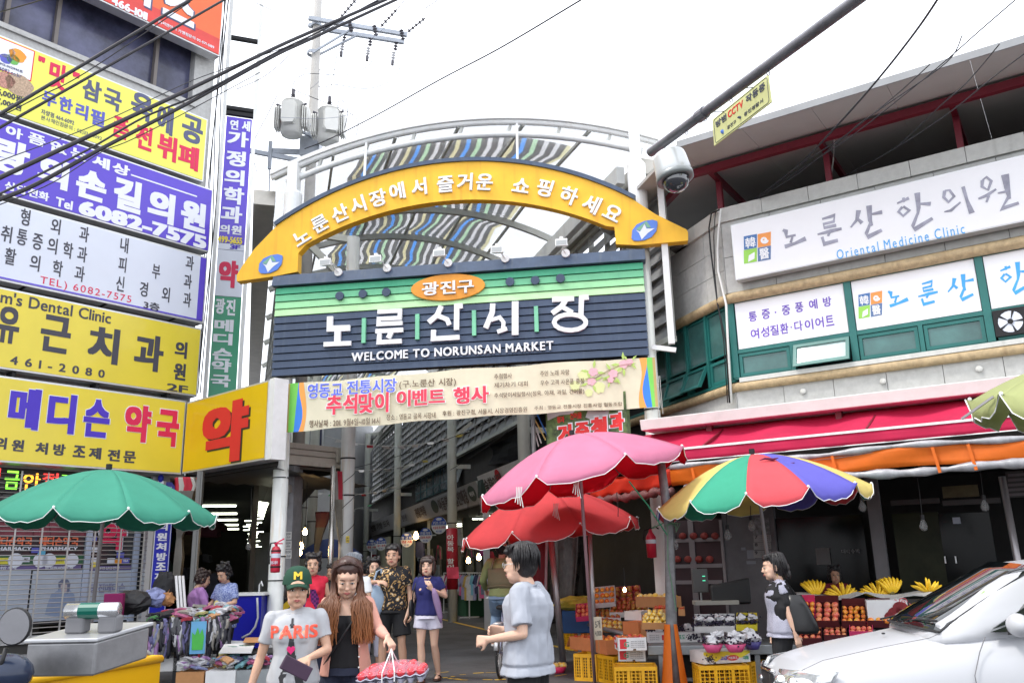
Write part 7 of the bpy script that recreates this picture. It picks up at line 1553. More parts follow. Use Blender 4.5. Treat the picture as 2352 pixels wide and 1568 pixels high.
def tray(F,K,x0,x1,yb,yt,back,label,kind,nx,ny,mbox=None,wall=.05,o=0.,pile=1,name='fruit_box',cat='fruit box',th=.06,slope=0):
 def on(x,y,oo):s,z=F.px(*K(x,y),oo);return F.P(s,z,oo)
 sl_=slope
 A,B=on(x0,yb,o),on(x1,yb+sl_,o);Cc,D_=on(x0+(x1-x0)*.02,yt,o-back),on(x1-(x1-x0)*.02,yt+sl_,o-back)
 n=(B-A).cross(Cc-A).normalized();n=n if n.z>0 or n.dot(F.n.to_3d())>0 else-n
 if n.z<0:n=-n
 t=thing(name,label,cat,A.lerp(B,.5)-n*th,'boxes of fruit on the stalls');q=lambda u_,v_,h_:(A*(1-u_)+B*u_)*(1-v_)+(Cc*(1-u_)+D_*u_)*v_+n*h_
 c=MB();mb=mbox or m_cw
 def bx_(u0,u1,v0,v1,h0,h1):c.hexa([q(u0,v0,h0),q(u1,v0,h0),q(u1,v1,h0),q(u0,v1,h0),q(u0,v0,h1),q(u1,v0,h1),q(u1,v1,h1),q(u0,v1,h1)])
 bx_(0,1,0,1,-th,-th+.01);e=.02
 bx_(0,1,0,e,-th+.011,wall-.03);bx_(0,1,1-e,1,-th+.011,wall-.03);bx_(0,e,e+.001,1-e-.001,-th+.011,wall-.03);bx_(1-e,1,e+.001,1-e-.001,-th+.011,wall-.03)
 c.bu('carton',mb,t)
 if kind=='grape':
  for i in range(nx):
   for j in range(ny):
    g=MB();cc=q((i+.5)/nx,(j+.5)/ny,.0)
    for _ in range(34):v_=V3((rnd.gauss(0,.035),rnd.gauss(0,.035),abs(rnd.gauss(0,.018))));g.ball(cc+v_,.013,6,k=4)
    g.bu('grape_bunch',FR_['grape'][0],t,smooth=True)['kind']='stuff'
  for i in range(nx):
   g=MB();cc=q((i+.5)/nx,rnd.uniform(.3,.7),.045);g.ball(cc,(.06,.05,.03),8,k=5)
   for v in range(len(g.v)):g.v[v]=tuple(V3(g.v[v])+V3((rnd.gauss(0,.01),rnd.gauss(0,.01),rnd.gauss(0,.01))))
   g.bu('paper_wrap',m_pwrap,t)
 else:
  m,r=FR_[kind];me=fmesh(kind,m,r);W_=(B-A).length;r2=min(W_/nx/2*1.0,.055)
  for l in range(pile):
   for i in range(nx-l):
    for j in range(ny-l):put(me,kind if kind!='nect' else 'yellow_peach',q((i+.5+l*.5)/nx,(j+.5+l*.5)/ny,r2*.2+l*r2*1.35)+V3((rnd.uniform(-.009,.009),rnd.uniform(-.009,.009),rnd.uniform(-.006,.004))),t,sc=r2/r*rnd.uniform(.84,1.06))
 return t,q
m_pwrap=mat('crumpled white paper',(.68,.68,.70),.8,var=.1);m_mar=mat('maroon carton',(.10,.02,.025),.5);m_hp=mat('hot pink carton',(.66,.05,.16),.5);m_film=mat('clear film',(.8,.8,.8),.05,alpha=.14,var=0)
F5=Face(atz(*Q5(780,1200),.52).xy,97)
# table
tA=atz(*Q5(765,1170),.53);tB=atz(*Q5(1400,1165),.53);tf=Fr(tA,tB);tf.A.z=0
tb=thing('steel_table','grey steel stall table carrying the grape cartons','table',tf.P(1,.5,0))
c=MB();tf.box(c,0,2.4,0,.9,.42,.53);c.bu('table_top',m_tbl,tb,bevel=.01)
for x in(.12,1.25,2.25):
 c=MB();tf.box(c,x,x+.06,.03,.09,0,.42);c.bu('leg',m_tbl,tb);c=MB();tf.box(c,x,x+.06,.8,.86,0,.42);c.bu('leg',m_tbl,tb)
c=MB();tf.box(c,.12,2.3,.04,.07,.12,.16);c.bu('stretcher',m_tbl,tb)
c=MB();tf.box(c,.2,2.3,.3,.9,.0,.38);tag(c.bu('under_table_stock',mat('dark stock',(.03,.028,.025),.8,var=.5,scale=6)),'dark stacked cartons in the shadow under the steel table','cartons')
# crates
crate(Q5,412,1396,858,1390,0,.34,.42,'nearest yellow lattice crate with closed lid under two cherry cartons',lid=True)
crate(Q5,232,1262,400,1288,0,.34,.4,'narrow yellow crate behind the pink parasol foot')
crate(Q5,-20,1255,215,1262,0,.34,.4,'yellow crate under the open orange carton at the left end of the stall')
crate(Q5,1310,1388,1838,1376,0,.36,.42,'yellow crate with fine slots under the yellow grape carton',lid=True)
crate(Q4,1660,995,1772,1008,0,.34,.4,'small yellow crate deepest at the left end of the stall');crate(Q4,1778,1003,1930,1010,0,.36,.4,'orange crate behind the open orange carton',m=m_cro)
crate(Q6,1,1070,40,1072,0,.34,.4,'yellow crate seen between the striped woman and the steel table')
def carton(K,x0,y0,x1,y1,zb,h,d,label,m,wm_=None,name='fruit_carton',fruit=None,nx=4,ny=3,flaps=False,closed=False):
 f=Fr(atz(*K(x0,y0),zb),atz(*K(x1,y1),zb));w=f.w;t=thing(name,label,'carton',f.P(w/2,d/2,0),'cartons on the fruit stall')
 c=MB();f.box(c,0,w,0,d,0,.008)
 if closed:f.box(c,0,w,0,d,.009,h)
 else:f.box(c,0,w,0,.008,.008,h);f.box(c,0,w,d-.008,d,.008,h);f.box(c,0,.008,.009,d-.009,.008,h);f.box(c,w-.008,w,.009,d-.009,.008,h)
 c.bu('carton_body',m,t)
 if flaps:
  c=MB();c.hexa([f.P(0,0,h),f.P(-.09,0,h-.14),f.P(-.09,d,h-.14),f.P(0,d,h),f.P(.0,0,h+.005),f.P(-.095,0,h-.137),f.P(-.095,d,h-.137),f.P(.0,d,h+.005)]);c.bu('flap',m,t)
 if fruit:
  mm,r=FR_[fruit];me=fmesh(fruit,mm,r)
  for i in range(nx):
   for j in range(ny):put(me,fruit,f.P(w*(i+.5)/nx,d*(j+.5)/ny,h-.02+rnd.uniform(-.01,.02)),t,sc=min(1.1,w/nx/2/r))
 return t,f,w
carton(Q5,-60,1205,212,1238,.34,.17,.36,'open orange carton of red plums on the left crate',m_cardo,fruit='plum',flaps=True)
carton(Q5,215,1240,330,1268,.34,.18,.36,'narrow open orange carton with mixed peaches beside the cherry cartons',m_cardo,fruit='nect',nx=2)
for k,(zb,lb)in en(((.345,'lower'),(.50,'upper'))):
 t,f,w=carton(Q5,455-15*k*-0,1335-110*k,745+12*k,1335-118*k,zb,.145,.34,f'{lb} white carton with red cherry print on the nearest crate',m_cw,fruit='plum' if k else None,nx=5)
 Ff=f.face();sd_=Fr(f.P(0,.34,0),f.P(0,0,0));Fs=sd_.face()
 Ff.p=f.A.xy;z0=f.A.z
 c=MB();c.fb(Ff,.02,.10,z0+.02,z0+.13,.001,.003);c.bu('red_print',m_cred,t)
 for i in range(4):txt(Ff,(w*.45,z0+.03+.022*i),(w*.92,z0+.042+.022*i),'원산지 국산 농산물 품질',m_lg,t,.002,.001,0,px=False)
 txt(Ff,(w*.2,z0+.04),(w*.38,z0+.1),'G',m_vg,t,.002,.001,.02,px=False)
 c=MB();c.fb(Fs,.01,.15,z0+.05,z0+.14,.001,.003);c.bu('red_print',m_cred,t)
 for x in(.2,.235):q=Fs.P(x,z0+.06,.003);c=MB();c.pz([(x+.026*cos(a),z0+.055+.032*sin(a))for a in[2*pi*j/12 for j in range(12)]],Fs.P,.004,.007);c.bu('cherry_print',m_lr2,t)
 txt(Fs,(.03,z0+.07),(.17,z0+.11),'전북앵두',m_lw,t,.0035,.001,.03,px=False)
 c=MB();c.fb(Ff,w*.52,w*.62,z0+.001,z0+.02,.002,.004);c.bu('hand_hole',mat('hole brown',(.12,.07,.04)),t)
t,f,w=carton(Q5,1365,1368,1858,1340,.365,.13,.36,'long white and yellow grape carton on the right hand crate',m_cw,closed=True)
Ff=f.face();z0=f.A.z;c=MB();c.pz([(0,z0+.128),(0,z0+.10),(w*.25,z0+.02),(w*.5,z0+.09),(w*.8,z0+.05),(w,z0+.1),(w,z0+.128)],Ff.P,.001,.003);c.bu('yellow_print',m_cyel,t)
c=MB();c.pz([(w*.62+.075*cos(a),z0+.055+.03*sin(a))for a in[2*pi*j/18 for j in range(18)]],Ff.P,.0035,.006);c.bu('red_oval',m_cred,t);txt(Ff,(w*.52,z0+.04),(w*.72,z0+.07),'거봉포도',m_lw,t,.0065,.001,.03,px=False);txt(Ff,(w*.35,z0+.035),(w*.5,z0+.075),'고급',m_lb,t,.004,.001,.04,px=False);txt(Ff,(w*.84,z0+.03),(w*.96,z0+.07),'대청',m_vg,t,.004,.001,.04,px=False)
c=MB()
for _ in range(60):c.ball(Ff.P(w*.13+rnd.gauss(0,.035),z0+.05+rnd.gauss(0,.022),.002),(.008,.003,.008),6,k=4)
c.bu('grape_print',FR_['grape'][0],t)['kind']='stuff'
# grape cartons on the table edge
for(x0,x1,y0,y1,lb,s)in((765,1340,1140,1132,'left long white grape carton at the table edge','포도'),(1352,1838,1128,1120,'right long white grape carton at the table edge with red apple mark','송산')):
 t,f,w=carton(Q5,x0,y0,x1,y1,.535,.12,.34,lb,m_cw);Ff=f.face();z0=f.A.z
 c=MB()
 for _ in range(70):c.ball(Ff.P(w*.84+rnd.gauss(0,.035),z0+.06+rnd.gauss(0,.022),.002),(.008,.003,.008),6,k=4)
 c.bu('grape_print',FR_['grape'][0],t)['kind']='stuff'
 txt(Ff,(w*.58,z0+.04),(w*.7,z0+.09),s,m_vg,t,.002,.001,.04,px=False);c=MB();c.fb(Ff,w*.27,w*.36,z0+.03,z0+.09,.001,.003);c.bu('red_print',m_cred,t)
 for i in range(3):txt(Ff,(w*.04,z0+.03+.025*i),(w*.22,z0+.045+.025*i),'원산지 국산',m_lg,t,.002,.001,0,px=False)
 for i in range(7):
  g=MB();cc=f.P(w*(i+.5)/7,.16+rnd.uniform(-.05,.05),.13)
  if i%2==0:
   for _ in range(40):g.ball(cc+V3((rnd.gauss(0,.035),rnd.gauss(0,.04),abs(rnd.gauss(0,.03)))),.013,6,k=4)
   g.bu('grape_bunch',FR_['grape'][0],t,smooth=True)['kind']='stuff'
  else:
   g.ball(cc+V3((0,0,.02)),(.055,.06,.06),9,k=6)
   for v in range(len(g.v)):g.v[v]=tuple(V3(g.v[v])+V3((rnd.gauss(0,.012),rnd.gauss(0,.012),rnd.gauss(0,.014))))
   g.bu('paper_wrap',m_pwrap,t)
# bowls with grapes
m_bowl=mat('pink plastic bowl',(.72,.10,.26),.35,transl=.2)
def bowl(p,r,h,label,m=m_bowl,fill='grape'):
 c=MB();c.lathe([(r*.55,p.z),(r*.62,p.z+.004),(r,p.z+h),(r-.008,p.z+h),(r*.55,p.z+.012),(0,p.z+.012)],(p.x,p.y,0),20);o=c.bu('bowl',m,smooth=True);tag(o,label,'bowl')
 if fill=='grape':
  g=MB()
  for _ in range(110):g.ball(V3((p.x+rnd.gauss(0,r*.42),p.y+rnd.gauss(0,r*.42),p.z+h+rnd.uniform(-.02,.09))),.014,6,k=4)
  g.bu('grape_bunch',FR_['grape'][0],o,smooth=True)['kind']='stuff'
  for k in range(3):
   g=MB();g.ball(V3((p.x+rnd.uniform(-r*.5,r*.5),p.y-.03+rnd.uniform(-.03,.03),p.z+h+.03+.04*k)),(.075,.05,.035),9,k=6)
   for v in range(len(g.v)):g.v[v]=tuple(V3(g.v[v])+V3((rnd.gauss(0,.012),rnd.gauss(0,.012),rnd.gauss(0,.012))))
   g.bu('paper_wrap',m_pwrap,o)
 else:
  for k in range(4):put(fmesh('melon',FR_['melon'][0],.05),'oriental_melon',V3((p.x+(k-1.5)*r*.42,p.y+.02*(-1)**k,p.z+h+.01)),o)
 return o
bowl(atz(*Q5(1462,1240),.50),.12,.09,'left pink plastic bowl heaped with grapes and white paper');bowl(atz(*Q5(1700,1238),.50),.125,.09,'right pink plastic bowl heaped with grapes and white paper')
bowl(atz(*Q6(65,960),.50),.11,.09,'dark violet bowl of wrapped grapes beside the striped woman',mat('violet bowl',(.06,.05,.2),.4))
bowl(atz(*Q4(1615,1458),.0),.13,.09,'hot pink bowl of two yellow melons standing on the road',mat('hot pink bowl',(.74,.03,.12),.4),'melon')
# boxes and heaps on the table
tray(F5,Q5,1260,1480,985,850,.25,'open white grape box, left of the leaning pair on the table','grape',2,2,o=-.3);tray(F5,Q5,1475,1690,980,845,.25,'open white grape box, right of the leaning pair on the table','grape',2,2,o=-.3)
tray(F5,Q5,1705,1930,965,835,.25,'yellow open grape box at the back of the table','grape',2,2,mbox=m_cyel,o=-.3)
carton(Q5,505,1050,672,1062,.56,.17,.3,'plain orange brown carton at the left table corner',m_cardo,closed=True);carton(Q5,676,1075,790,1085,.54,.15,.25,'small plain brown carton in front of the melons',m_card,closed=True)
t,f,w=carton(Q5,520,898,700,902,.73,.12,.3,'white notched carton behind the yellow melons',m_cw)
tray(F5,Q5,700,985,945,860,.3,'heap of yellow oriental melons beside the wrapped post','melon',5,4,pile=3,o=-.1,mbox=m_card)
tray(F5,Q5,820,985,800,770,.2,'small pile of pink red tomatoes in rows behind the melons','tomato',5,3,pile=2,o=-.5,mbox=m_card);tray(F5,Q5,1090,1160,800,770,.2,'few tomatoes right of the wrapped post','tomato',2,2,o=-.5,mbox=m_card)
carton(Q5,640,760,960,770,.92,.14,.3,'printed brown carton with pumpkins in the shade behind the tomatoes',m_card,fruit='melon',nx=6)
FA=Face(atz(*Q5(250,960),.60).xy,108)
tray(FA,Q5,190,470,975,880,.3,'lower left tray of dull red apples on the tubular rack','apple',5,3,o=0,slope=25);tray(FA,Q5,200,480,880,790,.3,'middle left tray of dull red apples on the tubular rack','apple',5,3,o=-.3,slope=10)
tray(FA,Q5,360,780,830,730,.35,'wide upper tray of dull red apples in the shade','apple',8,4,pile=2,o=-.4)
tray(FA,Q5,280,500,985,900,.25,'tray of brownish pears at the rack front','melon',4,2,o=.05,slope=20,mbox=m_card)
for k,(x0,x1,yb,yt,lb)in en(((0,210,880,740,'flat pink film-wrapped fruit box lowest at the left of the rack'),(200,420,740,560,'film-wrapped box of orange fruit leaning back at the top of the rack'),(400,690,730,560,'dark red film-wrapped fruit box leaning at the top right of the rack'))):
 tray(FA,Q5,x0,x1,yb,yt,.35,lb,('peach','nect','apple')[k],4,3,mbox=(m_hp,m_cw,mat('dark red carton',(.30,.02,.04),.4))[k],o=-.1-.3*k,slope=-20)
rk2=thing('tubular_rack','bent grey tubular rack holding the apple trays','rack',atz(*Q4(1650,880),.55));c=MB()
pA=[atz(*Q4(*q),.56)for q in((1640,870),(1830,915),(2000,965),(2300,1040))];c.tube(pA,.03,8);c.bu('tube_rail',m_tbl,rk2,smooth=True)
for q in(pA[1],pA[3]):c=MB();c.tube([q,(q.x,q.y,0)],.028,8);c.bu('leg',m_tbl,rk2)
q=aty(*Q5(238,985),11.5);Fp=Face(q.xy,92);c=MB();c.fb(Fp,-.05,.05,q.z-.14,q.z+.14,-.004,0);o=c.bu('price_card',mat('price card',(.6,.55,.42),.7));tag(o,'small paper price card 5 for 4,000 on a stick over the plums','price card');txt(Fp,(-.035,q.z+.0),(.03,q.z+.1),'5개',m_ink,o,.001,.001,.02,px=False);txt(Fp,(-.04,q.z-.1),(.04,q.z-.03),'4,000',m_ink,o,.001,.001,.02,px=False);c=MB();c.bar((q.x,q.y+.01,.4),(q.x,q.y+.01,q.z),.012);c.bu('stick',m_card,o)
c=MB();yb_=atz(*Q4(1650,800),.78);c.ball(yb_+V3((.25,.1,.1)),(.38,.2,.12),12,k=8)
for v in range(len(c.v)):c.v[v]=tuple(V3(c.v[v])+V3((rnd.gauss(0,.02),rnd.gauss(0,.02),rnd.gauss(0,.015))))
tag(c.bu('snack_bag',mat('shiny yellow bag',(.62,.52,.08),.25,var=.3,scale=8)),'shiny yellow puffed bag at the left end of the apple rack','bag');c=MB();Fr(yb_,yb_+V3((.6,-.1,0))).box(c,0,.45,0,.3,-.35,.0);tag(c.bu('blue_tub',mat('blue tub',(.03,.12,.35),.5),bevel=.02),'blue plastic tub under the shiny yellow bag','tub')
# right stand: peach boxes under bananas
F6=Face(aty(*Q6(430,700),10.7).xy,108)
st_=thing('fruit_stand','stepped stand covered with white cloth carrying bananas and peach boxes','stand',F6.P(1.5,0,-.5))
s0,zc=F6.px(*Q6(400,505),-.35);c=MB()
c.slab([[F6.P(s0+4.2*i/40-.1,zc+.02*sin(i*.9)-.03*(j==3)-.05*(j==0)*abs(sin(i*.7)),-.28-.2*j)for i in range(41)]for j in range(4)],.01);c.bu('white_cloth',mat('stand cloth',(.45,.45,.44),.8,var=.2,scale=4),st_)
c=MB();c.fb(F6,-.3,4.2,0.01,.35,-.9,-.2);c.fb(F6,-.3,4.2,.35,zc-.06,-.9,-.5);c.bu('stand_body',m_dark,st_)
for(x0,x1,yb,yt,kd,m,nm,nx)in((435,595,738,565,'nect',m_hp,'pink box of orange peaches beside the striped woman',3),(590,795,738,570,'peach',m_mar,'first maroon box of orange peaches in white nets',3),(815,1020,740,600,'nect',m_mar,'second maroon box of yellow peaches in white nets',4),(1035,1230,738,600,'nect',m_mar,'third maroon box of yellow peaches next to the white apple carton',3)):
 t,q=tray(F6,Q6,x0,x1,yb,yt,.3,lb if False else nm,kd,nx,4,mbox=m,wall=.06)
 c=MB();c.hexa([q(0,1.0,.0),q(1,1.0,.0),q(1,1.02,.0),q(0,1.02,.0),q(0,1.0,.11),q(1,1.0,.11),q(1,1.02,.11),q(0,1.02,.11)]);c.bu('lid_flap',m,t)
for(x0,x1,yb,yt,nm)in((440,650,885,755,'lower maroon tray of pink peaches in net sleeves, left one'),(665,860,860,765,'lower maroon tray of pink peaches in net sleeves, right one'),(880,1080,830,745,'hot pink lidded tray half hidden behind the white car')):tray(F6,Q6,x0,x1,yb,yt,.3,nm,'peach',4,3,mbox=m_mar if x0<800 else m_hp,o=.18,wall=.06)
s0,z0=F6.px(*Q6(1040,715),-.02);s1,z1=F6.px(*Q6(1365,545),-.02);c=MB();c.fb(F6,s0,s1,z0,z1,-.4,-.02);cw_=c.bu('white_apple_carton',m_cw,bevel=.004);tag(cw_,'white carton printed with a red sun swirl and dark apples','carton')
s,z=F6.px(*Q6(1330,560),-.02);pts=[(s+.05*(1-t)*cos(t*12),z+.05*(1-t)*sin(t*12))for t in[k/24 for k in range(24)]]
c=MB();
for a,b in zip(pts,pts[1:]):c.bar(F6.P(*a,-.016),F6.P(*b,-.016),.008,.003,up=F6.n.to_3d())
for k in range(8):a=-.3+k*pi/7-pi;c.bar(F6.P(s+.065*cos(a),z+.065*sin(a),-.016),F6.P(s+.09*cos(a),z+.09*sin(a),-.016),.008,.003,up=F6.n.to_3d())
c.bu('sun_print',flat('sun pink',(.6,.12,.14)),cw_)
for x,y in((1270,655),(1340,640),(1240,690),(1310,610)):s,z=F6.px(*Q6(x,y),-.02);c=MB();c.pz([(s+.085*cos(a),z+.07*sin(a))for a in[2*pi*j/16 for j in range(16)]],F6.P,-.018,-.014+.001*(x%7));c.bu('apple_print',mat('dark apple print',(.22,.015,.02),.5,var=.6,scale=20),cw_)
s0,z0=F6.px(*Q6(1372,715),-.02);s1,z1=F6.px(*Q6(1560,540),-.02);c=MB();c.fb(F6,s0,s1,z0,z1,-.4,-.03);tag(c.bu('black_carton',mat('black carton',(.02,.018,.018),.5)),'black carton with tiny gold print right of the white apple carton','carton')
bm=fmesh('banana',mat('banana skin',(.80,.50,.02),.45,var=.15,scale=20),.017,'banana')
for(x,y,n,sp,up,lb)in((590,520,7,1.5,1,'tall fan of bananas at the left end of the stand'),(820,535,9,2.4,.35,'low spread bunch of bananas, second on the stand'),(1110,535,8,2.1,.5,'third bunch of bananas in front of the tall right fan'),(1235,500,7,1.5,1,'tall fan of bananas at the right of the stand'),(1535,500,5,.8,.1,'small bagged bunch of bananas far right on the stand')):
 q=F6.P(*F6.px(*Q6(x,y),-.5),-.5);t=thing('banana_bunch',lb,'bananas',q,'banana bunches on the stand')
 for k in range(n):
  a=(k-(n-1)/2)/(n-1)*sp
  for lay in(0,1):
   o=bpy.data.objects.new('banana',bm);COL.objects.link(o);d=V3((sin(a),-.25-.25*lay,cos(a)*up+.12)).normalized()
   z_=d;y_=V3((0,1,0));x_=y_.cross(z_).normalized();y_=z_.cross(x_);R_m=Matrix((x_,z_,y_)).transposed().to_4x4()
   o.matrix_world=Matrix.Translation(q+V3((sin(a)*.05,-.03*lay,.03)))@R_m@Matrix.Scale(1.12 if up>.6 else 1.0,4);o.parent=t;o.matrix_parent_inverse=wm(t).inverted()
 c=MB();c.ball(q+V3((0,-.02,.03)),(.04,.03,.03),8,k=5);c.bu('stem',mat('banana stem',(.18,.14,.03),.6),t)
# scale and old television on the stall
q=aty(*Q5(1500,720),12.3);f=Fr(q,q+V3((1,-.1,0)));c=MB();f.box(c,-.3,.3,0,.35,-.02,.03);sc_=c.bu('weighing_scale',mat('scale plate',(.28,.28,.25),.4));tag(sc_,'weighing scale with dark display on a stalk in the shaded stall','scale')
hd=aty(*Q5(1325,480),q.y+.2);c=MB();c.box(hd.x-.11,hd.x+.11,hd.y,hd.y+.05,hd.z-.16,hd.z+.16);c.bu('display',mat('scale display',(.05,.05,.05),.3),sc_,bevel=.01);c=MB();c.tube([(hd.x,hd.y+.03,q.z),(hd.x,hd.y+.03,hd.z-.16)],.014,6);c.bu('stalk',m_tbl,sc_)
for dx,dz in((.05,.06),(.05,.0)):c=MB();c.box(hd.x+dx-.02,hd.x+dx+.02,hd.y-.004,hd.y-.001,hd.z+dz-.006,hd.z+dz+.006);c.bu('green_digits',mat('green digit',(.05,.3,.2),emis=(.1,.8,.45),estr=.7),sc_)
a,b=aty(*Q5(1445,740),12.4),aty(*Q5(1850,440),12.4);c=MB();c.hexa([(a.x,a.y,a.z),(b.x,a.y,a.z),(b.x-.1,a.y+.5,a.z),(a.x+.1,a.y+.5,a.z),(a.x,a.y,b.z-.1),(b.x,a.y,b.z),(b.x-.1,a.y+.5,b.z-.1),(a.x+.1,a.y+.5,b.z-.1)]);tag(c.bu('television_back',mat('black plastic',(.012,.012,.013),.5),bevel=.03),'black back of an old television on the fruit stall','television')
# ================================================================ left street stall
m_junk=[mat('goods %d'%k,c_,.5,var=.4,scale=12,bump=.3,bscale=20)for k,c_ in en(((.45,.12,.24),(.12,.33,.12),(.50,.26,.12),(.22,.25,.45),(.52,.52,.55),(.32,.18,.38),(.48,.44,.18),(.18,.38,.42),(.38,.04,.06),(.02,.02,.03),(.10,.10,.11),(.14,.13,.28),(.3,.28,.25)))]
tq=aty(*K4(1090,1070),12.3);zt_=tq.z;FLt=Face(tq.xy,82)
ls=thing('goods_stall','low street stall table heaped with socks gloves and small household goods','stall',FLt.P(1,0,-.5))
s0=FLt.px(*K4(1060,1075))[0];s1=FLt.px(*K4(1960,1000))[0]
c=MB();c.fb(FLt,s0,s1,zt_-.06,zt_,-1.0,0);c.bu('table_board',m_dark,ls)
for s in(s0+.05,(s0+s1)/2,s1-.1):c=MB();c.fb(FLt,s,s+.05,0,zt_-.06,-.1,-.05);c.bu('leg',m_dark,ls)
gk='loose goods heaped on the left stall'
words_=['pink','green','orange','blue','white','violet','yellow','turquoise','red','black']
shp_=['flat packet','crumpled bundle','small box','rolled packet','soft pouch']
def packet(p,i,k,sc=1.0,lab=None):
 w=rnd.uniform(.05,.12)*sc;d=rnd.uniform(.035,.09)*sc;h=rnd.uniform(.008,.035)*sc;a=rnd.uniform(0,3.1);tl=rnd.uniform(-.4,.4);M=Matrix.Translation(p)@Matrix.Rotation(a,4,'Z')@Matrix.Rotation(tl,4,'X')@Matrix.Rotation(rnd.uniform(-.3,.3),4,'Y')
 c=MB();c.M=M
 g_=[[V3((w*(u_/4-.5)*2,d*(v_/4-.5)*2,h*(1-((u_/4-.5)**2+(v_/4-.5)**2)*2)+rnd.uniform(-.006,.006)))for u_ in range(5)]for v_ in range(5)];c.slab(g_,h*1.2+.004)
 return c.bu('goods_packet',m_junk[k],ls if lab is None else lab)
N_p=260
for i in range(N_p):
 s=rnd.uniform(s0+.35,s1);o=-rnd.uniform(0,.95);z=zt_+.02+.19*rnd.random()*(1-abs(o+.4)*.8)*(.45+.55*(s-s0)/(s1-s0));packet(FLt.P(s,z,o),i,rnd.choice((0,1,2,3,4,4,4,5,6,7,8,9,11,12))if s>s0+.6 else rnd.choice((1,8,9,9,5)))
# hanging socks, ties and gloves along the front edge
for i in range(64):
 s=s0+.35+(s1-s0-.3)*i/64+rnd.uniform(-.03,.03);L_h=rnd.uniform(.18,.55);w=rnd.uniform(.022,.05);k=rnd.choice((9,9,9,4,3,8,10,5,11,9,4,10,12));c=MB();z0=zt_+.04+rnd.uniform(-.08,.06);sw=rnd.uniform(-.08,.08)
 rings=[]
 for j in range(7):
  t=j/6;cx=s+sw*t+.01*sin(j*2+i);r=w*(.35+.65*sin(pi*min(1,t*.8+.15)))
  rings.append([FLt.P(cx+r*cos(a),z0-L_h*t,.05+.035*sin(a)+.02*t)for a in[2*pi*q/8 for q in range(8)]])
 c.loft(rings);c.bu('hanging_sock',m_junk[k],ls,smooth=True)
q=FLt.P(*FLt.px(*K4(1710,1180),.12),.12);Fg=Face(q.xy,80);c=MB();c.fb(Fg,-.10,.10,q.z-.20,q.z+.22,-.02,0);gp=c.bu('glove_packet',mat('light blue pack',(.15,.42,.7),.3),ls);c=MB();c.pz([(-.07,q.z-.15),(.07,q.z-.15),(.08,q.z+.02),(.05,q.z+.12),(.02,q.z+.05),(-.01,q.z+.14),(-.04,q.z+.04),(-.08,q.z+.08)],Fg.P,.001,.01);c.bu('glove_print',mat('green glove',(.08,.5,.08),.5),gp)
a=atz(*K4(1040,1170),.35);c=MB();c.fb(FLt,s0+.1,s0+1.2,.22,.40,-.35,-.05);tag(c.bu('white_foam_box',m_cw,bevel=.01),'white foam box standing under the goods stall','box')
c=MB();c.fb(FLt,s0+.02,s0+1.1,.48,.70,-.3,.02);tag(c.bu('black_bin',m_dark,bevel=.01),'black flat plastic bin at the front of the goods stall','bin')
q=FLt.P(*FLt.px(*K4(975,960),-.4),-.4);f=Fr(q-V3((.15,0,0)),q+V3((.15,.05,0)));c=MB();f.box(c,0,.26,0,.12,-.2,.26);tag(c.bu('magenta_box',mat('magenta felt box',(.22,.01,.09),.8),bevel=.01),'dark magenta upright felt box at the left of the goods stall','box')
for(x,y,r,o_,lb,m)in((1130,870,(.30,.2,.17),-.8,'black plastic sack behind the dark magenta box',m_blk),(1340,830,(.17,.15,.14),-.9,'clear bag of violet and white goods behind the stall',m_junk[3]),(1440,840,(.12,.1,.1),-.95,'tan leather like bag with a cane handle behind the stall',m_card),(1420,730,(.17,.14,.22),-1.1,'dark grey chair back behind the stall',m_dark)):
 p=FLt.P(*FLt.px(*K4(x,y),o_),o_);c=MB();c.ball(p,r,12,k=8)
 for v in range(len(c.v)):c.v[v]=tuple(V3(c.v[v])+V3((rnd.gauss(0,.014),rnd.gauss(0,.014),rnd.gauss(0,.014))))
 tag(c.bu('stall_bag',m),lb,'bag' if 'chair' not in lb else 'chair')
for k,x in en((1530,1560,1590)):p=FLt.P(*FLt.px(*K4(x,820),-.9),-.9);c=MB();c.tube([p-V3((-.05,0,.3)),p+V3((-.04,0,.3))],.02,8);tag(c.bu('rolled_sheet',m_rw),['left','middle','right'][k]+' white rolled sheet leaning behind the goods stall','roll')
# second lower stall with boxes of packets at right of the first
FL2=Face(atz(*K4(1520,1520),.30).xy,86)
for k,(x0,x1,m,lb)in en(((1520,1760,m_card,'brown carton holding clear wrapped socks'),(1775,2035,m_cw,'white and blue printed carton holding packets'),(2040,2320,m_tbl,'low tray of violet and turquoise boxed goods'))):
 s0_,s1_=FL2.px(*K4(x0,1500))[0],FL2.px(*K4(x1,1500))[0];t=thing('goods_carton',lb,'carton',FL2.P(s0_,0,0));c=MB();c.fb(FL2,s0_,s1_,.16,.36,-.5,0);c.bu('carton_body',m,t);c=MB();c.fb(FL2,s0_,s1_,0,.155,-.45,-.03);c.bu('under_crate',mat('grey green crate',(.04,.06,.06),.6),t)
 for i in range(26):packet(FL2.P(rnd.uniform(s0_+.05,s1_-.05),.38+.1*rnd.random(),-rnd.uniform(.03,.48)),i,(rnd.choice((3,4,4,5)),rnd.randrange(8),rnd.choice((5,7,0,8,4)))[k],.8,t)
pa=[atz(*K4(*q),.55)for q in((1890,1310),(2170,1310),(2210,1215),(1960,1205))];c=MB();c.hexa([p for p in pa]+[p+V3((0,0,.012))for p in pa]);bd=c.bu('painted_board',m_cw);tag(bd,'white foam board with green leaf print lying on the low stall','board');c=MB();q=sum(pa,V3())/4
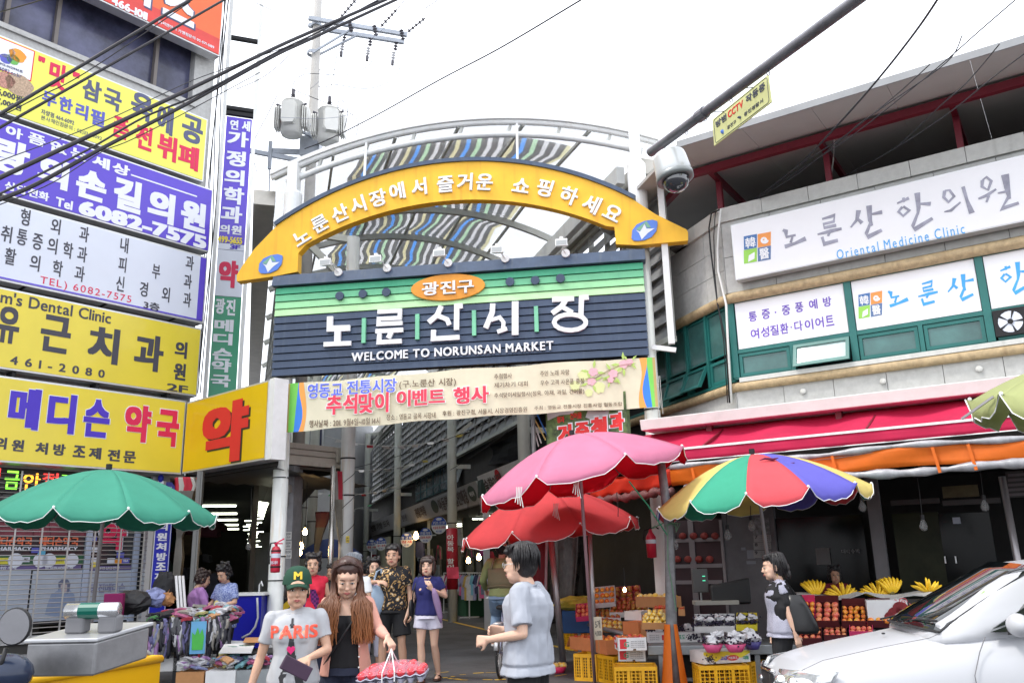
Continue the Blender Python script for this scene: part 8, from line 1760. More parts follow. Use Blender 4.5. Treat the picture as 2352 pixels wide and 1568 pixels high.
for k in range(4):a=k*1.5;c.add([q+V3((.02*cos(a),.02*sin(a),.014)),q+V3((.12*cos(a-.3),.12*sin(a-.3),.014)),q+V3((.17*cos(a),.17*sin(a),.014)),q+V3((.12*cos(a+.3),.12*sin(a+.3),.014))],[(0,1,2,3)])
c.bu('leaf_print',m_vg,bd)
pa=[atz(*K4(*q),.6)for q in((2100,1218),(2250,1218),(2255,1178),(2120,1180))];c=MB();c.hexa([p for p in pa]+[p+V3((0,0,.012))for p in pa]);tag(c.bu('brown_sheet',m_card),'brown cardboard sheet behind the white foam board','board')
c=MB();c.fb(FL2,FL2.px(*K4(1850,1300))[0],FL2.px(*K4(2300,1300))[0],0,.5,-1.4,-.6);tag(c.bu('low_stand',m_dark),'dark low stand carrying the white foam board','stand')
# ================================================================ metal delivery box on a yellow crate, mirror (foreground left)
m_mb=mat('dented sheet steel',(.30,.30,.31),.32,metal=.75,var=.25,scale=5,bump=.25,bscale=6)
YB=4.75
bA,bB=aty(*K4(200,1520),YB),aty(*K4(800,1545),YB-.02);f=Fr(bA,bB);w=f.w;h=aty(*K4(185,1225),YB).z-bA.z;dd=.36
mbx=thing('delivery_box','dented grey steel delivery box with silver and green carrying handle on a yellow crate','metal box',f.P(w/2,dd/2,0))
f.y=V3((.40,.90,.15));c=MB();f.box(c,0,w,0,dd,0,h);c.bu('box_body',m_mb,mbx,bevel=.012);c=MB();f.box(c,-.012,w+.012,-.012,dd+.012,h+.001,h+.022);c.bu('lid',mat('lid steel',(.52,.53,.55),.3,metal=.6,var=.1),mbx,bevel=.006)
for x in(.30,.78):c=MB();f.box(c,w*x,w*x+.10,dd*.25,dd*.42,h+.022,h+.11);c.bu('handle_block',mat('grey handle block',(.18,.18,.19),.5),mbx,bevel=.012)
a,b=f.P(w*.26,dd*.33,h+.135),f.P(w*1.02,dd*.33,h+.135);c=MB();c.tube([a,b],.042,14);c.bu('handle_tube',mat('bright tube',(.62,.63,.65),.25,metal=.8),mbx,smooth=True);c=MB();c.tube([a.lerp(b,.27),a.lerp(b,.66)],.0435,14);c.bu('green_grip',mat('green grip',(.0,.10,.07),.4),mbx)
c=MB();ca=aty(*K4(120,1560),YB-.12);cbp=aty(*K4(1390,1350),YB+.35)
bz=bA.z-.0;fa_,fb_=atz(*K4(60,1580),.93),atz(*K4(1390,1356),.93);fx=Fr(V3((fa_.x,fa_.y,0)),V3((fb_.x,fb_.y,0)));W2,D2=fx.w,.34;bz=.91
ycr=thing('yellow_carrier_crate','large amber yellow plastic crate under the steel delivery box in the foreground','crate',fx.P(W2/2,.4,bz-.36))
m_yc=mat('amber crate plastic',(.78,.42,.005),.35,var=.06,scale=3);z1=bz+.02
for nm,(x0,x1,y0,y1)in{'crate_wall':(0,W2,0,.015),'crate_wall.':(W2-.015,W2,.016,D2),'crate_wall..':(0,.015,.016,D2),'crate_wall...':(0,W2,D2,D2+.015)}.items():
 c=MB();fx.box(c,x0,x1,y0,y1,z1-.36,z1);c.bu('crate_wall',m_yc,ycr)
c=MB()
for q in range(4):
 P4=[(0,0),(W2,0),(W2,D2),(0,D2)];a,b=P4[q],P4[(q+1)%4];c.tube([fx.P(a[0],a[1],z1),fx.P(b[0],b[1],z1)],.026,10)
c.bu('rim',m_yc,ycr,smooth=True);c=MB();fx.box(c,0,W2,0,D2,z1-.36,z1-.33);c.bu('crate_floor',m_yc,ycr)
c=MB();q0=fx.P(W2,D2*.35,z1+.02);c.tube([q0+V3((.0,-.02,.03)),q0+V3((.04,0,.0)),q0+V3((.03,0,-.2)),q0+V3((.07,0,-.4))],.016,8);tag(c.bu('grey_strap',mat('grey strap',(.16,.16,.16),.6),smooth=True),'grey rubber strap hooked over the rim of the amber crate','strap')
c=MB();fx.box(c,.1,W2-.1,.1,D2-.1,z1-.75,z1-.37);lr_=c.bu('moped_rack',mat('dark moped rack',(.03,.03,.035),.5),bevel=.03);tag(lr_,'dark luggage rack and rear of a parked moped carrying the amber crate','moped')
for s in(-1,1):c=MB();q=fx.P(W2*.5+s*.3,D2*.5,0);c.lathe([(.22,-.05),(.28,-.04),(.28,.04),(.22,.05),(.22,-.05)],(q.x,q.y,.28),24,axis='Y');c.bu('wheel',m_blk,lr_)
c=MB();fx.box(c,W2*.3,W2*.7,.3,.5,.25,z1-.7);c.bu('frame',m_dark,lr_)
q=aty(*K4(120,1078),4.4);mr=thing('moped_mirror','round moped mirror on a thin black stalk at the far left foreground','mirror',q);RX=Face(q.xy,78);c=MB();n=24
c.pz([(.08*cos(2*pi*k/n)*.95,q.z+.09*sin(2*pi*k/n))for k in range(n)],RX.P,-.03,0);c.bu('mirror_shell',m_blk,mr,bevel=.006);c=MB();c.pz([(.073*cos(2*pi*k/n)*.95,q.z+.083*sin(2*pi*k/n))for k in range(n)],RX.P,.001,.003);c.bu('mirror_glass',mat('mirror glass',(.75,.76,.8),.03,metal=1.,var=0),mr)
c=MB();e_=aty(*K4(5,1420),4.45);c.tube([RX.P(-.03,q.z-.1,-.02),RX.P(-.06,q.z-.25,-.03),e_,e_-V3((.05,0,.4))],.011,8);c.bu('stalk',m_blk,mr,smooth=True)
c=MB();e_=aty(*K4(30,1490),4.5);c.ball(e_,(.14,.12,.10),14,k=8);c.bu('handlebar_cowl',mat('dark blue cowl',(.02,.03,.06),.2),mr,smooth=True)
# ================================================================ white car
HD=V3((-.9867,.1628,0)).normalized();LT=V3((-HD.y,HD.x,0));SCc=1.026
if LT.y>0:LT=-LT
CO=V3((4.126,7.28,0))
def CL(x,y,z):return CO+HD*x*SCc+LT*y*SCc+V3((0,0,z*SCc))
car=thing('white_car','white compact car entering at the lower right with its bonnet and windscreen in view','car',CL(0,0,0))
m_cp=mat('white car paint',(.50,.51,.535),.4,var=0,coat=.35,spec=.3);m_cg=mat('car glass',(.012,.016,.018),.03,spec=.8,var=0,coat=1.);m_rub=flat('black rubber',(.02,.02,.022),.6);m_hl=mat('headlamp lens',(.55,.57,.58),.06,metal=.55,var=.35,scale=26,coat=1.)
#        x,   half width, z centre top, z shoulder, z waist, z low
ST=[(2.06,.34,.50,.48,.40,.28),(2.03,.58,.56,.53,.42,.24),(1.96,.72,.63,.60,.45,.21),(1.84,.79,.70,.665,.48,.19),(1.62,.825,.765,.72,.52,.19),(1.3,.835,.83,.775,.55,.19),(.98,.84,.89,.825,.58,.19),(.78,.84,.935,.86,.60,.19),(.4,.84,.96,.90,.62,.19),(-.4,.84,.97,.92,.62,.19),(-1.3,.84,.98,.92,.62,.19),(-1.7,.82,.98,.91,.60,.2),(-1.95,.76,.90,.84,.55,.22),(-2.1,.6,.75,.7,.5,.28)]
rings=[]
for x,w,zc,zs,zw,zl in ST:
 h_=[(0,zc),(w*.35,zc-.004),(w*.62,zc*.62+zs*.38),(w*.82,zs),(w*.93,zs*.72+zw*.28),(w*.985,zs*.3+zw*.7),(w,zw-.05),(w*.985,zl+.12),(w*.93,zl),(w*.5,zl-.02),(0,zl-.02)]
 rings.append([CL(x,y,z)for y,z in h_]+[CL(x,-y,z)for y,z in h_[-2:0:-1]])
c=MB();c.loft(rings);body=c.bu('body',m_cp,car,smooth=True);sm=body.modifiers.new('sub','SUBSURF');sm.levels=2;sm.render_levels=2
# cabin
CB=[(1.0,.62,.905,.905),(.70,.64,1.085,1.055),(.42,.60,1.26,1.23),(.18,.57,1.385,1.35),(-.06,.56,1.43,1.39),(-.8,.555,1.44,1.40),(-1.15,.55,1.39,1.35),(-1.55,.56,1.2,1.17),(-1.85,.58,.98,.96)]
rings=[]
for x,w,zc,zs in CB:
 base=.80;wb=.76
 h_=[(0,zc),(w*.6,zc-.005),(w*.92,zs),(w*1.02,zs-.035),((w+wb)/2,(zs+base)/2),(wb,base),(0,base-.05)]
 rings.append([CL(x,y,z)for y,z in h_]+[CL(x,-y,z)for y,z in h_[-2:0:-1]])
c=MB();c.loft(rings);cab_=c.bu('cabin',m_cp,car,smooth=True);sm=cab_.modifiers.new('sub','SUBSURF');sm.levels=1;sm.render_levels=1
def surf(pts,lift=.012):
 return[[CL(*p)+V3((0,0,lift))for p in r]for r in pts]
rows_=[]
for k in range(9):
 t=k/8;x=1.02-.83*t;z=.925+(1.372-.925)*(t**.92);w=.64-.10*t
 rows_.append([(x-.16*(abs(j-4)/4)**2.2*(1-.35*t),w*(j-4)/4,z-.035*(abs(j-4)/4)**2)for j in range(9)])
c=MB();c.slab(surf(rows_,.03),.006);ws=c.bu('windscreen',m_cg,car,smooth=True)
c=MB();e1=surf(rows_,.034);c.tube([p for p in e1[0]],.010,5);c.tube([r[0]for r in e1],.008,5);c.tube([r[-1]for r in e1],.008,5);c.bu('rubber_seal',m_rub,ws)
for sg in(1,-1):
 c=MB();c.slab([[CL(.56-1.5*i/6-.12*(j/3),sg*(.772-.175*(j/3)),.93+.36*(j/3)*(min(1,.15+i*.6)))for i in range(7)]for j in range(4)],.01,direction=tuple(-LT*sg));c.bu('side_window',m_cg,car)
 c=MB();mp_=CL(.42,sg*.93,.985);c.ball((0,0,0),(.075,.115,.082),14,k=10);Rm=Matrix((HD,LT*sg,V3((0,0,1)))).transposed();c.v=[tuple(mp_+Rm@V3(v))for v in c.v];mo=c.bu('wing_mirror',m_cp,car,smooth=True);c=MB();c.bar(CL(.42,sg*.78,.93),CL(.43,sg*.9,.945),.05,.04);c.bu('mirror_foot',m_rub,mo)
# seams, wipers, washer jets
c=MB();c.tube([CL(.70,.855,z)for z in(.3,)]+[CL(.70+.03*sin((z-.3)*3),.846+.004,z)for z in(.45,.55,.65)]+[CL(.66,.815,.80),CL(.60,.788,.90)],.004,4)
hs=[CL(x,w,z)for x,w,z in((1.98,.62,.605),(1.7,.66,.735),(1.3,.68,.822),(.95,.69,.885),(.86,.66,.915))];c.tube([p+V3((0,0,.002))for p in hs],.0022,4);c.bu('panel_seam',mat('seam grey',(.16,.16,.17)),car)
c=MB()
for y0,y1 in((.1,.62),(-.45,.08)):c.tube([CL(.99,y0-.1,.945),CL(.93,(y0+y1)/2,.995),CL(.86,y1,1.0)],.009,5)
c.bu('wiper',m_rub,car)
c=MB()
for y in(.2,-.1):c.ball(CL(1.15,y,.885),(.016,.016,.008),8,k=5)
c.bu('washer_jet',m_rub,car)
# headlamps, grille, bumper, number, wheels
for sg in(1,-1):
 pts=[[CL(2.02-.0*i-.34*(i/6)**1.6*1.0-.02*j,sg*(.40+.415*(i/6)**.85),.655-.15*(1-j/3)*(1-.35*(i/6))+.02*(i/6))for i in range(7)]for j in range(4)]
 c=MB();c.slab(pts,.03,direction=tuple(-(HD+LT*sg*.4).normalized()));hl=c.bu('headlight',m_hl,car,smooth=True)
 for k,(yy,xx)in en(((.50,2.0),(.66,1.93))):c=MB();q=CL(xx-.005,sg*yy,.575);c.ball(q,.05,12,k=8);c.bu('reflector',mat('lamp reflector',(.8,.82,.82),.08,metal=.9),hl,smooth=True)
c=MB();c.slab([[CL(2.065-.04*abs(i-3)/3,.31*(i-3)/3,.60-.13*j/2)for i in range(7)]for j in range(3)],.02,direction=tuple(-HD));gr=c.bu('grille',m_rub,car)
for i in range(11):c=MB();y=-.27+.054*i;c.bar(CL(2.075-.035*abs(y)/.3,y,.475),CL(2.075-.035*abs(y)/.3,y,.60),.012,.02);c.bu('grille_bar',m_alu,gr)
c=MB();c.tube([CL(2.07-.045*abs(i-4)/4,.33*(i-4)/4,.62)for i in range(9)],.018,8);c.bu('chrome_strip',mat('chrome',(.7,.7,.72),.12,metal=1.),car,smooth=True)
c=MB();q=CL(2.09,0,.54);c.ball(q,(.02,.045,.03),12,k=6);c.bu('badge',MATS['chrome'],gr,smooth=True)
for x in(1.33,-1.28):
 for sg in(1,-1):
  q=CL(x,sg*.76,.29);c=MB();c.lathe([(.0,-.1),(.30,-.1),(.31,-.06),(.31,.06),(.30,.1),(.2,.1)],(0,0,0),24,axis='Y');Rm=Matrix((HD,LT,V3((0,0,1)))).transposed();c.v=[tuple(q+Rm@V3(v))for v in c.v];t=c.bu('wheel',m_rub,car);c=MB();c.lathe([(0,sg*.085),(.2,sg*.105),(.205,sg*.09)],(0,0,0),20,axis='Y');c.v=[tuple(q+Rm@V3(v))for v in c.v];c.bu('rim',m_alu,t)
 c=MB();
# things behind the windscreen, seen on the glass edge
q=CL(.55,.22,1.085);c=MB();c.ball(CL(.60,.18,1.12),.035,10,k=6);c.ball(CL(.60,.18,1.165),.018,8,k=5);tag(c.bu('green_ornament',mat('green ornament',(.03,.5,.10),.3),smooth=True),'small bright green ornament stuck on the car windscreen','ornament')
c=MB();a_=CL(.52,.42,1.16);c.slab([[a_+LT*.11*i+(-HD*.6+V3((0,0,.42)))*.09*j+V3((0,0,0))for i in range(2)]for j in range(2)],.004);tag(c.bu('parking_card',mat('lime card',(.35,.6,.12),.5)),'lime green and white parking card behind the windscreen','card')
# ================================================================ people
def lerp(a,b,t):return V3(a)*(1-t)+V3(b)*t
def limb(mb,pts,rs,n=10):
 """tapered limb with round ends"""
 for p,r in zip(pts,rs):mb.ball(p,r,n,k=6)
 mb.tube(pts,rs,n)
def rms(mb,name,mats,vox,smooth,parent,noise_amp=0.,nscale=8.,stretch=(1,1,1),seed=0.):
 me=mb.mesh('tmp',[]);o=bpy.data.objects.new('tmp',me);COL.objects.link(o)
 r=o.modifiers.new('r','REMESH');r.mode='VOXEL';r.voxel_size=vox
 if smooth:s_=o.modifiers.new('s','SMOOTH');s_.factor=.5;s_.iterations=smooth
 m2=bpy.data.meshes.new_from_object(o.evaluated_get(bpy.context.evaluated_depsgraph_get()));bpy.data.objects.remove(o);m2.name=name
 if noise_amp:
  for v,nr in zip(m2.vertices,[v.normal.copy()for v in m2.vertices]):
   q=V3((v.co.x*stretch[0],v.co.y*stretch[1],v.co.z*stretch[2]))*nscale+V3((seed,seed*.7,0));v.co+=nr*(noise.noise(q)+.5*noise.noise(q*2.3))*noise_amp
 m2.materials.clear()
 for m in(mats if isinstance(mats,(list,tuple))else[mats]):m2.materials.append(m)
 m2.polygons.foreach_set('use_smooth',[True]*len(m2.polygons))
 o=bpy.data.objects.new(name,m2);COL.objects.link(o);o.parent=parent;return o
def loc(mb,name,m,parent,smooth=True):o=mb.bu(name,m,None,smooth=smooth);o.parent=parent;return o
def hand(mb,w,d,up,s=1.,curl=.5,side=1,fr=.0085):
 """palm and five separate bent fingers; w wrist, d direction, up back of the hand"""
 d=V3(d).normalized();up=V3(up);x=d.cross(up).normalized();up=x.cross(d).normalized();w=V3(w)
 c_=w+d*.045*s
 for k in(-1,-.33,.33,1):limb(mb,[w+x*.012*k*s,w+d*.085*s+x*.030*k*s],[.016*s,.0125*s],8)
 for k,L in zip((-1.5,-.5,.5,1.5),(.066,.078,.074,.058)if side>0 else(.058,.074,.078,.066)):
  b=w+d*.085*s+x*.0205*k*s;e1=b+(d*cos(curl)-up*sin(curl)).normalized()*L*.55*s;e2=e1+(d*cos(curl*2.2)-up*sin(curl*2.2)).normalized()*L*.5*s
  limb(mb,[b,e1,e2],[fr*1.05*s,fr*.95*s,fr*.75*s],8)
 tb=w+d*.02*s-x*.024*side*s;t1=tb+(d*.6-x*side*.8-up*.3).normalized()*.04*s;t2=t1+(d*.9-x*side*.15-up*.4).normalized()*.032*s;limb(mb,[tb,t1,t2],[.014*s,.0105*s,.008*s],8)
def skin(n,c):return mat(n,c,.5,var=.06,scale=6,sub=.12,spec=.35)
sk1=skin('skin warm',(.56,.34,.235));sk2=skin('skin tan',(.42,.24,.155));sk3=skin('skin light',(.64,.41,.30));m_lip=flat('lips',(.42,.12,.11));m_eye=flat('eye white',(.6,.57,.54),.2);m_pup=flat('dark eye',(.012,.01,.01),.15)
def hairm(n,c):return mat(n,c,.42,var=.45,scale=14,bump=.6,bscale=24,stretch=(6,6,.5),spec=.5)
hb=hairm('black hair',(.014,.012,.013));hbr=hairm('brown black hair',(.035,.018,.014))
def pe_(label,x,y,rot,H,J=None,sk=sk1,top=None,bottom=None,hair=('short',hb),shoes=None,vox=.010,fat=1.,head=(0,0,0),female=False,hands=((.5,1),(.5,-1)),feet_dir=0.,z0=0.):
 """joints in a 1.70 m body facing -Y; L is +x"""
 k=H/1.69;t=thing('person',label,'person',(x,y,z0),None,rot);J=J or{}
 D_=dict(hL=(.09,0,.90),hR=(-.09,0,.90),kL=(.095,-.015,.49),kR=(-.095,-.015,.49),aL=(.10,.02,.085),aR=(-.10,.02,.085),sL=(.172,.01,1.365),sR=(-.172,.01,1.365),eL=(.22,.03,1.11),eR=(-.22,.03,1.11),wL=(.235,-.04,.87),wR=(-.235,-.04,.87),hd=(0,-.02,1.552),nk=(0,.015,1.43))
 if female:D_['sL']=(.150,.01,1.355);D_['sR']=(-.150,.01,1.355)
 D_.update(J);j={a:V3(b)*k for a,b in D_.items()};f=fat*k
 b=MB();R=lambda*a:[q*k for q in a]
# legs, feet
 for S in 'LR':
  h_,kn,an=j['h'+S],j['k'+S],j['a'+S]
  limb(b,[h_,lerp(h_,kn,.5),kn],[.082*f,.068*f,.052*k],10);limb(b,[kn,lerp(kn,an,.35)+V3((0,.012*k,0)),an],[.050*k,.053*f,.034*k],10)
  q=an-V3((0,0,.05*k));fd=V3((sin(feet_dir),-cos(feet_dir),0));limb(b,[q+V3((0,.025*k,0)),q+fd*.07*k,q+fd*.145*k-V3((0,0,.008*k))],[.036*k,.038*k,.026*k],10)
 ph=(j['hL']+j['hR'])/2;ch=(j['sL']+j['sR'])/2
 def ring(c,rx,ry,n=14):return[V3((c.x+rx*cos(a),c.y+ry*sin(a),c.z))for a in[2*pi*i/n for i in range(n)]]
 sw=abs(j['sL'].x-j['sR'].x)/2 if abs(j['sL'].x-j['sR'].x)>.1 else.16
 def torso(g,z0_,z1_,e,hemx=0.):
  pr=[(-.05,.13,.09),(.0,.165,.115),(.12,.145,.105),(.20,.135,.10),(.32,.155,.115),(.40,.165,.115),(.46,.150,.095),(.515,.075,.065)]
  rg=[];span=ch.z+.03*k-ph.z
  for dz,rx,ry in pr:
   tt=dz/.515;z=ph.z+dz*k;c_=lerp(ph,ch,max(0,min(1,tt)));c_.z=ph.z+tt*span if tt>0 else ph.z+dz*k
   if c_.z<z0_-.06 or c_.z>z1_:continue
   rg.append(ring(c_,rx*f+e+(hemx if tt<.25 else 0),ry*f+e))
  if len(rg)>1:g.loft(rg)
  return rg
 torso(b,0,9,-.004)
 if female:
  for sx_ in(-1,1):b.ball(lerp(ph,ch,.72)+V3((sx_*.065*k,-.09*k,.0)),.056*k,10)
 limb(b,[j['nk']-V3((0,0,.05*k)),j['nk']+V3((0,0,.0)),j['hd']+V3((0,.02*k,-.07*k))],[.062*k,.05*k,.048*k],12)
 for S,(cu,sd_)in zip('LR',hands):
  s_,e_,w_=j['s'+S],j['e'+S],j['w'+S];limb(b,[s_,lerp(s_,e_,.5),e_],[.05*f,.042*f,.034*k],10);limb(b,[e_,lerp(e_,w_,.3),w_],[.035*k,.036*k,.024*k],10)
  dd=(w_-e_).normalized();up=D_.get('u'+S,(1 if S=='L' else-1,.1,.3));dd=V3(D_.get('d'+S,dd));hand(b,w_,dd,up,k*(.93 if female else 1),cu,sd_)
# head
 hm=Matrix.Translation(j['hd'])@Matrix.Rotation(head[1],4,'Z')@Matrix.Rotation(head[0],4,'X')@Matrix.Rotation(head[2],4,'Y')@Matrix.Scale(k*1.18,4)
 def HB(g,c,r,n=12):old=g.M;g.M=hm;g.ball(c,r,n,k=8);g.M=old
 HB(b,(0,.012,.035),(.074,.092,.088));HB(b,(0,-.025,-.02),(.065,.066,.082));HB(b,(0,-.055,-.088),(.03,.028,.022));HB(b,(.032,-.045,-.06),(.028,.035,.035));HB(b,(-.032,-.045,-.06),(.028,.035,.035))
 HB(b,(0,-.062,.035),(.05,.026,.028));HB(b,(.036,-.062,-.028),(.022,.024,.02));HB(b,(-.036,-.062,-.028),(.022,.024,.02))
 HB(b,(0,-.092,-.008),(.009,.012,.024));HB(b,(0,-.100,-.026),(.015,.014,.011));HB(b,(0,-.083,-.058),(.022,.012,.013));
 for sx_ in(-1,1):HB(b,(sx_*.074,.015,-.008),(.011,.02,.030))
 body=rms(b,'body',sk,vox,2,t)
 def part(nm,m,fn,par__=body):g=MB();g.M=hm;fn(g);g.M=Matrix.Identity(4);return loc(g,nm,m,par__)
 for sx_ in(-1,1):
  ey=part('eye',m_eye,lambda g:g.ball((sx_*.031,-.0805,.005),(.0135,.008,.0055),10,k=6));part('pupil',m_pup,lambda g:g.ball((sx_*.031,-.0865,.0045),(.0062,.004,.0052),8,k=5))
  part('eyelid',m_pup,lambda g:g.tube([(sx_*.031-.015,-.0835,.006),(sx_*.031,-.0895,.0115),(sx_*.031+.015,-.082,.006)],.0016,5))
  part('eyebrow',hair[1],lambda g:g.tube([(sx_*.016,-.088,.026),(sx_*.033,-.0885,.031),(sx_*.05,-.075,.026)],[.0022,.0034,.0016],5))
 part('lips',m_lip,lambda g:(g.tube([(-.022,-.088,-.058),(-.008,-.0965,-.0545),(0,-.0968,-.0562),(.008,-.0965,-.0545),(.022,-.088,-.058)],[.001,.0042,.0036,.0042,.001],6),g.tube([(-.02,-.0885,-.060),(0,-.096,-.0645),(.02,-.0885,-.060)],[.001,.0055,.001],6)))
# hair
 if hair:
  g=MB();kd,hm_=hair[0],hair[1]
  def hbal(c,r):HB(g,c,r,14)
  if kd=='capped':
   hbal((0,.05,.0),(.080,.070,.080));hbal((.072,.02,-.005),(.014,.03,.05));hbal((-.072,.02,-.005),(.014,.03,.05));rms(g,'hair',hm_,max(.007,vox*.8),1,t,.006,26,(1,1,.25),seed=x)
  if kd in('short','perm','bob','long','tied'):
   hbal((0,.025,.062 if kd=='long' else.055),(.083,.097,.080));hbal((0,.045,.0),(.080,.072,.085))
   if kd!='long':hbal((0,-.035,.098),(.062,.05,.024))
   if kd=='short':hbal((.07,.012,.03),(.014,.03,.04));hbal((-.07,.012,.03),(.014,.03,.04));hbal((.03,-.06,.082),(.04,.03,.018));hbal((-.03,-.06,.082),(.04,.03,.018))
   if kd=='perm':
    for i in range(40):a=i*2.4;zz=.14-.2*(i/40);rr_=.078;hbal((rr_*cos(a)*.95,.03+rr_*sin(a)if sin(a)>-.3 or zz>.08 else.03-.04,zz),(.026,.026,.024))
   if kd=='bob':
    for sx_ in(-1,1):hbal((sx_*.078,.01,-.01),(.024,.05,.085));hbal((sx_*.045,-.072,.058),(.036,.018,.03))
    hbal((0,.07,-.03),(.08,.05,.09));hbal((0,-.080,.068),(.045,.014,.022))
   if kd=='tied':hbal((0,.10,-.01),(.045,.05,.05));hbal((0,.12,-.07),(.03,.03,.05));hbal((.0,-.06,.085),(.055,.03,.02))
   if kd=='long':hbal((0,.07,-.06),(.085,.06,.12))
   ho=rms(g,'hair',hm_,max(.007,vox*.8),1,t,.003 if kd=='long' else.008 if kd!='perm' else.007,26 if kd!='perm' else 60,(1,1,.25)if kd!='perm' else(1,1,1),seed=x*3)
   if kd=='long':kd=''
   g=MB();rr=random.Random(int(x*100)+5)
   for i in range(0 if not kd else 150 if vox<.01 else 50):
    a=rr.uniform(0,2*pi);u=rr.uniform(0,1);p0=V3((.03*cos(a),.03+.03*sin(a),.138));fr_=sin(a)<-.35
    end=.075 if fr_ else(-.02 if kd=='short' else-.06)
    if kd=='bob' and fr_:end=.045
    if kd=='long' and fr_:continue
    p2=V3((.088*cos(a),.025+.104*sin(a),end+rr.uniform(-.02,.02)));p1=V3((.066*cos(a),.028+.08*sin(a),.118));g.M=hm;g.tube([p0,p1,lerp(p1,p2,.55)+V3((.012*cos(a),.012*sin(a),.012)),p2],[.003,.0045,.004,.001],4);g.M=Matrix.Identity(4)
   if kd:loc(g,'hair_strands',hm_,ho)['kind']='stuff'
 out=dict(t=t,j=j,k=k,hm=hm,body=body)
# clothes
 if top:
  g=MB();e=top.get('ease',.016)*k;hz=top.get('hem',.86)*k
  rg=torso(g,hz+.0,ch.z+(.05 if not top.get('tank')else-.03),e,top.get('flare',0.)*k)
# extend down to the hem
  zlow=min(p.z for r in rg for p in r)if rg else hz
  if hz<zlow:g.loft([ring(V3((ph.x,ph.y,hz)),.172*f+e+top.get('flare',0)*k,.128*f+e),ring(V3((ph.x,ph.y,zlow+.02)),.168*f+e,.118*f+e)])
  if female:
   for sx_ in(-1,1):g.ball(lerp(ph,ch,.70)+V3((sx_*.06*k,-.085*k,0)),.066*k,10)
  if not top.get('tank'):
   for S in 'LR':limb(g,[j['nk']-V3((0,0,.05*k)),j['s'+S]],[.062*f,.052*f],10)
   for S in 'LR':
    s_,e_,w_=j['s'+S],j['e'+S],j['w'+S];sl_=top.get('sleeve',.62);ext=min(sl_,1.);q=lerp(s_,e_,ext)
    ra=(.056*f+e*.25,.050*f+e*.45);g.ball(s_,ra[0],10);g.tube([s_,lerp(s_,e_,ext*.5),q],[ra[0],ra[1],ra[1]*(.97 if sl_<1 else.85)],12)
    if sl_>1:q2=lerp(e_,w_,(sl_-1));limb(g,[e_,q2],[.046*f+e*.3,.036*f+e*.3],10)
  tp_=rms(g,top.get('name','shirt'),top['m'],vox*.95,5,t,top.get('wr',.007),9,(1.1,1.1,.6),seed=y)
  out['top']=tp_
  if not top.get('tank')and top.get('collar',True):g=MB();c_=j['nk']-V3((0,.0,.012*k));g.tube([c_+V3((.074*k*cos(a),.070*k*sin(a)-.006*k,-.016*k*(1-sin(a))))for a in[2*pi*i/20 for i in range(21)]],.0075*k,6);loc(g,'collar',top.get('cm',top['m']),tp_)
 if bottom:
  g=MB();e=bottom.get('ease',.014)*k;wz=bottom.get('waist',.95)*k;lz=bottom.get('len',.5)
  g.loft([ring(V3((ph.x,ph.y,ph.z-.06*k)),.16*f+e,.12*f+e),ring(ph+V3((0,0,0)),.160*f+e*.6,.112*f+e*.5),ring(V3((ph.x,ph.y,wz)),.138*f,.098*f)])
  g.ball(ph-V3((0,0,.05*k)),(.11*f,.098*f,.10*k),12)
  for S in 'LR':
   h_,kn,an=j['h'+S]-V3((0,0,.02*k)),j['k'+S],j['a'+S]
   if lz<=1:q=lerp(h_,kn,lz)+V3(((.018 if S=='L' else-.018)*k,0,0));g.tube([h_+V3((0,0,.04*k)),h_,q],[.09*f,.090*f+e*.4,min(.080*f+e,abs(q.x-ph.x)-.004)],14)
   else:g.tube([h_,lerp(h_,kn,.5),kn,lerp(kn,an,lz-1)],[.09*f+e*.5,.078*f+e,.060*f+e,.05*f+e],14);
  out['bottom']=rms(g,bottom.get('name','shorts'),bottom['m'],vox*.95,2,t,.006,8,(1,1,.5),seed=x)
 if shoes:
  for S in 'LR':
   g=MB();an=j['a'+S];q=an-V3((0,0,.056*k));fd=V3((sin(feet_dir),-cos(feet_dir),0))
   g.loft([[q+fd*a*k+V3((fd.y,-fd.x,0))*bb*k*(.052 if a>.0 else.04)+V3((0,0,zz*k))for a,bb in((-.065,-.6),(-.075,0),(-.065,.6),(.05,1),(.14,.95),(.178,.4),(.178,-.4),(.14,-.95),(.05,-1))]for zz in(-.028,-.002)])
   so2=loc(g,'shoe',shoes[0],t,smooth=False)
   g=MB()
   if shoes[1]=='closed':limb(g,[q+V3((0,0,.012)),q+fd*.08*k+V3((0,0,.006)),q+fd*.145*k],[.046*k,.043*k,.032*k],10)
   elif shoes[1]=='slide':g.slab([[q+fd*(.05+.08*u_/3)*k+V3((-fd.y,fd.x,0))*.052*k*cos(a)+V3((0,0,.048*k*sin(a)-.01))for a in[pi*i/8 for i in range(9)]]for u_ in range(4)],.006)
   else:
    for sg in(-1,1):g.tube([q+fd*.12*k+V3((0,0,.02*k)),q+fd*.07*k+V3((-fd.y,fd.x,0))*.03*sg*k+V3((0,0,.03*k)),q+fd*.0*k+V3((-fd.y,fd.x,0))*.045*sg*k],.009*k,6)
   loc(g,'upper',shoes[2],so2)
 return out
def wpos(u,v,Y):p=aty(u,v,Y);return p
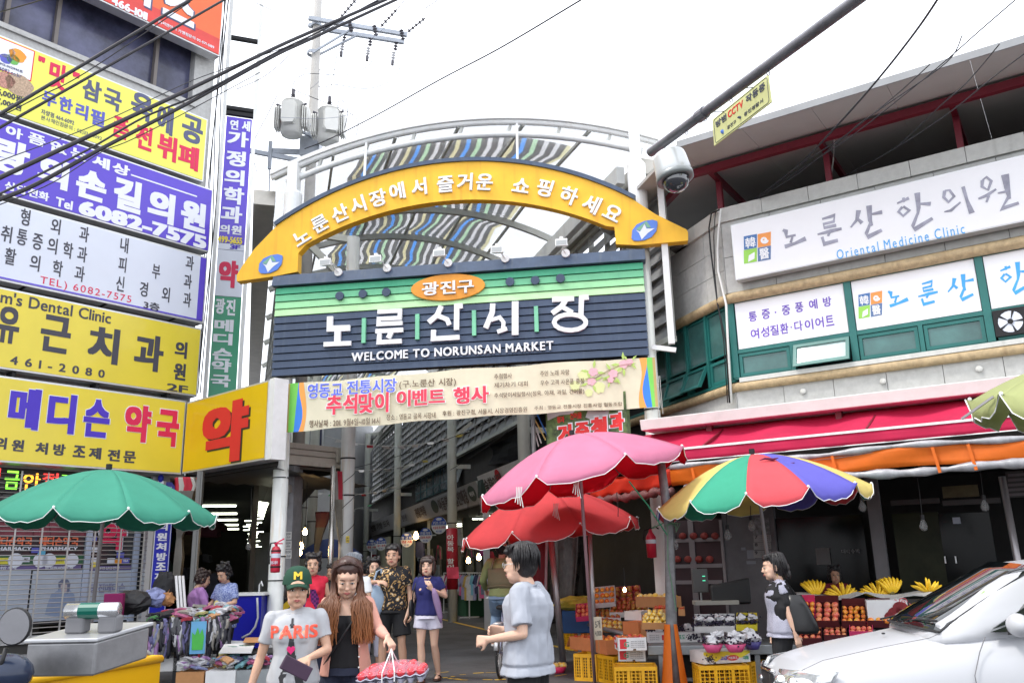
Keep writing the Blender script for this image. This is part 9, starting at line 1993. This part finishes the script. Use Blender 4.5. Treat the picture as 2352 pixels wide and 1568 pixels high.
def cap(o,m,label_m=None,back=False,txt_=None,mt=None):
 hm=o['hm'];g=MB();g.M=hm
 for j_ in range(1):g.lathe([(.0,.158),(.04,.152),(.072,.128),(.090,.085),(.096,.045),(.096,.038)],(0,.02,0),24)
 g.M=Matrix.Identity(4);c=loc(g,'cap',m,o['t']);g=MB();g.M=hm;s_=1 if back else-1
 g.slab([[V3((.078*sin(a)*(1-.05*r),.02+s_*(.088+.075*r/3)*cos(a)**.5 if cos(a)>0 else.02,.052-.012*r*(1-.5*cos(a))-.02*sin(a)**2))for a in[rdn(q)for q in range(-80,81,16)]]for r in range(4)],.004);g.M=Matrix.Identity(4);loc(g,'peak',m,c)
 if txt_:
  v,f=layout(txt_,.05);v=v.copy();v[:,0]-=(v[:,0].min()+v[:,0].max())/2;s2=.048/(v[:,1].max()-v[:,1].min());g=MB()
  for p in v:x_,z_=p[0]*s2*1.15,.075+p[1]*s2;yy=.02-sqrt(max(.0001,(.094-.35*(z_-.075))**2-x_*x_))-.003-.002*p[2];g.v.append(tuple(hm@V3((x_,yy,z_))))
  g.f=f;g.m=[0]*len(f);loc(g,'cap_letter',mt,c,False)
 return c
def printer(o,part_='top'):
 """puts flat print shapes on the front of a shirt by casting them onto it"""
 ob=o[part_];bv=BVHTree.FromPolygons([v.co.copy()for v in ob.data.vertices],[tuple(p.vertices)for p in ob.data.polygons])
 def hit(x_,z_):h=bv.ray_cast(V3((x_,-1,z_)),V3((0,1,0)));return(h[0].y if h[0]else None)
 def shape(polys,m,nm,lift=.003):
  g=MB()
  for poly in polys:
   n=len(g.v);ok=True;vs=[]
   for(x_,z_)in poly:
    y_=hit(x_,z_)
    if y_ is None:ok=False;break
    vs.append((x_,y_-lift,z_))
   if ok:g.v+=vs;g.f.append(tuple(range(n,n+len(vs))));g.m.append(0)
  return loc(g,nm,m,ob,False)
 def text(s,x0,z0,x1,z1,m,bold=.04,lift=.004):
  v,f=layout(s,bold,.1);v=v.copy();a0,a1,b0,b1=v[:,0].min(),v[:,0].max(),v[:,1].min(),v[:,1].max();g=MB()
  for p in v:
   X_=x0+(p[0]-a0)/(a1-a0)*(x1-x0);Z_=z0+(p[1]-b0)/(b1-b0)*(z1-z0);y_=hit(X_,Z_);g.v.append((X_,(y_ if y_ is not None else-.12)-lift-.001*(p[2]+.5),Z_))
  g.f=f;g.m=[0]*len(f);return loc(g,'print_lettering',m,ob,False)
 return shape,text
def fab(n,c,**kw):kw.setdefault('bump',.15);kw.setdefault('bscale',300);return mat(n,c,.85,var=.08,scale=5,**kw)
m_tg=fab('heather grey cotton',(.43,.44,.46));m_tb=fab('black cotton',(.012,.012,.014));m_dn=fab('dark denim',(.02,.025,.05));m_navt=fab('navy cotton',(.02,.022,.12));m_wht=fab('white lilac cotton',(.60,.58,.68));m_olv=fab('olive green cotton',(.27,.31,.13));m_jean=mat('light denim',(.20,.29,.42),.85,var=.35,scale=4,bump=.2,bscale=60);m_pch=fab('peach knit',(.64,.32,.25));m_lil=fab('lilac nylon',(.36,.18,.42));m_rv=fab('red vest',(.60,.02,.05));m_lb=fab('pale blue grey shirt',(.30,.34,.42))
def ramp_mat(n,kind,c1,c2,scale,c3=None,thr=.5):
 m=mat(n,c1,.8,var=0);t_=m.node_tree;N=t_.nodes;L=t_.links;tc=N.new('ShaderNodeTexCoord')
 if kind=='stripe':w_=N.new('ShaderNodeTexWave');w_.bands_direction='Z';w_.inputs['Scale'].default_value=scale;src=w_.outputs['Fac']
 elif kind=='noise':w_=N.new('ShaderNodeTexNoise');w_.inputs['Scale'].default_value=scale;w_.inputs['Detail'].default_value=4;w_.inputs['Distortion'].default_value=2.5;src=w_.outputs['Fac']
 else:w_=N.new('ShaderNodeTexChecker');w_.inputs['Scale'].default_value=scale;src=w_.outputs['Fac']
 L.new(tc.outputs['Object'],w_.inputs['Vector']);r=N.new('ShaderNodeValToRGB');r.color_ramp.interpolation='CONSTANT';L.new(src,r.inputs[0]);e=r.color_ramp.elements;e[0].color=(*c1,1);e[0].position=0;e[1].color=(*c2,1);e[1].position=thr
 if c3:q=e.new(thr+.10);q.color=(*c3,1)
 L.new(r.outputs[0],N['Principled BSDF'].inputs['Base Color']);return m
# --- woman in the PARIS shirt
p=wpos(684,1300,6.1)
o=pe_('woman in green cap and grey Paris T-shirt walking arm in arm at front left',p.x,6.1,rdn(8),1.49,dict(sL=(.175,0,1.36),sR=(-.175,0,1.36),eR=(-.255,.02,1.07),wR=(-.32,-.03,.83),eL=(.25,-.02,1.12),wL=(.13,-.22,1.08),dL=(-.6,-.5,-.3),uL=(.3,-.5,.8),kR=(-.10,-.06,.5),aL=(.1,.1,.1),hd=(.005,-.03,1.56)),sk1,dict(m=m_tg,hem=.66,ease=.022,sleeve=.62,wr=.011,flare=.012),dict(m=m_dn,len=.5),('capped',hb),(m_blk,'closed',m_blk),.007,1.03,(rdn(2),rdn(8),0),True,((.9,1),(1.2,-1)))
cap(o,fab('dark green cap',(.012,.055,.032)),txt_='M',mt=flat('cap yellow',(.75,.48,.03)));sh_,tx_=printer(o);kk=o['k']
tx_('PARIS',-.155,1.215*kk,.155,1.31*kk,flat('neon coral print',(.92,.12,.07),emis=None))
E_=[[(-.007,1.25),(.007,1.25),(.008,1.21),(-.008,1.21)],[(-.014,1.21),(.014,1.21),(.016,1.195),(-.016,1.195)],[(-.010,1.195),(.010,1.195),(.016,1.08),(-.016,1.08)],[(-.018,1.08),(.018,1.08),(.026,.985),(-.026,.985)],[(-.032,.985),(.032,.985),(.034,.972),(-.034,.972)],[(-.032,.972),(-.006,.972),(-.018,.87),(-.055,.87)],[(.006,.972),(.032,.972),(.055,.87),(.018,.87)],[(-.062,.87),(.062,.87),(.064,.857),(-.064,.857)],[(-.062,.857),(-.022,.857),(-.05,.77),(-.115,.76)],[(.022,.857),(.062,.857),(.10,.76),(.04,.77)]]
sh_([[(a-.01,(b+.11)*kk)for a,b in q]for q in E_],flat('tower print',(.03,.03,.035)),'tower_print',.005)
sh_([[(.028*(sin(a)**3)*1.0-.012,(1.135+.0022*(13*cos(a)-5*cos(2*a)-2*cos(3*a)-cos(4*a)))*kk)for a in[2*pi*i/24 for i in range(24)]]],flat('pink heart',(.75,.03,.18)),'heart_print',.008)
q=o['j']['wL'];pw=o['t'].matrix_basis@(q+V3((-.07,-.09,-.05)));c=MB();c.M=Matrix.Translation(pw)@Matrix.Rotation(.5,4,'Z')@Matrix.Rotation(.5,4,'Y');c.box(-.10,.10,-.012,.012,-.045,.045);tag(c.bu('purse',mat('dark purple purse',(.06,.03,.06),.35,var=.2),bevel=.006),'dark purple long purse held by the woman in the Paris T-shirt','purse')
q=o['j']['wR'];pw=o['t'].matrix_basis@(q+V3((-.03,-.0,-.10)));c=MB();c.tube([pw+V3((-.02,-.03,.0)),pw+V3((.02,.03,-.02)),pw+V3((.05,.08,-.25))],.018,8);tag(c.bu('trolley_handle',m_blk,smooth=True),'black trolley handle gripped by the woman in the Paris T-shirt','handle')
# --- young woman with long hair
p=wpos(800,1300,6.5)
hlong=mat('long auburn hair',(.05,.018,.010),.38,var=.4,scale=10,spec=.5);n_=hlong.node_tree;gr_=n_.nodes.new('ShaderNodeTexCoord');sp_=n_.nodes.new('ShaderNodeSeparateXYZ');rm_=n_.nodes.new('ShaderNodeMapRange');rm_.inputs[1].default_value=1.02;rm_.inputs[2].default_value=1.46;mx_=n_.nodes.new('ShaderNodeMix');mx_.data_type='RGBA';mx_.inputs[6].default_value=(.34,.13,.045,1);mx_.inputs[7].default_value=(.045,.017,.012,1);n_.links.new(gr_.outputs['Object'],sp_.inputs[0]);n_.links.new(sp_.outputs[2],rm_.inputs[0]);n_.links.new(rm_.outputs[0],mx_.inputs[0]);n_.links.new(mx_.outputs[2],n_.nodes['Principled BSDF'].inputs['Base Color'])
o=pe_('young woman with long auburn hair black top and peach cardigan looking down',p.x,6.5,rdn(4),1.575,dict(eL=(.25,-.10,1.17),wL=(.33,-.24,1.12),dL=(.5,-.4,-.75),uL=(.6,-.6,.4),eR=(-.20,-.03,1.10),wR=(-.22,-.16,1.10),dR=(-.8,-.5,-.1),uR=(0,-.6,.8),hd=(0,-.045,1.545),kL=(.08,-.05,.5),aR=(-.1,.1,.1)),sk3,dict(m=m_tb,hem=.88,ease=.006,tank=True,wr=.003,name='black_top'),dict(m=m_dn,len=.30,name='denim_shorts'),('long',hlong),(m_blk,'closed',m_blk),.007,1.0,(rdn(24),rdn(8),0),True,((.9,-1),(.9,1)))
j,k,t=o['j'],o['k'],o['t']
g=MB()
for S in 'LR':limb(g,[j['s'+S],lerp(j['s'+S],j['e'+S],.5),j['e'+S],lerp(j['e'+S],j['w'+S],.88)],[.062*k,.054*k,.046*k,.034*k],12)
def rr(z,rx,ry,a0,a1,n=16,th=.010):return[V3((rx*cos(a),ry*sin(a),z))for a in[a0+(a1-a0)*i/n for i in range(n+1)]]
pan=[[V3((rx*k*cos(a),ry*k*sin(a),z*k))for a in[rdn(-52)+rdn(284)*i/24 for i in range(25)]]for z,rx,ry in((.84,.20,.15),(.92,.19,.142),(1.05,.168,.128),(1.2,.172,.135),(1.3,.172,.13),(1.38,.15,.105),(1.42,.09,.08))]
g.slab(pan,-.016);rms(g,'cardigan',m_pch,.007,2,t,.006,9,(1.5,1.5,.4))
g=MB();
for i in range(6):g.ball(V3((.112*k+.004*i*0,-.128*k,(.9+.075*i)*k)),.0065,8,k=5)
loc(g,'cardigan_buttons',m_rw,t)
g=MB();rr_=random.Random(3);hd_=o['hm']
for i in range(860):
 sgn=-1 if i%2 else 1;a=rr_.uniform(.1,1.0)
 back=rr_.random()<.35;st0=hd_@V3((sgn*rr_.uniform(.0,.02),rr_.uniform(-.055,.07),.128));out_=rr_.uniform(.0,.02)
 yb_=rr_.uniform(.02,.09)if back else rr_.uniform(-.02,.035)
 s1_=hd_@V3((sgn*(.070+out_),yb_,.085));s2_=hd_@V3((sgn*(.080+out_),yb_+.005,.0));xw=sgn*rr_.uniform(.045,.175);yy=rr_.uniform(.05,.11)if back else rr_.uniform(-.15,-.09)
 z3,z4=1.36*k,rr_.uniform(1.06,1.24)*k;ph_=rr_.uniform(0,6)
 P_=[st0,s1_,s2_,V3((sgn*rr_.uniform(.075,.115),yy*.55,1.44*k)),V3((xw+.014*sin(ph_),yy,z3)),V3((xw+.016*sin(ph_+1.8)+sgn*.012,yy-.012,lerp((0,0,z3),(0,0,z4),.5).z)),V3((xw*.95+.018*sin(ph_+3.4)+sgn*.02,yy-.006,z4))]
 Q_=[]
 for a_ in range(len(P_)-1):
  q0,q1,q2,q3=P_[max(a_-1,0)],P_[a_],P_[a_+1],P_[min(a_+2,len(P_)-1)]
  for u_ in(0,.5):Q_.append(.5*((2*q1)+(q2-q0)*u_+(2*q0-5*q1+4*q2-q3)*u_*u_+(3*q1-q0-3*q2+q3)*u_**3))
 Q_.append(P_[-1]);g.tube(Q_,[.0022+.0024*sin(pi*i_/len(Q_))for i_ in range(len(Q_))],4,cap=False)
lh=loc(g,'long_hair',hlong,t);lh['kind']='stuff'
g=MB();g.tube([V3((.13,-.07,1.40))*k,V3((.05,-.155,1.22))*k,V3((-.10,-.14,1.0))*k,V3((-.17,-.05,.9))*k],.007,6);loc(g,'bag_strap',m_blk,t)
for S in 'LR':g=MB();q=lerp(j['h'+S],j['k'+S],.31);g.tube([q+V3((.098*k*cos(a),.094*k*sin(a),.0))for a in[2*pi*i/16 for i in range(17)]],.012,6);loc(g,'rolled_hem',mat('frayed denim',(.16,.20,.30),.9,var=.3,scale=30),t)
hw=t.matrix_basis@(j['wL']+V3((.035,-.07,-.085)))
m_trg=mat('grey pulp tray',(.42,.42,.52),.6,var=.1);c=MB();ctr=hw+V3((.02,-.04,-.15));n1,n2=7,5
def EG(u_,v_,z):return ctr+V3((.235*(u_-.5)*2*.98,.14*(v_-.5)*2,z+.035*(u_-.5)))
c.slab([[EG(u_/14,v_/10,-.012*((u_%2)+(v_%2)))for u_ in range(15)]for v_ in range(11)],.006)
for i in range(n1):
 for q_ in range(n2):b_=EG((i+.5)/n1,(q_+.5)/n2,-.02);c.lathe([(.026,0),(.012,-.03),(0,-.03)],b_,6)
tr_=thing('egg_tray','grey pulp tray of red fruit wrapped in film carried by the young woman','tray',ctr);c.bu('pulp_tray',m_trg,tr_)
me=fmesh('plum2',mat('wrapped red fruit',(.70,.045,.06),.2,var=.2,coat=.6),.03)
for i in range(n1):
 for q_ in range(n2):put(me,'red_fruit',EG((i+.5)/n1,(q_+.5)/n2,.018),tr_)
me2=fmesh('plum3',MATS['wrapped red fruit'],.028)
for i in range(n1-2):
 for q_ in range(n2-2):put(me2,'red_fruit',EG((i+1.5)/n1,(q_+1.5)/n2,.055),tr_)
c=MB();c.slab([[EG(u_/8,v_/6,.02+.07*(sin(pi*u_/8)*sin(pi*v_/6))**.5+.006*sin(u_*3+v_*2))for u_ in range(9)]for v_ in range(7)],.001);c.bu('cling_film',mat('pink film',(.85,.45,.55),.06,alpha=.16,var=0),tr_)
c=MB()
for sx_ in(-.06,.03):c.tube([hw+V3((0,0,.01)),EG(.5+sx_*2,.0,.03),EG(.5+sx_*2,0,-.03)],.0045,5);c.tube([hw+V3((0,0,.01)),EG(.5+sx_*2,1,.03)],.0045,5)
c.bu('white_string',m_rw,tr_)
# --- man in the patterned shirt
p=wpos(903,1300,12.6)
m_pat=ramp_mat('black shirt with gold and cream print','noise',(.012,.012,.015),(.42,.25,.09),9,(.62,.56,.44),.55)
o=pe_('tall man in black gold floral shirt black shorts and white slides',p.x,12.6,rdn(-4),1.82,dict(eR=(-.36,-.05,1.22),wR=(-.16,-.20,1.24),dR=(.9,-.3,-.1),uR=(0,-.5,.8),wL=(.25,-.06,.86),kL=(.13,-.04,.49),kR=(-.13,0,.49),aL=(.15,.02,.085),aR=(-.14,.02,.085),hd=(0,-.02,1.56)),sk1,dict(m=m_pat,hem=.86,ease=.03,sleeve=.7,cm=m_tb),dict(m=m_tb,len=.82,ease=.03),('short',hb),(mat('white slide',(.7,.68,.66),.5),'slide',MATS['white slide']),.010,1.05,(0,0,0),False)
hx=o['t'].matrix_basis@(o['j']['sR']+V3((-.05,-.09,-.30)));c=MB();c.ball(hx+V3((0,-.02,-.10)),(.14,.07,.22),14,k=10)
for v in range(len(c.v)):c.v[v]=tuple(V3(c.v[v])+V3((rnd.gauss(0,.006),rnd.gauss(0,.006),0)))
bg=c.bu('plastic_bag',mat('pale blue plastic bag',(.42,.55,.70),.3,transl=.3,var=.1,scale=6),smooth=True);tag(bg,'pale blue plastic bag hanging from the shoulder of the tall man','bag');c=MB();c.tube([hx+V3((-.05,-.03,.05)),hx+V3((.02,-.02,.30)),hx+V3((.08,.02,.34)),hx+V3((.07,.0,.05))],.014,6);c.bu('handle',MATS['pale blue plastic bag'],bg)
# --- woman in navy
p=wpos(983,1300,12.5)
o=pe_('woman in navy V-neck T-shirt and white shorts beside the tall man',p.x,12.5,rdn(-6),1.655,dict(eL=(.25,.02,1.14),wL=(.10,-.19,1.24),dL=(-.4,-.3,.8),uL=(0,-1,0),wR=(-.30,-.04,.88),kR=(-.09,-.05,.5),aL=(.12,.14,.10),aR=(-.07,-.06,.085)),sk3,dict(m=m_navt,hem=.88,ease=.02,sleeve=.55,collar=False),dict(m=m_wht,len=.46,ease=.024),('bob',hbr),(mat('brown sandal',(.07,.03,.02),.5),'thong',MATS['brown sandal']),.010,1.08,(rdn(-4),0,0),True)
sh_,tx_=printer(o);kk=o['k'];sh_([[(-.055,1.43*kk),(.055,1.43*kk),(.03,1.36*kk),(.0,1.30*kk),(-.03,1.36*kk)]],sk3,'neck_opening',.004)
g=MB();g.tube([V3((-.14,-.02,1.42))*kk,V3((-.20,-.08,1.2))*kk,V3((-.22,-.06,1.02))*kk],.01,6);g.ball(V3((-.235,-.02,.98))*kk,(.035,.09,.13),12,k=8);bw=o['t'].matrix_basis;g.v=[tuple(bw@V3(v))for v in g.v];tag(g.bu('shoulder_bag',m_blk,smooth=True),'small black shoulder bag of the woman in navy','bag')
g=MB();q=bw@(o['j']['wL']+V3((.03,-.05,-.08)));g.loft([[q+V3((r_*cos(a)+dx,r_*.5*sin(a),z))for a in[2*pi*i/8 for i in range(8)]]for r_,dx,z in((.02,0,.1),(.045,.02,.02),(.05,.05,-.1),(.035,.09,-.28),(.01,.1,-.36))]);tag(g.bu('lilac_cloth',mat('lilac gauze',(.36,.24,.42),.7,transl=.3),smooth=True),'lilac gauze cloth dangling from the raised hand of the woman in navy','cloth')
# --- man in grey T-shirt, profile
p=wpos(1208,1300,6.2)
o=pe_('man in light grey T-shirt with glasses seen in profile in the foreground centre',p.x,6.2,rdn(-112),1.635,dict(eL=(.24,.06,1.10),wL=(.20,-.22,1.06),eR=(-.22,-.02,1.1),wR=(-.15,-.25,1.10),hd=(0,-.045,1.56),nk=(0,.01,1.43)),sk3,dict(m=fab('pale heather T-shirt',(.37,.39,.44)),hem=.82,ease=.035,sleeve=.8,wr=.014,flare=.012),dict(m=m_tb,len=1.9,ease=.02,name='trousers'),('short',hb),(m_blk,'closed',m_blk),.007,1.2,(rdn(3),rdn(-4),0),False,((.8,1),(.9,-1)))
g=MB();g.M=o['hm']
for sx_ in(-1,1):g.tube([(sx_*.034+.021*cos(a),-.104+.012*abs(sx_*.034+.021*cos(a))/.055,.003+.017*sin(a))for a in[2*pi*i/16 for i in range(17)]],.0018,5);g.tube([(sx_*.056,-.095,.006),(sx_*.078,.01,.008)],.0018,5)
g.tube([(-.013,-.104,.004),(.013,-.104,.004)],.0018,5);g.M=Matrix.Identity(4);loc(g,'glasses',m_alu,o['t'])
# --- striped woman on the right
p=wpos(1782,1300,8.9)
o=pe_('woman in black top with striped sides and black bag walking left at the fruit stall',p.x,8.9,rdn(-96),1.545,dict(eL=(.20,.04,1.10),wL=(.21,.10,.86),hd=(0,-.03,1.56),kL=(.09,-.08,.5),aR=(-.1,.16,.1)),sk3,dict(m=ramp_mat('navy white stripes','stripe',(.62,.62,.72),(.03,.03,.07),36),hem=.84,ease=.03,sleeve=.3,wr=.008,flare=.03),dict(m=m_tb,len=1.12,ease=.012,name='cropped_trousers'),('tied',hb),(m_blk,'closed',m_blk),.008,1.1,(rdn(5),rdn(-5),0),True)
j,k=o['j'],o['k'];g=MB()
ph_,ch_=(j['hL']+j['hR'])/2,(j['sL']+j['sR'])/2
for S in 'LR':limb(g,[j['s'+S],lerp(j['s'+S],j['e'+S],.62)],[.066*k,.060*k],12)
limb(g,[j['sL'],j['sR']],[.066*k,.066*k],12);g.ball(lerp(ph_,ch_,.78),(.228*k,.16*k,.17*k),14);g.ball(lerp(ph_,ch_,.52)+V3((0,-.01,0)),(.245*k,.10*k,.25*k),14);rms(g,'black_yoke',m_tb,.009,2,o['t'],.004,9)
g=MB();q=j['hd']+V3((.082,.02,-.075))*k;g.ball(q,.008,8,k=5);g.ball(q-V3((0,0,.02)),.006,8,k=5);loc(g,'earring',flat('gold',(.6,.42,.12),.25,metal=.8),o['t'])
g=MB();bw=o['t'].matrix_basis;q=V3((.20,.15,1.10))*k;g.loft([[q+V3((.04*cos(a)*s_,.13*sin(a)*s_+dy,z))for a in[2*pi*i/12 for i in range(12)]]for s_,dy,z in((.5,-.02,.16),(.8,0,.05),(1.05,.03,-.10),(1.1,.04,-.17),(.9,.04,-.2))]);g.tube([q+V3((0,-.02,.15)),V3((.17,.05,1.42))*k,q+V3((0,.05,.08))],.009,6);g.v=[tuple(bw@V3(v))for v in g.v];tag(g.bu('shoulder_bag',mat('black leather',(.012,.012,.013),.3),smooth=True),'soft black leather shoulder bag behind the striped woman','bag')
# --- cyclist from behind
p=wpos(1152,1300,13.1)
o=pe_('cyclist seen from behind in olive top light jeans and pale cap',p.x,13.1,rdn(172),1.74,dict(hL=(.09,.02,.95),hR=(-.09,.02,.95),hd=(0,-.09,1.60),nk=(0,-.04,1.46),sL=(.18,-.04,1.40),sR=(-.18,-.04,1.40),eL=(.30,-.12,1.16),wL=(.30,-.36,1.02),eR=(-.30,-.12,1.16),wR=(-.30,-.36,1.02),kL=(.13,-.26,.66),aL=(.15,-.12,.34),kR=(-.13,-.14,.56),aR=(-.14,-.02,.16)),sk1,dict(m=m_olv,hem=.93,ease=.022,sleeve=1.85),dict(m=m_jean,len=1.72,ease=.02,name='jeans'),('short',hb),(m_rw,'closed',mat('grey trainer',(.3,.3,.32),.6,var=.4,scale=30)),.010,1.05,z0=.12)
cap(o,fab('pale green cap',(.42,.46,.36)),back=True)
j,k=o['j'],o['k'];g=MB();g.slab([[V3((.205*k*cos(a),.15*k*sin(a)-.01,z*k))for a in[rdn(10)+rdn(160)*i/14 for i in range(15)]]for z in(1.04,1.15,1.25,1.32)],-.008);loc(g,'apron',fab('drab apron',(.20,.17,.10)),o['t']);g=MB()
for sx_ in(-1,1):g.tube([V3((sx_*.13,.13,1.31))*k,V3((sx_*.10,.10,1.42))*k,V3((sx_*.09,.0,1.47))*k],.018,5)
g.tube([V3((.2,.08,1.06))*k,V3((0,.165,1.08))*k,V3((-.2,.08,1.06))*k],.012,5);loc(g,'apron_straps',MATS['drab apron'],o['t'])
by=thing('bicycle','old silver bicycle ridden by the cyclist towards the arcade','bicycle',(p.x+.02,13.1,0),None,rdn(172));m_tyre=flat('tyre',(.03,.03,.03),.8)
for yy,nm in((.42,'rear'),(-.62,'front')):
 g=MB();g.tube([V3((0,yy+.33*cos(a),.335+.33*sin(a)))for a in[2*pi*i/32 for i in range(33)]],.018,8,cap=False);w_=loc(g,'wheel',m_tyre,by);g=MB();g.tube([V3((0,yy+.305*cos(a),.335+.305*sin(a)))for a in[2*pi*i/32 for i in range(33)]],.010,6,cap=False);loc(g,'rim',m_alu,w_)
 g=MB();
 for i in range(16):a=2*pi*i/16;g.tube([V3((.012*(-1)**i,yy,.335)),V3((0,yy+.30*cos(a),.335+.30*sin(a)))],.0022,4)
 loc(g,'spokes',m_alu,w_);g=MB();g.slab([[V3((dx,yy+.36*cos(a),.335+.36*sin(a)))for dx in(-.028,0,.028)]for a in[rdn(q_)for q_ in range(10,171,16)]],.003);loc(g,'mudguard',m_alu,by)
g=MB()
for a,b_ in(((0,.42,.335),(0,.08,.30)),((0,.08,.30),(0,.16,.86)),((0,.42,.335),(0,.14,.72)),((0,.08,.30),(0,-.42,.78)),((0,.15,.78),(0,-.40,.86)),((0,-.38,.95),(0,-.62,.335)),((0,-.37,.92),(0,-.36,1.05))):g.tube([a,b_],.016,8)
loc(g,'frame',mat('silver blue frame',(.30,.32,.45),.3,metal=.5),by);g=MB();g.tube([(-.31,-.28,1.04),(-.2,-.36,1.07),(0,-.36,1.05),(.2,-.36,1.07),(.31,-.28,1.04)],.013,8);loc(g,'handlebar',m_alu,by);g=MB();g.ball((0,.17,.93),(.09,.14,.04),12,k=6);loc(g,'saddle',m_blk,by);g=MB();g.box(-.06,.06,.28,.62,.72,.74);g.bar((0,.6,.72),(0,.44,.36),.014);loc(g,'carrier',m_alu,by);g=MB()
for sx_,dz in((-1,-.15),(1,.15)):g.bar((sx_*.07,.08,.30),(sx_*.08,.08,.30+dz),.014);g.box(min(sx_*.08,sx_*.18),max(sx_*.08,sx_*.18),.04,.12,.29+dz,.315+dz)
loc(g,'pedals',m_blk,by)
# --- background people
def bgp(label,u,v_top,Y,rot,H,**kw):
 p=aty(u,v_top,Y);k_=min(1.12,max(.9,p.z/H));return pe_(label,p.x,Y,rot,H if kw.pop('fix',False)else p.z,vox=.012,**kw)
chk=ramp_mat('violet check apron','check',(.20,.02,.16),(.05,.01,.08),34);blp=ramp_mat('blue patterned blouse','noise',(.10,.14,.36),(.36,.42,.62),34,None,.5)
o=bgp('older woman in red vest and violet checked apron behind the cap wearer',720,1274,12.3,rdn(10),1.6,sk=sk1,top=dict(m=m_rv,hem=.9,ease=.022,sleeve=.15),bottom=dict(m=m_dn,len=1.9,name='trousers'),hair=('perm',hb),female=True,shoes=(m_blk,'closed',m_blk))
sh_,tx_=printer(o);kk=o['k'];sh_([[(-.11,.88*kk),(.09,.88*kk),(.10,1.12*kk),(.05,1.24*kk),(-.07,1.24*kk),(-.11,1.12*kk)]],chk,'apron',.012)
bgp('person in grey knitted cap and white shirt behind the long haired woman',812,1272,11.2,rdn(175),1.65,sk=sk1,top=dict(m=m_rw,hem=.85,ease=.02,sleeve=.6),bottom=dict(m=m_dn,len=1.9,name='trousers'),hair=('short',mat('grey knit cap',(.22,.24,.27),.8,bump=.2,bscale=200)),shoes=(m_blk,'closed',m_blk))
bgp('person in pale pink top with dark curly hair behind the tall man',858,1283,13.6,rdn(20),1.6,sk=sk3,top=dict(m=fab('pale pink top',(.62,.40,.48)),hem=.72,ease=.03,sleeve=.6),bottom=dict(m=m_wht,len=1.6,name='trousers'),hair=('perm',hb),female=True,shoes=(m_blk,'closed',m_blk))
bgp('person in dark blue shirt seen from behind deeper in the market',838,1288,16.5,rdn(180),1.65,sk=sk2,top=dict(m=fab('dark blue shirt',(.02,.035,.10)),hem=.85,ease=.02),bottom=dict(m=m_tb,len=1.9,name='trousers'),hair=('short',hb),shoes=(m_blk,'closed',m_blk))
bgp('dim figure in dark clothes standing left of the long haired woman',765,1296,15.0,rdn(-20),1.6,sk=sk2,top=dict(m=m_tb,hem=.85,ease=.02),bottom=dict(m=m_tb,len=1.9,name='trousers'),hair=('short',hb),shoes=(m_blk,'closed',m_blk))
bgp('shop keeper in maroon shirt in shadow behind the bananas',1915,1303,12.9,rdn(-10),1.5,sk=sk2,top=dict(m=fab('maroon shirt',(.14,.01,.02)),hem=.85,ease=.02),bottom=dict(m=m_tb,len=1.9,name='trousers'),hair=('perm',hb),shoes=(m_blk,'closed',m_blk))
p=aty(457,1314,13.9)
pe_('curly haired stall vendor in lilac jacket seen from behind',p.x,13.9,rdn(120),p.z,dict(eL=(.22,-.10,1.12),wL=(.12,-.30,1.10),eR=(-.22,-.10,1.12),wR=(-.10,-.32,1.12),hd=(0,-.08,1.57),sL=(.17,-.02,1.37),sR=(-.17,-.02,1.37)),sk1,dict(m=m_lil,hem=.80,ease=.035,sleeve=1.8,wr=.014),dict(m=m_tb,len=1.9,name='trousers'),('perm',hbr),(m_blk,'closed',m_blk),.011,1.15,(rdn(15),0,0),True)
p=aty(522,1300,13.9)
pe_('stall vendor in blue patterned blouse handing over a small packet',p.x,13.9,rdn(-25),p.z,dict(eL=(.24,-.03,1.12),wL=(.05,-.24,1.06),eR=(-.23,-.05,1.12),wR=(-.10,-.25,1.10),hd=(0,-.07,1.57)),sk1,dict(m=blp,hem=.72,ease=.03,sleeve=.8),dict(m=m_tb,len=1.9,name='trousers'),('perm',hb),(m_blk,'closed',m_blk),.011,1.12,(rdn(28),0,0),True)
q=aty(497,1390,13.6);c=MB();c.ball(q,(.05,.03,.08),8,k=6);tag(c.bu('small_packet',mat('cream packet',(.6,.52,.2),.5,var=.5,scale=30)),'cream and yellow packet between the two stall vendors','packet')
